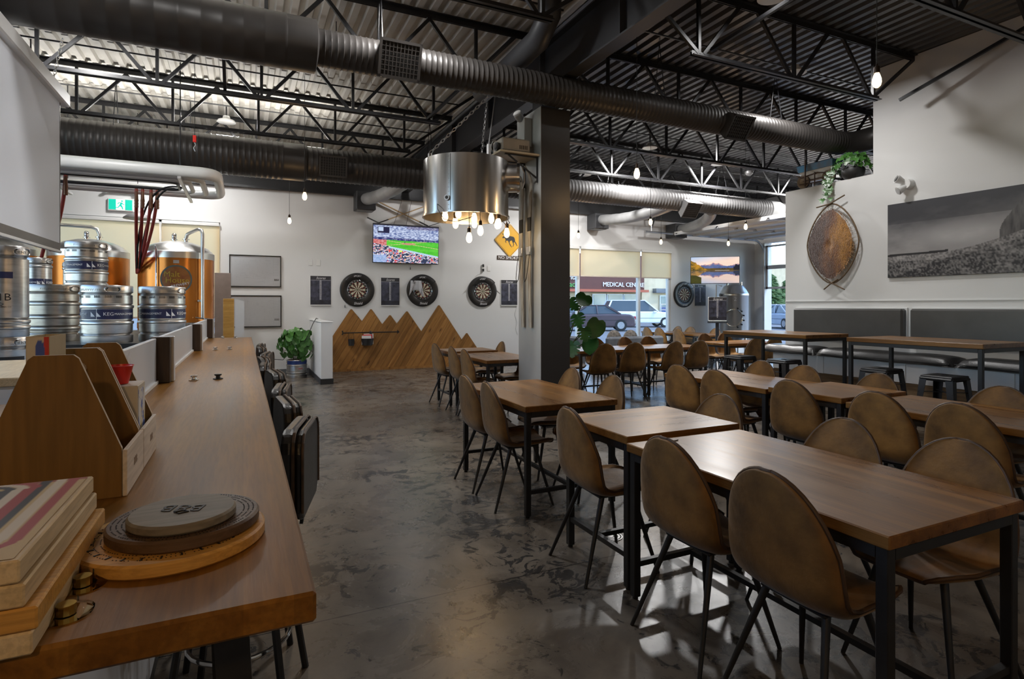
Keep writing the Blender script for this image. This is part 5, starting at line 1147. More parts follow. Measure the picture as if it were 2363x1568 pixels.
# ---------------------------------------------------------------- plywood caddies
def caddy(y0, y1, label, tint=None):
    t = thing('wooden_caddy', label, 'caddy', (-.302, y0, BZ + .0005), 0, 'plywood bottle caddies'); L = y1 - y0; th = .009
    tr = [(-.10, 0), (.10, 0), (.10, .088), (.036, .255), (.028, .262), (-.028, .262), (-.036, .255), (-.10, .088)]
    for y in (0, L - th):
        e = MB().prism(tr, y, y + th).build('end_panel', M['ply'], t)
        ed = MB(); P_ = [(a, b) for a, b in tr[1:]] + [tr[0]]
        for p, q in zip(P_[:-1], P_[1:]): ed.bar((p[0] * 1.004, y + th / 2, p[1] * 1.002), (q[0] * 1.004, y + th / 2, q[1] * 1.002), .0015, th - .0005, (0, 1, 0)) if False else ed.add([(p[0] * 1.003, y, p[1] * 1.001), (q[0] * 1.003, y, q[1] * 1.001), (q[0] * 1.003, y + th, q[1] * 1.001), (p[0] * 1.003, y + th, p[1] * 1.001)], [(0, 1, 2, 3)])
        ed.build('pale_edge', M['plyedge'], e)
    for s in (-1, 1):
        a, b = sorted((s * .1012, s * .1085)); MB().box(a, b, 0, L, 0, .085, .001).build('side_board', M['plyface'], t)
    MB().box(-.099, .099, th, L - th, .0, .008).build('base', M['ply'], t); MB().cyl((.0, .002, .222), (0, L - .002, .222), .011, n=14).build('handle', M['plyface'], t, 40)
    MB().box(-.004, .004, th, L - th, .008, .11).build('divider', M['ply'], t)
    return t
cA = caddy(1.25, 1.44, 'brown plywood caddy nearest the viewer with a yellow and red box'); cB = caddy(1.445, 1.635, 'brown plywood caddy behind the first, holding a white carton')
for c_, s_ in ((cA, .09), (cB, .11)): put('logo_print', text_mesh('BBB', .022, mat('faint_brown_stamp', (.42, .33, .27), .7), .0003), c_, (.1089, s_, .045), (PI / 2, 0, PI / 2))
def box_fn(u, v):
    k = math.sin(u * 22 + v * 13) + math.sin(v * 30 - u * 7); return (.66, .50, .02) if k > .55 else (.62, .60, .58) if k > .1 else (.38, .012, .012)
t = thing('snack_box', 'red and yellow printed box tilted in the first caddy', 'box', (-.248, 1.35, BZ + .012), .35, None); t.rotation_euler = (.0, -.28, .3)
MB().box(-.032, .032, -.062, .062, .03, .105, .002).build('carton', mat('red_carton', (.32, .015, .012), .5), t); put('top_print', print_mesh('top_print', .06, .12, 30, 50, box_fn, M['print']), t, (0, 0, .1054), (-PI / 2, 0, 0)); put('side_print', print_mesh('side_print', .118, .07, 50, 30, box_fn, M['print']), t, (.0324, 0, .067), (0, 0, PI / 2))
t = thing('white_carton', 'tall white carton standing in the second caddy', 'carton', (-.245, 1.535, BZ + .0095)); MB().box(-.035, .035, -.05, .05, 0, .165, .002).build('carton', mat('white_card', (.66, .60, .50), .6), t)
put('front_print', print_mesh('front_print', .09, .15, 30, 50, lambda u, v: (.10, .16, .45) if fbm(u * 4, v * 7, 31) > .60 else (.66, .50, .10) if fbm(u * 5, v * 4, 37) > .66 else (.68, .67, .66), M['print']), t, (.0354, 0, .08), (0, 0, PI / 2))
t = thing('red_cup', 'red plastic cup resting on top of the white carton', 'cup', (-.252, 1.53, BZ + .176)); MB().lathe([(.018, 0), (.027, .038), (.029, .040), (.0275, .041), (.017, .002), (0, .002)], 24).build('cup', M['redbright'], t, 40)
t = thing('card_box', 'open pale card box with blue star in the first caddy', 'box', (-.335, 1.345, BZ + .0095)); e = MB()
for a in ((-.017, -.015, -.05, .05), (.015, .017, -.05, .05), (-.017, .017, -.052, -.05), (-.017, .017, .05, .052)): e.box(a[0], a[1], a[2], a[3], .0, .285)
e.build('carton', mat('kraft_card', (.52, .42, .26), .6), t); put('front_print', print_mesh('front_print', .032, .2, 24, 50, lambda u, v: (.05, .10, .42) if (u - .6) ** 2 + ((v - .86) * 2) ** 2 < .05 else (.55, .04, .03) if v > .8 and u > .75 else (.60, .55, .45), M['print']), t, (0, -.0526, .184))
# dark bottle in the caddy
t = thing('dark_tin', 'small dark tin in the near corner of the first caddy', 'tin', (-.225, 1.275, BZ + .0095)); MB().lathe([(0, 0), (.02, 0), (.02, .06), (.016, .066), (0, .066)], 18).build('tin', M['black'], t, 40)
# service ledge and steel counter left of the bar
t = thing('service_counter', 'pale service counter behind the wooden caddies', 'counter', (-1.0, 2.9, 0)); MB().box(-.9, .28, -.0, .9, 0, 1.10).build('cabinet', M['panelw'], t); MB().box(-.92, .30, -.02, .92, 1.10, 1.135, .004).build('worktop', M['palewood'], t); MB().box(-.9, .28, -.018, -.005, .72, 1.09).build('board_front', M['plastic_w'], t)
MB().box(-.9, .28, -.022, -.018, .90, .906).box(-.9, .28, -.022, -.018, .99, .996).build('board_groove', M['ductgrey'], t)
# ================================================================ kegs
def keg_mesh(R, H, rings):
    """chime, neck groove, body with rolling rings, foot chime"""
    ch = .075; p = [(0, .03), (R - .03, .03), (R - .014, .0), (R - .002, .0), (R, .006), (R, ch - .012), (R - .012, ch - .004), (R - .016, ch + .004), (R - .003, ch + .016)]
    zs = sorted(rings)
    for z in zs: p += [(R - .002, z - .022), (R + .006, z - .014), (R + .007, z), (R + .004, z + .006), (R - .012, z + .012), (R - .002, z + .022)]
    p += [(R - .003, H - ch - .016), (R - .016, H - ch - .004), (R - .012, H - ch + .004), (R, H - ch + .012), (R + .001, H - .01), (R - .004, H), (R - .010, H), (R - .013, H - .01), (R - .013, H - .06), (R - .05, H - .045), (.04, H - .035), (.035, H - .028), (0, H - .028)]
    return MB().lathe(p, 56)
def pill(w, h, n=6):
    r = h / 2; return [(w / 2 - r + r * math.cos(math.radians(a)), r * math.sin(math.radians(a))) for a in range(-90, 91, 30)] + [(-w / 2 + r + r * math.cos(math.radians(a)), r * math.sin(math.radians(a))) for a in range(90, 271, 30)]
def curved(poly, R, a0, z, out, mb=None):
    e = mb or MB(); return e.add([((R + out) * math.cos(a0 + x / R), (R + out) * math.sin(a0 + x / R), z + y) for x, y in poly], [tuple(range(len(poly)))])
def band(R, z0, z1, a0, a1, out=.0015, n=40):
    vs = []
    for i in range(n + 1):
        a = a0 + (a1 - a0) * i / n
        for z in (z0, z1): vs.append(((R + out) * math.cos(a), (R + out) * math.sin(a), z))
    return MB().add(vs, [(2 * i, 2 * i + 2, 2 * i + 3, 2 * i + 1) for i in range(n)])
keg_cache = {}
def keg(x, y, z, R, H, label, style='navy', rot=0., steel='kegsteel', rings=None, group='steel beer kegs'):
    rings = rings or [H * .36, H * .64]; t = thing('beer_keg', label, 'keg', (x, y, z), 0, group)
    face = math.atan2(-y, -x) + rot
    key = (R, H, tuple(rings), steel)
    if key not in keg_cache: keg_cache[key] = keg_mesh(R, H, rings).mesh('keg_body', M[steel], 35)
    put('body', keg_cache[key], t)
    for a in (.75, -2.3):
        g = curved(pill(.11, .036), R, face + a, H - .04, .0018).build('hand_hole', M['rubber'], t)
        rim = [((R + .003) * math.cos(face + a + px / R), (R + .003) * math.sin(face + a + px / R), H - .04 + pz) for px, pz in pill(.12, .046)]; MB().tube(rim, .004, 5, closed=True).build('hand_hole_rim', M[steel], g, 60)
    put('embossing', wrap_text(text_mesh('KEG MANAGEMENT', .028, M[steel], .002), R, face - .1, .001), t, (0, 0, H - .042))
    if style == 'navy':
        zb = H * .5; b_ = band(R, zb - .045, zb + .045, face - 1.9, face + 1.9, .0).build('printed_band', M['navy'], t)
        for k, a in enumerate((-1.5, .55)):
            put('band_lettering', wrap_text(text_mesh('KEG', .042, M['inkwhite'], .0006), R, face + a + .04, .002), b_, (0, 0, zb)); put('band_lettering', wrap_text(text_mesh('MANAGEMENT', .028, M['inkwhite'], .0006), R, face + a + .74, .002), b_, (0, 0, zb))
            e = MB()
            for q in (-.10, -.055): curved([(q - .016, -.022), (q + .02, -.022), (q - .016, .022)], R, face + a - .06, zb, .0026, e)
            e.build('triangle_mark', M['inkwhite'], b_); band(R, zb - .045, zb + .045, face + a - .42, face + a - .40, .001, 3).build('divider', M['inkwhite'], b_)
        for k in range(6): put('stamp', wrap_text(text_mesh('BBB', .030, M['inkblack'], .0004), R, face - 1.1 + k * .42, .001), t, (0, 0, H - .105))
    return t
fr = 'beer keg '
keg(-.72, 6.53, 1.0845, .198, .52, 'steel keg nearest the bar in the front row, navy printed band', 'navy', .25)
keg(-1.13, 6.32, 1.0845, .198, .52, 'steel keg second from the bar in the front row, navy printed band', 'navy', -.55)
keg(-1.64, 6.80, 1.0845, .198, .535, 'dull unprinted steel keg in the front row beside the tall keg', 'plain', .2, 'kegdark', [.13, .235, .36])
keg(-1.587, 7.8, 1.6055, .198, .52, 'steel keg stacked highest in front of the copper tank', 'navy', .1)
keg(-1.587, 7.8, 1.0845, .198, .52, 'steel keg supporting the highest stacked keg', 'navy', .1)
keg(-2.27, 8.75, 1.40, .14, .60, 'slim steel keg with navy band behind the tall BBB keg', 'navy', .3, rings=[.15, .5]); keg(-1.96, 9.1, 1.40, .14, .58, 'slim plain steel keg second behind the tall BBB keg', 'plain', .3, rings=[.15, .5])
tk = keg(-1.483, 5.08, 1.2065, .118, .625, 'tall slim steel keg printed with a BBB logo beside the screen', 'plain', .0, rings=[.07, .11])
fa = math.atan2(-5.08, -1.483)
band(.118, .40, .445, fa - 1.4, fa + .8, .001).build('dark_band', M['navy'], tk)
for k, (dx, fl) in enumerate(((-.075, 1), (-.028, -1), (.022, 1))):
    me = text_mesh('B', .07, M['inkblack'], .0004)
    if fl < 0:
        for q in me.vertices: q.co.x = -q.co.x
    for q in me.vertices: q.co.x += dx
    put('logo_lettering', wrap_text(me, .118, fa + .38, .001), tk, (0, 0, .27))
MB().tube([(.1195 * math.cos(fa + .38 + a / .118), .1195 * math.sin(fa + .38 + a / .118), .23 + z) for a, z in ((-.045, .01), (-.03, -.008), (-.012, -.014), (.002, -.006), (-.012, .002), (-.03, .008))], .0022, 5, closed=True).build('hop_mark', M['inkblack'], tk)
put('small_lettering', wrap_text(text_mesh('BEER BREWING CO', .013, M['inkblack'], .0003), .118, fa + .25, .001), tk, (0, 0, .205))
tk2 = keg(-1.483, 5.08, .5815, .118, .625, 'lower slim keg with black label under the BBB keg', 'plain', .0, rings=[.3])
band(.118, .40, .49, fa - 1.4, fa + 1.4, .001).build('black_label', M['inkblack'], tk2); put('label_lettering', wrap_text(text_mesh('KEG MANAGEMENT', .034, M['inkwhite'], .0004), .118, fa + .3, .002), tk2, (0, 0, .445))
t = thing('keg_rack', 'low dark steel rack carrying the front kegs', 'rack', (-1.5, 7.5, 0)); MB().box(-1.0, 1.0, -1.45, 1.85, 1.04, 1.084).build('deck', M['black'], t)
for x in (-.95, 0, .95):
    for y in (-1.4, 1.8): MB().box(x - .03, x + .03, y - .03, y + .03, 0, 1.04).build('post', M['black'], t)
MB().box(-.95, -.28, 1.05, 1.82, 1.084, 1.3995).build('riser', M['black'], t)
t = thing('keg_plinth', 'dark base under the tall slim kegs', 'plinth', (-1.483, 5.08, 0)); MB().box(-.25, .25, -.2, .2, .0, .581, .01).build('base', M['black'], t)
# ================================================================ fermenting tanks
def tank(x, y, R, z0, z1, label, logo):
    t = thing('fermenting_tank', label, 'tank', (x, y, 0), 0, 'copper clad fermenting tanks'); f = math.atan2(-y, -x)
    MB().lathe([(R, z0), (R, z1 - .10)], 64).build('cladding', M['copper'], t, 40); MB().lathe([(R + .004, z1 - .10), (R + .004, z1), (R - .02, z1 + .02)], 64).build('top_band', M['steel'], t, 40)
    MB().lathe([(R - .02, z1 + .02), (R * .85, z1 + .085), (R * .62, z1 + .15), (R * .35, z1 + .195), (0, z1 + .215)], 64).build('dome', M['steel'], t, 60)
    MB().lathe([(R + .003, z0 - .04), (R + .003, z0), (R - .02, z0 - .06), (.2, .35), (0, .33)], 48).build('cone_bottom', M['steel'], t, 40)
    for k in range(4): a = f + .7 + k * PI / 2; MB().cyl(((R - .08) * math.cos(a), (R - .08) * math.sin(a), 0), ((R - .08) * math.cos(a), (R - .08) * math.sin(a), z0 + .05), .035, n=12).build('leg', M['steel'], t, 40)
    dz = z1 + .20
    pv = MB().lathe([(0, 0), (.03, 0), (.03, .03), (.05, .03), (.05, .042), (.03, .045), (.036, .07), (.036, .12), (.02, .14), (0, .14)], 16, c=(-.04, 0, dz)).build('pressure_valve', M['chrome'], t, 40)
    cl = MB().lathe([(.03, 0), (.06, .0), (.06, .012), (.03, .014), (.03, .06), (.055, .06), (.055, .072), (.03, .074)], 16, c=(.13, 0, dz - .02)).build('clamp', M['chrome'], t, 40)
    return t, f
tR, fR = tank(-1.0, 10.95, .55, .9, 2.28, 'copper tank nearest the framed drawings, with a round brewery logo', True)
px, py = .13, 0; ra = fR + .62
MB().tube([(.13, 0, 2.44), (.13, 0, 2.55), (.15, -.02, 2.61), (.2, -.06, 2.64), (.34, -.40, 2.66), (.385, -.45, 2.64), (.40, -.47, 2.58), (.40, -.47, 1.2)], .027, 12).build('blow_off_pipe', M['steel'], tR, 50)
MB().tube([(.20, -.57, 2.2), (.22, -.63, 2.2), (.22, -.63, 1.0)], .012, 8).build('sight_tube', M['chrome'], tR, 50) if False else None
MB().tube([(.55 * math.cos(fR - .55) * .97, .55 * math.sin(fR - .55) * .97, 2.30), (.57 * math.cos(fR - .55), .57 * math.sin(fR - .55), 2.36), (.585 * math.cos(fR - .5), .585 * math.sin(fR - .5), 2.30), (.585 * math.cos(fR - .5), .585 * math.sin(fR - .5), 1.0)], .012, 8).build('sight_tube', M['chrome'], tR, 50)
la = fR - .02; R3 = .55
def logo_disc(r, out, m, nm, parent):
    vs = [((R3 + out) * math.cos(la), (R3 + out) * math.sin(la), 0)]; n = 40
    for rr in (r * .5, r):
        for k in range(n): a = 2 * PI * k / n; x_, z_ = rr * math.cos(a), rr * math.sin(a); vs.append(((R3 + out) * math.cos(la + x_ / R3), (R3 + out) * math.sin(la + x_ / R3), z_))
    fs = [(0, 1 + k, 1 + (k + 1) % n) for k in range(n)] + [(1 + k, 1 + n + k, 1 + n + (k + 1) % n, 1 + (k + 1) % n) for k in range(n)]
    o = MB().add(vs, fs).build(nm, m, parent); o.location = (0, 0, 1.84); return o
lg = logo_disc(.225, .003, mat('teal_logo_ring', (.10, .13, .12), .5), 'logo_ring', tR)
def sub(r, out, m, nm): o = logo_disc(r, out, m, nm, lg); o.location = (0, 0, 0); return o
sub(.20, .005, mat('rust_logo_field', (.22, .055, .012), .5, c2=(.34, .13, .02), scale=9), 'logo_field')
yl = mat('gold_logo_print', (.55, .36, .03), .5)
for body, sz, dx, dz_, m_, sh in (('Malt', .125, -.06, .075, yl, .0), ('House', .125, .015, -.02, yl, .0), ('BREWERY', .058, .055, -.09, M['inkwhite'], .0), ('HAND CRAFTED BEER', .026, 0, -.155, M['inkwhite'], 0)):
    me = text_mesh(body, sz, m_, .0006)
    for q in me.vertices: q.co.x += dx; q.co.y += dz_ + (.25 * (q.co.x - dx) if body == 'BREWERY' else 0)
    put('logo_lettering', wrap_text(me, R3, la, .0075), lg)
MB().box(-.04, .04, -.02, .02, 0, .05).build('name_plate', M['galv'], lg, None, ((R3 + .0) * math.cos(la), (R3) * math.sin(la), .25), la + PI / 2)
MB().lathe([(.553, .0), (.558, .0), (.558, .09), (.553, .09)], 64, c=(0, 0, 1.06), close=True).build('lower_band', M['chrome'], tR, 40)
for dx in (0, .06): MB().cyl((.54 * math.cos(fR + .52 + dx), .54 * math.sin(fR + .52 + dx), 1.50), (.60 * math.cos(fR + .52 + dx), .60 * math.sin(fR + .52 + dx), 1.50), .018, n=10).build('sample_port', M['chrome'], tR, 40)
vx, vy = .55 * math.cos(fR + .6), .55 * math.sin(fR + .6)
MB().cyl((vx, vy, 1.15), (vx * 1.25, vy * 1.25, 1.15), .03, n=12).tube([(vx * 1.2, vy * 1.2, 1.15), (vx * 1.2 + .1, vy * 1.2, 1.2), (vx * 1.2 - .12, vy * 1.2, 1.23)], .012, 6).build('valve', M['chrome'], tR, 40)
tL, fL = tank(-2.28, 11.4, .55, .9, 2.30, 'copper tank half hidden behind the stacked keg', False)
MB().tube([(.13, 0, 2.5), (.13, 0, 2.6), (.10, 0, 2.68), (.02, 0, 2.71), (-.9, 0, 2.74)], .027, 12).build('blow_off_pipe', M['steel'], tL, 50)
tank(-3.5, 11.4, .55, .9, 2.3, 'copper tank farthest left, glimpsed under the projection screen', False)
# boards leaning beside the tank
t = thing('door_slab', 'tall pale brown slab standing behind the copper tank', 'board', (-.36, 12.3, 0)); MB().box(-.14, .14, -.03, .03, 0, 2.05, .004).build('slab', mat('taupe_laminate', (.24, .19, .165), .5), t)
t = thing('leaning_board', 'tan wooden board leaning behind the far end of the bar', 'board', (-.19, 9.0, 0)); MB().box(-.07, .07, -.03, .03, 0, 1.52, .004).build('board', M['maple'], t)
t = thing('leaning_whiteboard', 'white panel leaning beside the tan board behind the bar', 'board', (-.05, 8.9, 0)); MB().add([(-.06, -.02, 0), (.05, -.02, 0), (.05, .02, 0), (-.06, .02, 0), (-.06, -.02, 1.52), (.06, -.02, 1.48), (.06, .02, 1.48), (-.06, .02, 1.52)], [(0, 3, 2, 1), (4, 5, 6, 7), (0, 1, 5, 4), (1, 2, 6, 5), (2, 3, 7, 6), (3, 0, 4, 7)]).build('panel', M['plastic_w'], t)
t = thing('back_cabinet', 'dark back cabinet filling behind the bar upstand', 'cabinet', (-.30, 8.2, 0)); MB().box(-.15, .15, -.5, .55, 0, .95).build('cabinet', M['browntrim'], t)
# ================================================================ things on the pillar
t = thing('projector_shelf', 'small pale plywood shelf on black brackets fixed to the pillar', 'shelf', (3.095, 6.07, 3.15))
MB().box(-.50, .0, -.24, .22, 0, .022, .002).build('board', M['shelfply'] if 'shelfply' in M else M.setdefault('shelfply', wood('pale_pine_board', (.56, .44, .28), (.66, .54, .37), (.74, .63, .46), 'x', rough=.5)), t)
for y in (-.19, .15):
    MB().bar((-.42, y, -.008), (-.003, y, -.008), .022, .012).bar((-.008, y, -.30), (-.008, y, -.0), .022, .012).bar((-.38, y, -.012), (-.012, y, -.25), .018, .014).build('bracket', M['black'], t)
t = thing('projector', 'beige video projector on the shelf beside the pillar', 'projector', (2.83, 6.05, 3.1725)); MB().box(-.17, .19, -.13, .14, .012, .175, .014).build('housing', mat('beige_plastic', (.50, .44, .36), .45), t)
MB().box(-.168, .188, -.1315, -.13, .03, .034).build('seam', M['rubber'], t); ln = MB().cyl((-.17, -.04, .075), (-.215, -.045, .075), .048, .05, 20).build('lens_barrel', M['black'], t, 40); MB().cyl((-.214, -.045, .075), (-.218, -.045, .075), .036, n=18).build('lens', M['glasslens'] if 'glasslens' in M else M.setdefault('glasslens', mat('lens_glass', (.02, .025, .04), .05, c2=(.03, .03, .05))), ln)
for x in (-.13, .15):
    for y in (-.09, .1): MB().cyl((x, y, 0), (x, y, .014), .012, n=8).build('foot', M['rubber'], t)
for k in range(5): MB().box(.05 + k * .022, .06 + k * .022, -.132, -.1305, .055, .10).build('vent_slot', M['rubber'], t)
MB().tube([(-.2, .08, .05), (-.23, .06, .09), (-.22, .03, .15), (-.17, .05, .17), (-.1, .10, .14)], .007, 6).build('power_lead', M['plastic_w'], t)
t = thing('flood_lamp', 'small steel flood lamp on a box at the pillar top', 'lamp', (3.05, 6.12, 3.62)); MB().box(-.06, .04, -.10, .10, -.32, .02, .005).build('box', M['colgrey'], t); MB().cyl((-.06, 0, .02), (-.13, -.05, .07), .045, .055, 16).build('head', M['galv'], t, 40); MB().cyl((-.12, -.045, .06), (-.135, -.055, .072), .05, n=16).build('lens', M['plastic_w'], t)
def ski(y, label, dy, z0=1.16, z1=3.06):
    t = thing('ski', label, 'ski', (3.083, y, 0), 0, 'pair of old wooden skis'); P = []; n = 22
    for k in range(n + 1):
        q = k / n; z = z0 + (z1 - z0) * q; w = .034 - .006 * math.sin(PI * q) if q < .93 else .034 * (1 - (q - .93) / .085)
        x = -.012 - .02 * math.sin(PI * q) - (.09 * max(0, (q - .88) / .12) ** 2); P.append((x, dy * q, z, max(w, .006)))
    vs = []
    for x, yy, z, w in P: vs += [(x - .006, yy - w, z), (x - .006, yy + w, z), (x + .006, yy + w, z), (x + .006, yy - w, z)]
    fs = [(0, 3, 2, 1), (4 * n, 4 * n + 1, 4 * n + 2, 4 * n + 3)]
    for k in range(n):
        a = 4 * k; fs += [(a + i, a + (i + 1) % 4, a + 4 + (i + 1) % 4, a + 4 + i) for i in range(4)]
    MB().add(vs, fs).build('plank', M['skiwood'], t, 30)
    MB().box(-.055, -.038, dy * .5 - .05, dy * .5 + .05, 2.02, 2.12, .004).build('toe_binding', M['galv'], t); MB().tube([(-.05, dy * .5 - .045, 2.06), (-.075, dy * .5 - .05, 1.9), (-.09, dy * .5 - .03, 1.74), (-.09, dy * .5 + .01, 1.70), (-.085, dy * .5 + .045, 1.75), (-.07, dy * .5 + .05, 1.9), (-.05, dy * .5 + .045, 2.06)], .004, 5).build('cable', M['rubber'], t)
    MB().box(-.045, -.034, dy * .6 - .04, dy * .6 + .04, 2.30, 2.46).build('top_plate', M['rubber'], t)
M['skiwood'] = mat('worn_white_ski_paint', (.50, .47, .40), .45, c2=(.22, .19, .15), scale=5, stretch=(6, 6, 1))
ski(6.02, 'worn ski on the grey pillar face, nearer the charcoal edge', -.03); ski(6.22, 'worn ski on the grey pillar face, nearer the moose sign', .0)
# ================================================================ things on the right wall
def butte(u, v):
    u *= 2.0  # picture runs on past the frame
    hz = .285 + .02 * u + max(0, (u - .42)) ** 1.6 * .42
    n1 = fbm(u * 5, v * 7, 41); n2 = vn(u * 90 + v * 20, v * 55, 43)
    if u > .86 and hz < v < hz + min(.50, .10 + ((u - .86) * 3.2) ** .6 * .40) - .02 * n2: return mixc((.02, .02, .024), (.20, .19, .185), fbm(u * 30, v * 4, 45) * 1.3 - .25)
    if v < hz:
        q = fbm(u * 9, v * 16, 47); c = mixc((.012, .012, .016), (.36, .345, .34), n2 * .75 + q * .75 - .42 - (hz - v) * .35 + (.22 if v > hz - .08 else 0)); return c
    if v < hz + .028 and u < .5: return (.012, .012, .015)
    d = (v - hz); w = math.exp(-((u - .62) / .34) ** 2 - ((v - .52) / .14) ** 2)
    c = mixc((.30, .29, .29), (.055, .056, .065), d * 2.0 + (n1 - .5) * .9); c = mixc(c, (.55, .54, .54), w * (.3 + n1 * 1.0) * .8)
    if v > .72: c = mixc(c, (.04, .041, .048), .6)
    return c
t = thing('landscape_print', 'large black and white prairie butte photograph on the wall', 'picture', (RX - .001, 3.31, 2.276), -PI / 2)
MB().box(-1.45, 1.45, -.03, 0, -.485, .485, .002).build('panel', M['inkblack'], t); put('photograph', print_mesh('photograph', 2.895, .965, 420, 150, butte, M['print']), t, (0, -.0305, 0))
# stretched beaver pelt on a bent wood hoop
t = thing('stretched_pelt', 'golden brown fur pelt laced onto a bent willow hoop', 'pelt', (RX - .06, 5.52, 2.32), -PI / 2)
def ov(a, k=1.): # hoop outline, pointed at the top and bottom
    r = 1 / (abs(math.sin(a)) ** 1.6 / .58 ** 1.6 + abs(math.cos(a)) ** 1.6 / .40 ** 1.6) ** (1 / 1.6); return (r * k * math.cos(a), r * k * math.sin(a))
hoop = [(ov(2 * PI * k / 48)[0], -.02, ov(2 * PI * k / 48)[1]) for k in range(48)]
hw_ = mat('bent_willow', (.17, .11, .06), .7, c2=(.10, .06, .03), scale=20)
MB().tube(hoop, .011, 7, closed=True).build('hoop', hw_, t, 60)
MB().tube([(-.24, -.03, .56), (-.02, -.04, .578), (.10, -.035, .63), (.2, -.03, .67)], .010, 7).build('twig', hw_, t, 60)
MB().tube([(-.12, -.03, -.66), (.0, -.04, -.575), (.1, -.03, -.52)], .010, 7).build('twig', hw_, t, 60)
MB().tube([(.2, -.03, -.67), (.02, -.04, -.58), (-.1, -.03, -.50)], .009, 7).build('twig', hw_, t, 60)
vs = [(0, -.045, 0)]; n_ = 60; rows = 8; rnd = random.Random(9)
for j in range(1, rows + 1):
    for k in range(n_):
        a = 2 * PI * k / n_; q = .86 * j / rows * (1 + (.04 * (vn(k * .7, j, 3) - .5) + (.02 * rnd.uniform(-1, 1) if j == rows else 0))); x, z = ov(a, q); vs.append((x - .02 * q, -.045 - .03 * (1 - (j / rows) ** 2) - .006 * vn(k * .5, j * .8, 5), z - .01))
fs = [(0, 1 + k, 1 + (k + 1) % n_) for k in range(n_)]
for j in range(rows - 1): a = 1 + j * n_; fs += [(a + k, a + n_ + k, a + n_ + (k + 1) % n_, a + (k + 1) % n_) for k in range(n_)]
def fur_mat():
    m, tt, n, l, p = nodes('golden_fur'); tc = n.new('ShaderNodeTexCoord'); mp = n.new('ShaderNodeMapping'); mp.inputs['Scale'].default_value = (5, 5, 1.6); l.new(tc.outputs['Object'], mp.inputs[0])
    a = n.new('ShaderNodeTexNoise'); a.inputs['Scale'].default_value = 1.3; a.inputs['Detail'].default_value = 6; l.new(mp.outputs[0], a.inputs['Vector']); b = n.new('ShaderNodeTexNoise'); b.inputs['Scale'].default_value = 26; b.inputs['Detail'].default_value = 3; l.new(mp.outputs[0], b.inputs['Vector'])
    sp = n.new('ShaderNodeSeparateXYZ'); l.new(tc.outputs['Object'], sp.inputs[0]); ma = n.new('ShaderNodeMath'); ma.operation = 'MULTIPLY_ADD'; ma.inputs[1].default_value = .7; l.new(sp.outputs['X'], ma.inputs[0]); l.new(a.outputs['Fac'], ma.inputs[2])
    r = ramp(n, [(.32, (.055, .015, .004)), (.52, (.18, .06, .008)), (.72, (.44, .20, .02))]); l.new(ma.outputs[0], r.inputs[0]); r2 = ramp(n, [(.3, (.35, .3, .25)), (.6, (1.15, 1.1, 1))]); l.new(b.outputs['Fac'], r2.inputs[0])
    mx = n.new('ShaderNodeMixRGB'); mx.blend_type = 'MULTIPLY'; mx.inputs[0].default_value = .8; l.new(r.outputs[0], mx.inputs[1]); l.new(r2.outputs[0], mx.inputs[2]); l.new(mx.outputs[0], p.inputs['Base Color']); p.inputs['Roughness'].default_value = .6
    p.inputs['Sheen Weight'].default_value = .5; bp = n.new('ShaderNodeBump'); bp.inputs['Strength'].default_value = .8; bp.inputs['Distance'].default_value = .02; l.new(b.outputs['Fac'], bp.inputs['Height']); l.new(bp.outputs[0], p.inputs['Normal']); return m
M['fur'] = fur_mat()
MB().add(vs, fs).build('pelt', M['fur'], t, 60)
fur = MB(); rnd = random.Random(3)
for k in range(900):   # guard hairs round the rim and over the hide
    a = rnd.uniform(0, 2 * PI); q = .86 * math.sqrt(rnd.uniform(.05, 1)); 
    if k < 420: q = .85
    x, z = ov(a, q); L = rnd.uniform(.025, .05); ax_, az_ = (math.cos(a), math.sin(a)) if k < 420 else (rnd.uniform(-.3, .3), -1); y = -.05 - .028 * (1 - (q / .86) ** 2)
    fur.add([(x - .003, y, z), (x + .003, y, z), (x + ax_ * L, y - .012, z + az_ * L - .006)], [(0, 1, 2)])
o = fur.build('guard_hairs', M['fur'], t); o['kind'] = 'stuff'
la_ = MB()
for k in range(44):
    a = 2 * PI * k / 44; p_, q_ = ov(a, 1.0), ov(a + .05, .84); la_.tube([(p_[0], -.02, p_[1]), (q_[0] - .015, -.045, q_[1] - .01)], .0022, 4)
la_.build('lacing', mat('pale_lacing', (.45, .38, .28), .7), t)
# twin emergency lamp
t = thing('emergency_lamp', 'white twin-head emergency lamp high on the tall wall', 'lamp', (RX - .001, 4.5, 2.99), -PI / 2); MB().cyl((0, 0, 0), (0, -.09, 0), .07, .06, 20).build('base', M['plastic_w'], t, 40)
for s_, z_ in ((-.03, .075), (-.01, -.085)):
    hd = MB().cyl((s_, -.07, z_ * .4), (s_ - .05, -.14, z_), .032, .055, 16).build('lamp_head', M['plastic_w'], t, 40); MB().cyl((s_ - .046, -.137, z_ * .97), (s_ - .052, -.146, z_ * 1.02), .046, n=16).build('lens', M['chrome'], hd, 40)
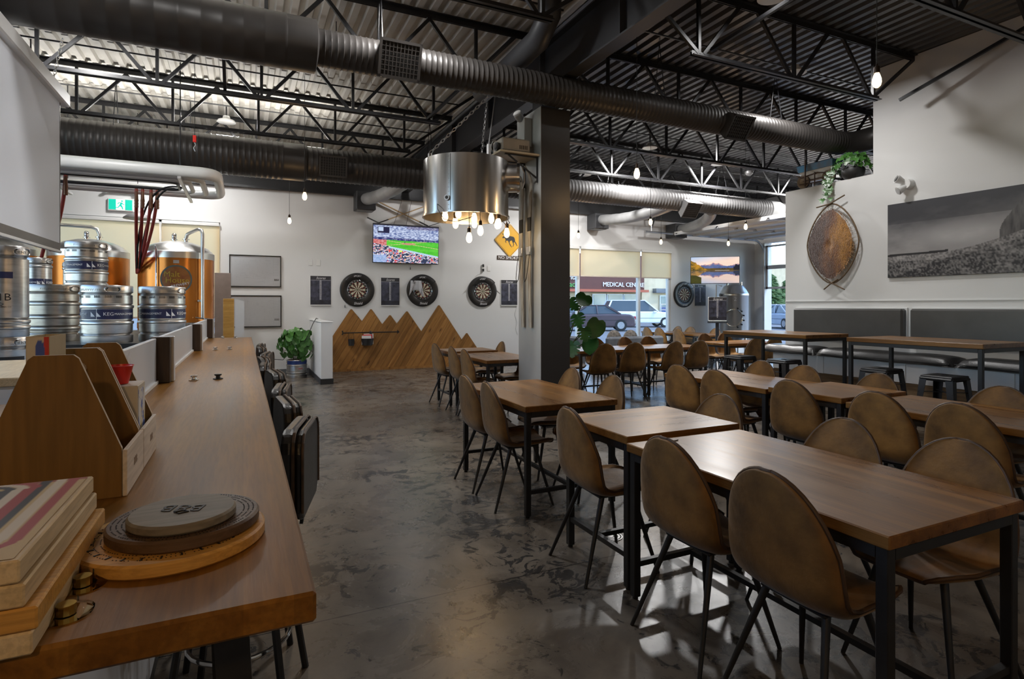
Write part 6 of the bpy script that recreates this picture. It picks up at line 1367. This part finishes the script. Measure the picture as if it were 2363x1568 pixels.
# ================================================================ on top of the low screen wall
WT = 3.2255
t = thing('enamel_tub', 'old white and blue enamel tub on an iron wheeled frame', 'tub', (RX + .08, 5.84, WT))
rust = mat('rusty_iron', (.09, .05, .03), .7, c2=(.04, .02, .012), scale=14)
def tubring(w, d, z): return [(-d / 2, -w / 2, z), (d / 2, -w / 2, z), (d / 2, w / 2, z), (-d / 2, w / 2, z)]
def hopper(rs, nm, m):
    vs = []; [vs.extend(tubring(*r)) for r in rs]; fs = [(3, 2, 1, 0)]
    for k in range(len(rs) - 1): fs += [(4 * k + i, 4 * k + (i + 1) % 4, 4 * k + 4 + (i + 1) % 4, 4 * k + 4 + i) for i in range(4)]
    o = MB().add(vs, fs).build(nm, m, t); md = o.modifiers.new('b', 'BEVEL'); md.width = .012; md.segments = 2; return o
hopper([(.34, .10, .09), (.46, .16, .20), (.56, .20, .245)], 'hopper', mat('chipped_white_enamel', (.72, .72, .70), .3, c2=(.5, .48, .44), scale=9)); hopper([(.565, .21, .245), (.60, .24, .34), (.62, .25, .345), (.60, .235, .345), (.56, .2, .26)], 'blue_rim', mat('blue_enamel_band', (.035, .22, .42), .35, c2=(.10, .12, .15), scale=4, stretch=(1, 2, 1)))
for y in (-.20, .22):
    w_ = MB().lathe([(.0, -.02), (.03, -.025), (.06, -.012), (.085, -.02), (.10, -.02), (.105, -.01), (.105, .01), (.10, .02), (.085, .02), (.06, .012), (.03, .025), (0, .02)], 26, c=(-.06, y, .105), ax='x').build('wheel', mat('wooden_wheel', (.22, .16, .10), .7), t, 40); MB().tube([(-.06, y + .1 * math.cos(2 * PI * k / 24), .105 + .1 * math.sin(2 * PI * k / 24)) for k in range(24)], .012, 6, closed=True).build('tyre', M['rubber'], w_, 60)
MB().tube([(-.11, -.28, .14), (-.11, -.05, .19), (-.11, .22, .16), (-.11, .30, .20)], .011, 6).tube([(-.11, -.25, .05), (-.11, 0, .05), (-.11, .25, .06)], .009, 6).tube([(-.13, .14, .01), (-.13, .14, .42)], .012, 6).tube([(-.13, -.02, .01), (-.13, -.02, .20)], .010, 6).tube([(-.1, .20, .105), (-.1, -.2, .105)], .008, 6).build('iron_frame', rust, t, 50)
def leafpoly(L, W): return [(0, 0), (W * .5, L * .25), (W * .42, L * .6), (0, L), (-W * .42, L * .6), (-W * .5, L * .25)]
def ivy_mesh(s):
    P_ = [(0, 0), (.35, -.12), (.5, .2), (.3, .3), (.28, .6), (.1, .55), (0, 1), (-.1, .55), (-.28, .6), (-.3, .3), (-.5, .2), (-.35, -.12)]
    vs = [(0, .02 * s, .4 * s)] + [(x * s, -.06 * s * abs(x), z * s) for x, z in P_]; return MB().add(vs, [(0, 1 + i, 1 + (i + 1) % 12) for i in range(12)]).mesh('leaf', M['leaf'])
def scatter(name, parent, me, pts, rnd, smin, smax):
    for p, d in pts:
        s = rnd.uniform(smin, smax); q = Vector(d).to_track_quat('-Y', 'Z').to_euler(); q.rotate_axis('Y', rnd.uniform(-1.2, 1.2)); put(name, me, parent, p, q, (s, s, s))
ivy = ivy_mesh(.07)
t = thing('potted_ivy', 'ivy in a dark round pot trailing over the low wall', 'plant', (RX + .08, 5.31, WT)); MB().lathe([(0, 0), (.09, 0), (.14, .05), (.155, .13), (.14, .16), (.13, .16), (.14, .12), (0, .11)], 26).build('pot', M['terracotta'], t, 40)
rnd = random.Random(31); pts = []
for k in range(120):
    a = rnd.uniform(0, 2 * PI); e_ = rnd.uniform(-.1, 1.3); r = .20 * (1 + .3 * rnd.random()); d = Vector((math.cos(a) * math.cos(e_) * .8, max(-.9, math.sin(a) * math.cos(e_) * 1.15), math.sin(e_) * .85)); pts.append(((d.x * r, d.y * r + .03, .15 + d.z * r), (d.x - .5, d.y - .3, d.z)))
for k in range(26): z = rnd.uniform(-.28, .12); pts.append(((-.165 - .03 * rnd.random(), .20 + .10 * rnd.random() + z * -.12, z), (-1, -.5, .2)))
scatter('leaf', t, ivy, pts, rnd, .8, 1.5); MB().tube([(0, 0, .12), (-.12, .12, .2), (-.17, .22, .05), (-.172, .27, -.24)], .004, 5).tube([(0, 0, .12), (-.12, .14, .18), (-.172, .26, .02), (-.17, .33, -.15)], .004, 5).build('stems', M['stem'], t)
# ================================================================ plants on the floor
t = thing('keg_planter', 'bushy pothos growing from a short steel keg with blue label', 'plant', (.95, 12.02, 0)); kb = keg_mesh(.19, .36, [.12, .26]).build('keg_pot', M['kegsteel'], t, 35)
band(.19, .275, .345, -PI / 2 - 1.2, -PI / 2 + 1.2, .002).build('blue_label', mat('blue_label', (.02, .05, .22), .4), kb); put('red_lettering', wrap_text(text_mesh('wild', .05, M['redbright'], .0006), .19, -PI / 2 + .3, .003), kb, (0, 0, .195))
pot_leaf = MB().add([(0, 0, 0), (.42, -.05, .25), (.45, -.10, .6), (.2, -.12, .95), (0, -.14, 1.15), (-.2, -.12, .95), (-.45, -.10, .6), (-.42, -.05, .25), (0, .04, .5)], [(8, i, (i + 1) % 8) for i in range(8)]); pot_leaf.v = [(x * .11, y * .11, z * .11) for x, y, z in pot_leaf.v]; plm = pot_leaf.mesh('leaf', M['leaf'])
rnd = random.Random(77); pts = []
for k in range(260):
    a = rnd.uniform(0, 2 * PI); e_ = math.asin(rnd.uniform(-.75, 1)); r = .34 * rnd.uniform(.72, 1.05); d = Vector((math.cos(a) * math.cos(e_), math.sin(a) * math.cos(e_), math.sin(e_)))
    if d.z < -.3 and d.y > -.1: continue
    p_ = (d.x * r, d.y * r * .95, .60 + d.z * r * .98)
    if p_[1] > .58 or p_[0] > .255: continue
    pts.append((p_, (d.x, d.y, d.z * .5)))
scatter('leaf', t, plm, pts, rnd, .8, 1.35)
st = MB()
for k in range(16): a = 2 * PI * k / 16; st.tube([(.05 * math.cos(a), .05 * math.sin(a), .34), (.18 * math.cos(a), .18 * math.sin(a), .62), (.30 * math.cos(a), .30 * math.sin(a), .5 + .1 * (k % 3))], .005, 5)
st.build('stems', M['stem'], t)
tag(MB().tube([(.2, 12.2, .42), (.5, 12.3, .36), (.72, 12.35, .33), (.85, 12.33, .5), (.9, 12.3, .7)], .006, 5).build('planter_lead', M['rubber']), 'thin black lead looping from the bar stools to the keg planter', 'cable')
# monstera behind the pillar
t = thing('monstera_plant', 'tall monstera with split dark leaves right of the pillar', 'plant', (3.98, 6.75, 0)); MB().lathe([(0, 0), (.15, 0), (.19, .30), (.2, .34), (.18, .34), (.17, .28), (0, .28)], 26).build('pot', M['terracotta'], t, 40)
def monstera(s, holes_):
    half = [(0, -.02), (.18, -.12), (.36, -.05), (.47, .10), (.50, .20), (.16, .22), (.53, .32), (.52, .42), (.15, .38), (.50, .54), (.46, .64), (.13, .52), (.40, .76), (.30, .86), (.10, .70), (.2, .96), (.0, 1.08)]
    if not holes_: half = [(0, -.02), (.18, -.12), (.36, -.04), (.46, .16), (.50, .36), (.46, .56), (.36, .76), (.18, .94), (0, 1.08)]
    e = MB(); mid = [(0, 0.02 * 0, z) for _, z in half]
    for sg in (1, -1):
        vs = [(0, .0, max(0, min(1.05, z * .95))) for x, z in half] + [(sg * x, -.18 * x * x + .03 * math.sin(z * 3), z) for x, z in half]; n = len(half); e.add(vs, [(i, i + 1, n + i + 1, n + i) for i in range(n - 1)])
    e.v = [(x * s, (y - .12 * (z ** 2)) * s, z * s) for x, y, z in e.v]; return e.mesh('leaf', M['leafdark'])
mA, mB_ = monstera(.24, True), monstera(.24, False)
cam_dir = Vector((-.55, -.83, .1)); rnd = random.Random(5)
LV = [(3.97, 6.62, 1.50, 'A', .85, 150), (4.18, 6.55, 1.56, 'B', 1.0, 215), (4.07, 6.60, 1.30, 'A', .85, 160), (3.94, 6.72, 1.14, 'A', .9, 190), (4.12, 6.50, 1.12, 'A', .8, 175), (4.32, 6.45, 1.22, 'B', 1.1, 205), (4.22, 6.50, .98, 'B', 1.0, 170), (4.02, 6.60, .93, 'A', .85, 180), (3.90, 6.78, 1.55, 'A', .8, 130), (3.86, 6.95, 1.35, 'A', .8, 120)]
for k, (lx, ly, lz, ty, s_, ang) in enumerate(LV):
    P1 = Vector((lx, ly, lz)) - Vector((3.98, 6.75, 0)); base = Vector((.02 * math.sin(k), .02 * math.cos(k), .34)); mid = (base + P1) / 2 + Vector((0, 0, .12)) - Vector((P1.x * .3, P1.y * .3, 0))
    MB().tube([base, base * .6 + mid * .4 + Vector((0, 0, .1)), mid, P1], .007, 6).build('stem', M['stem'], t, 50)
    q = (cam_dir + Vector((rnd.uniform(-.5, .5), rnd.uniform(-.3, .3), rnd.uniform(0, .5)))).to_track_quat('-Y', 'Z').to_euler(); q.rotate_axis('Y', math.radians(ang)); put('leaf', mA if ty == 'A' else mB_, t, P1, q, (s_, s_, s_))
# ================================================================ far corner: steel tank, easel, sofas
t = thing('steel_tank', 'stainless conical tank standing by the overhead door', 'tank', (12.6, 12.0, 0)); R4 = .39
MB().lathe([(.05, .25), (R4 - .03, .62), (R4, .70), (R4, 1.68), (R4 + .008, 1.69), (R4 + .008, 1.76), (R4, 1.77), (R4 - .05, 1.86), (R4 * .7, 1.97), (R4 * .35, 2.04), (0, 2.06)], 48).build('vessel', M['steel'], t, 40)
for k in range(4): a = k * PI / 2 + .4; MB().cyl(((R4 - .07) * math.cos(a), (R4 - .07) * math.sin(a), 0), ((R4 - .07) * math.cos(a), (R4 - .07) * math.sin(a), .75), .03, n=10).build('leg', M['steel'], t, 40)
f4 = math.atan2(-12.0, -12.6)
MB().tube([((R4 + .012) * math.cos(f4 + (.22 * math.cos(q)) / R4), (R4 + .012) * math.sin(f4 + (.24 * math.cos(q)) / R4), 1.08 + .24 * math.sin(q)) for q in [2 * PI * k / 24 for k in range(24)]], .014, 6, closed=True).build('manway', M['chrome'], t, 60)
for k in range(6): q = -1.2 + k * .48; a = f4 + (.28 * math.cos(q)) / R4; MB().ball(((R4 + .02) * math.cos(a), (R4 + .02) * math.sin(a), 1.08 + .28 * math.sin(q)), .022, 8, 6).build('wing_nut', M['rubber'], t)
MB().tube([(.32 * math.cos(f4 - 1.4), .32 * math.sin(f4 - 1.4), 1.98), (.47 * math.cos(f4 - 1.4), .47 * math.sin(f4 - 1.4), 2.02), (.48 * math.cos(f4 - 1.4), .48 * math.sin(f4 - 1.4), 1.6), (.40 * math.cos(f4 - 1.4), .40 * math.sin(f4 - 1.4), 1.25)], .018, 8).build('side_pipe', M['plastic_w'], t, 50)
for x in (-.25, .05, .28): MB().cyl((x, 0, 1.98), (x, 0, 2.10), .03, n=10).build('top_port', M['chrome'], t, 40)
put('number_two', text_mesh('2', .16, M['inkwhite'], .001), t, ((R4 + .005) * math.cos(f4 + .1), (R4 + .005) * math.sin(f4 + .1), 1.60), (PI / 2, 0, f4 + .1 + PI / 2))
t = thing('display_easel', 'dark pedestal stand holding a chalk scoreboard', 'easel', (9.16, 9.18, 0), math.radians(-42)); MB().box(-.20, .20, -.08, .06, 1.05, 1.075, .004).build('ledge', M['bluegrey'] if 'bluegrey' in M else M.setdefault('bluegrey', mat('blue_black_steel', (.03, .04, .055), .4)), t); MB().box(-.2, .2, -.085, -.078, 1.075, 1.095).build('lip', M['bluegrey'], t)
MB().box(-.035, .035, -.03, .03, .05, 1.05, .004).build('post', M['bluegrey'], t); MB().bar((0, .03, .9), (0, .05, 1.5), .03, .02, (0, 1, 0)).build('back_support', M['bluegrey'], t)
for a in (-.28, 0, .28): MB().bar((0, 0, .25), (a, -.24 + abs(a) * 1.4, .012), .03, .02).build('foot', M['bluegrey'], t)
scoreboard(0, .36, 0, .50, 'pale chalk scoreboard propped on the dark pedestal stand', 14, (9.145, 9.155, 1.355), math.radians(-42), math.radians(4))
# low sofas by the storefront window
sofa_m = mat('slate_grey_upholstery', (.13, .145, .165), .8, c2=(.10, .11, .13), scale=12, bump=.1, bscale=120)
def sofa(x, y, rz, w, label):
    t = thing('lounge_sofa', label, 'sofa', (x, y, 0), rz, 'grey lounge seats by the storefront window'); MB().box(-w / 2, w / 2, -.38, .38, .10, .36, .03).build('base', sofa_m, t); MB().box(-w / 2 + .12, w / 2 - .12, -.36, .22, .361, .47, .04).build('seat_cushion', sofa_m, t); MB().box(-w / 2, w / 2, .22, .40, .361, .74, .04).build('backrest', sofa_m, t)
    for s_ in (-1, 1): a, b = sorted((s_ * w / 2, s_ * (w / 2 - .13))); MB().box(a, b, -.38, .219, .361, .56, .03).build('armrest', sofa_m, t)
    for sx in (-1, 1):
        for sy in (-1, 1): MB().cyl((sx * (w / 2 - .08), sy * .3, 0), (sx * (w / 2 - .08), sy * .3, .11), .02, n=8).build('leg', M['black'], t)
sofa(7.85, 10.6, PI, 1.5, 'slate grey lounge sofa with its back to the dining tables'); sofa(6.35, 11.0, -PI / 2, .9, 'slate grey lounge armchair half hidden by monstera leaves')
for x, lb, dz in ((7.55, 'dark fur-patterned cushion on the grey sofa, nearer the pillar', 0), (8.0, 'mottled dark cushion on the grey sofa, farther from the pillar', .02)):
    t = thing('throw_cushion', lb, 'cushion', (x, 10.66, .475 + .2), 0, 'dark patterned cushions'); o = MB().ball((0, 0, 0), .2, 16, 10, (1, .35, .98)).build('cover', mat('mottled_fur_cushion', (.06, .055, .05), .9, c2=(.25, .22, .19), scale=16, bump=.3), t, 60)
table('coffee_table', 'low wooden coffee table in front of the storefront window', 6.9, 7.6, 9.25, 9.75, .45, None)
# floor drain
t = thing('floor_drain', 'round metal floor drain under the short front table', 'drain', (2.04, 2.92, .0005)); MB().lathe([(0, 0), (.075, 0), (.075, .004), (.0, .004)], 28).build('cover', M['galv'], t, 40)
for r in (.02, .04, .06): MB().lathe([(r, .004), (r + .008, .004), (r + .008, .0046), (r, .0046)], 24, close=True).build('ring', M['rubber'], t)
# key ring on the nearest table
tag(MB().tube([(1.86 + .035 * math.cos(2 * PI * k / 14), 2.22 + .02 * math.sin(2 * PI * k / 14), .7535) for k in range(14)], .0025, 5, closed=True).tube([(1.895, 2.22, .753), (1.93, 2.21, .753), (1.955, 2.22, .753)], .003, 5).build('wire_ring', M['galv']), 'small wire ring lying on the front table top', 'ring')
# ================================================================ outside: car park, shops, trees
asphalt = mat('sunlit_asphalt', (.20, .20, .205), .85, c2=(.15, .15, .155), scale=.8, bump=.1, bscale=20)
struct('ground', MB().box(-160, 260, 12.92, 330, -.25, -.02).box(-160, -5.22, -120, 12.92, -.25, -.02).box(14.42, 260, -120, 12.92, -.25, -.02), asphalt, label='sunlit asphalt car park outside')
struct('pavement', MB().box(-6, 14.4, 12.92, 15.2, -.1, -.005), mat('pale_concrete_pavement', (.55, .53, .50), .85, scale=2), label='pale concrete pavement outside the window')
t = thing('shop_building', 'brown brick medical centre building across the car park', 'building', (0, 47, 0))
brick = mat('brown_brick_render', (.13, .05, .04), .8, c2=(.10, .038, .03), scale=3); cream = mat('cream_stucco', (.62, .52, .36), .85, scale=2); redtrim = mat('rust_metal_fascia', (.42, .10, .05), .6)
MB().box(6, 37, 0, 9, 3.0, 6.5).build('upper_wall', brick, t); MB().box(6, 37, .6, 9, -.02, 3.0).build('shopfront_wall', cream, t); MB().box(37, 60, .4, 9, -.02, 6.3).build('side_wall', cream, t)
MB().box(27.5, 37.2, -.5, 0, 2.78, 3.02).build('canopy', redtrim, t); MB().box(6, 27.5, -.5, 0, 2.8, 3.2).build('canopy', mat('grey_canopy', (.35, .36, .38), .6), t); MB().box(38.4, 50, -.2, .4, 2.75, 3.2).build('dark_band', mat('slate_band', (.13, .14, .16), .6), t)
wg = mat('shop_window_glass', (.16, .22, .22), .12, c2=(.30, .36, .34), scale=.6); ww = M['frame']
for x0, x1, z0, z1 in ((8, 11, 0, 2.2), (12, 15, .5, 2.3), (16, 19, .5, 2.3), (20, 22, 0, 2.3), (23.2, 25.6, 0, 2.3), (26.2, 28.2, 0, 2.4), (31, 32.6, 0, 2.6), (32.7, 34.6, .8, 2.6), (34.7, 36.6, .8, 2.6), (39.2, 41.2, .2, 2.5), (41.3, 43.5, .2, 2.5)):
    w_ = MB().box(x0, x1, .35 if x0 < 37 else .2, .45 if x0 < 37 else .3, z0, z1).build('window', ww, t); MB().box(x0 + .1, x1 - .1, .30 if x0 < 37 else .15, .36 if x0 < 37 else .21, z0 + .1, z1 - .1).build('pane', wg, w_)
MB().box(39.3, 41.0, .1, .15, .3, 1.3).build('blue_poster', mat('blue_poster', (.03, .07, .22), .5), t)
put('lettering', text_mesh('MEDICAL CENTRE', .62, M['inkwhite'], .04), t, (34.4, -.08, 3.5), (PI / 2, 0, 0))
put('lettering', text_mesh('Dental', .72, M['inkwhite'], .04), t, (28.1, -.08, 4.15), (PI / 2, 0, 0)); put('lettering', text_mesh('Pharmacy', .72, mat('green_shop_letters', (.10, .42, .10), .5), .04), t, (27.6, -.08, 3.45), (PI / 2, 0, 0))
# cars built from a lofted body
def car(name, label, loc, rz, paint, L=4.6, W=1.84, H=1.46, kind='sedan'):
    t = thing(name, label, 'car', loc, rz, None); hw = W / 2
    if kind == 'sedan':
        low = [(-L / 2, .42), (-L / 2 + .05, .78), (-L / 2 + .3, .95), (-.95, .98), (.75, .95), (L / 2 - .45, .82), (L / 2 - .05, .62), (L / 2, .40), (L / 2 - .1, .24), (-L / 2 + .1, .24)]; roof = [(-1.55, .96), (-.75, H), (.35, H), (1.15, .93)]
    else:
        low = [(-L / 2, .45), (-L / 2 + .03, .95), (-L / 2 + .15, 1.08), (.9, 1.06), (L / 2 - .35, .98), (L / 2 - .04, .78), (L / 2, .45), (L / 2 - .1, .28), (-L / 2 + .1, .28)]; roof = [(-L / 2 + .12, 1.07), (-L / 2 + .45, H), (.25, H + .02), (1.15, 1.05)]
    o = MB().prism(low, -hw, hw).build('body', paint, t); md = o.modifiers.new('b', 'BEVEL'); md.width = .09; md.segments = 3
    e = MB(); m = len(roof); e.add([(x, -hw + .10 + (.16 if i in (1, 2) else 0), z) for i, (x, z) in enumerate(roof)] + [(x, hw - .10 - (.16 if i in (1, 2) else 0), z) for i, (x, z) in enumerate(roof)], [tuple(range(m)), tuple(range(2 * m - 1, m - 1, -1))] + [(i, i + m, (i + 1) % m + m, (i + 1) % m) for i in range(m)])
    g = e.build('glasshouse', M['carglass'], t); md = g.modifiers.new('b', 'BEVEL'); md.width = .05; md.segments = 2
    MB().box(roof[1][0] - .02, roof[2][0] + .06, -hw + .24, hw - .24, H - .02, H + .035, .02).build('roof_panel', paint, t)
    for sg in (-1, 1):
        y = sg * (hw - .17); MB().bar((roof[2][0], y, H), (roof[3][0], sg * (hw - .08), roof[3][1]), .05, .07).bar((roof[1][0], y, H), (roof[0][0], sg * (hw - .08), roof[0][1]), .05, .09).bar((-.2, y, H), (-.25, sg * (hw - .08), .98), .05, .08).build('pillars', paint, t)
        MB().box(.75, .95, sg * (hw + .09) - .08, sg * (hw + .09) + .08, .98, 1.10, .02).build('mirror', paint, t); MB().bar((-L / 2 + .5, sg * (hw + .002), .62), (L / 2 - .6, sg * (hw + .002), .62), .01, .02).build('side_crease', M['rubber'], t)
        for x in (-L / 2 + .85, L / 2 - .9):
            w_ = MB().lathe([(.0, -.1), (.22, -.11), (.33, -.1), (.34, 0), (.33, .1), (.22, .11), (0, .1)], 24, c=(x, sg * (hw - .08), .34), ax='y').build('wheel', M['rubber'], t, 40); MB().lathe([(0, -.115), (.2, -.118), (.21, 0), (.2, .118), (0, .115)], 18, c=(x, sg * (hw - .08), .34), ax='y').build('hub', M['galv'], w_, 40)
        MB().box(-L / 2 - .01, -L / 2 + .12, sg * (hw - .28) - .22, sg * (hw - .28) + .22, .66, .84, .02).build('tail_light', mat('red_lamp_lens', (.45, .02, .03), .2), t); MB().box(L / 2 - .28, L / 2 - .02, sg * (hw - .25) - .2, sg * (hw - .25) + .2, .66, .80, .02).build('headlight', M['chrome'], t)
    MB().box(-L / 2 - .02, -L / 2 + .02, -.26, .26, .60, .74).build('number_plate', M['plastic_w'], t); MB().box(L / 2 - .06, L / 2 + .005, -.45, .45, .48, .66).build('grille', M['rubber'], t)
    return t
M['carglass'] = mat('dark_car_glass', (.05, .065, .075), .06, c2=(.07, .085, .095), scale=1)
car('white_car', 'white sport utility vehicle parked outside the storefront window', (24.2, 31.4, -.02), math.radians(-22), mat('white_car_paint', (.78, .80, .82), .25, c2=(.74, .76, .78), scale=2), 4.9, 1.95, 1.78, 'suv')
car('brown_car', 'dark brown sedan seen from behind outside the storefront window', (18.3, 28.0, -.02), math.radians(150), mat('brown_car_paint', (.10, .07, .075), .25, c2=(.085, .06, .065), scale=2), 4.8, 1.88, 1.45)
car('blue_car', 'dark blue car partly hidden by the window frame', (29.6, 31.5, -.02), math.radians(215), mat('navy_car_paint', (.03, .05, .12), .25, c2=(.025, .045, .1), scale=2), 4.5, 1.85, 1.6, 'suv')
car('silver_car', 'silver blue car parked beyond the overhead door', (31.3, 25.6, -.02), math.radians(70), mat('silver_blue_car_paint', (.32, .36, .42), .25, c2=(.28, .32, .38), scale=2)); car('grey_car', 'grey car behind the brown sedan outside', (20.5, 35, -.02), math.radians(10), mat('grey_car_paint', (.16, .17, .18), .25, c2=(.14, .15, .16), scale=2))
# grey porch post outside the overhead door
tag(MB().box(14.75, 15.0, 12.93, 13.2, -.004, 5.2).build('porch_post', mat('grey_stone_post', (.26, .235, .22), .8, c2=(.21, .19, .18), scale=2)), 'square grey porch post outside the overhead door', 'post')
def conifer(x, y, h, label, seed):
    t = thing('spruce_tree', label, 'tree', (x, y, -.02), 0, 'green trees beyond the overhead door'); rnd = random.Random(seed); MB().cyl((0, 0, 0), (0, 0, h * .9), .14, .03, 8).build('trunk', M['stem'], t); e = MB()
    for k in range(420):
        q = rnd.random() ** .8; z = h * (.08 + .92 * q); r = (1 - q) * h * .27 * rnd.uniform(.5, 1); a = rnd.uniform(0, 2 * PI); L = .5 + .5 * (1 - q); c_ = Vector((r * math.cos(a), r * math.sin(a), z)); d = Vector((math.cos(a), math.sin(a), -.25)) * L; s_ = Vector((-math.sin(a), math.cos(a), .1)) * .28
        e.add([c_ - s_, c_ + d, c_ + s_, c_ + Vector((0, 0, .18))], [(0, 1, 3), (1, 2, 3), (0, 1, 2)])
    o = e.build('foliage', mat('spruce_needles', (.10, .17, .05), .8, c2=(.05, .10, .03), scale=3), t); o['kind'] = 'stuff'
for k, (x, y, h) in enumerate(((46.5, 39.6, 4.4), (51.0, 43.0, 3.4), (53.6, 43.6, 4.2), (50.0, 41.0, 2.6))): conifer(x, y, h, ('tallest green spruce seen through the overhead door', 'short spruce beside the tallest one outside', 'spruce in the middle of the outdoor group', 'spruce farthest from the porch post outside')[k], 50 + k)
t = thing('wire_fence', 'grey wire fence beyond the parked silver car', 'fence', (0, 0, -.02)); A_, B_ = Vector((30, 36, 0)), Vector((62, 34, 0))
for k in range(17): p_ = A_ + (B_ - A_) * k / 16; MB().cyl(tuple(p_), (p_.x, p_.y, 1.6), .04, n=6).build('post', M['galv'], t)
for z in (.3, .7, 1.1, 1.55): MB().cyl((A_.x, A_.y, z), (B_.x, B_.y, z), .02, n=5).build('rail', M['galv'], t)
struct('hill', MB().prism([(60, -.2), (90, 7), (140, 12), (200, 9), (260, 13), (330, -.2)], 236, 240, 'y'), mat('hazy_hillside', (.20, .24, .28), .9, scale=.1), label='hazy low hills on the horizon')
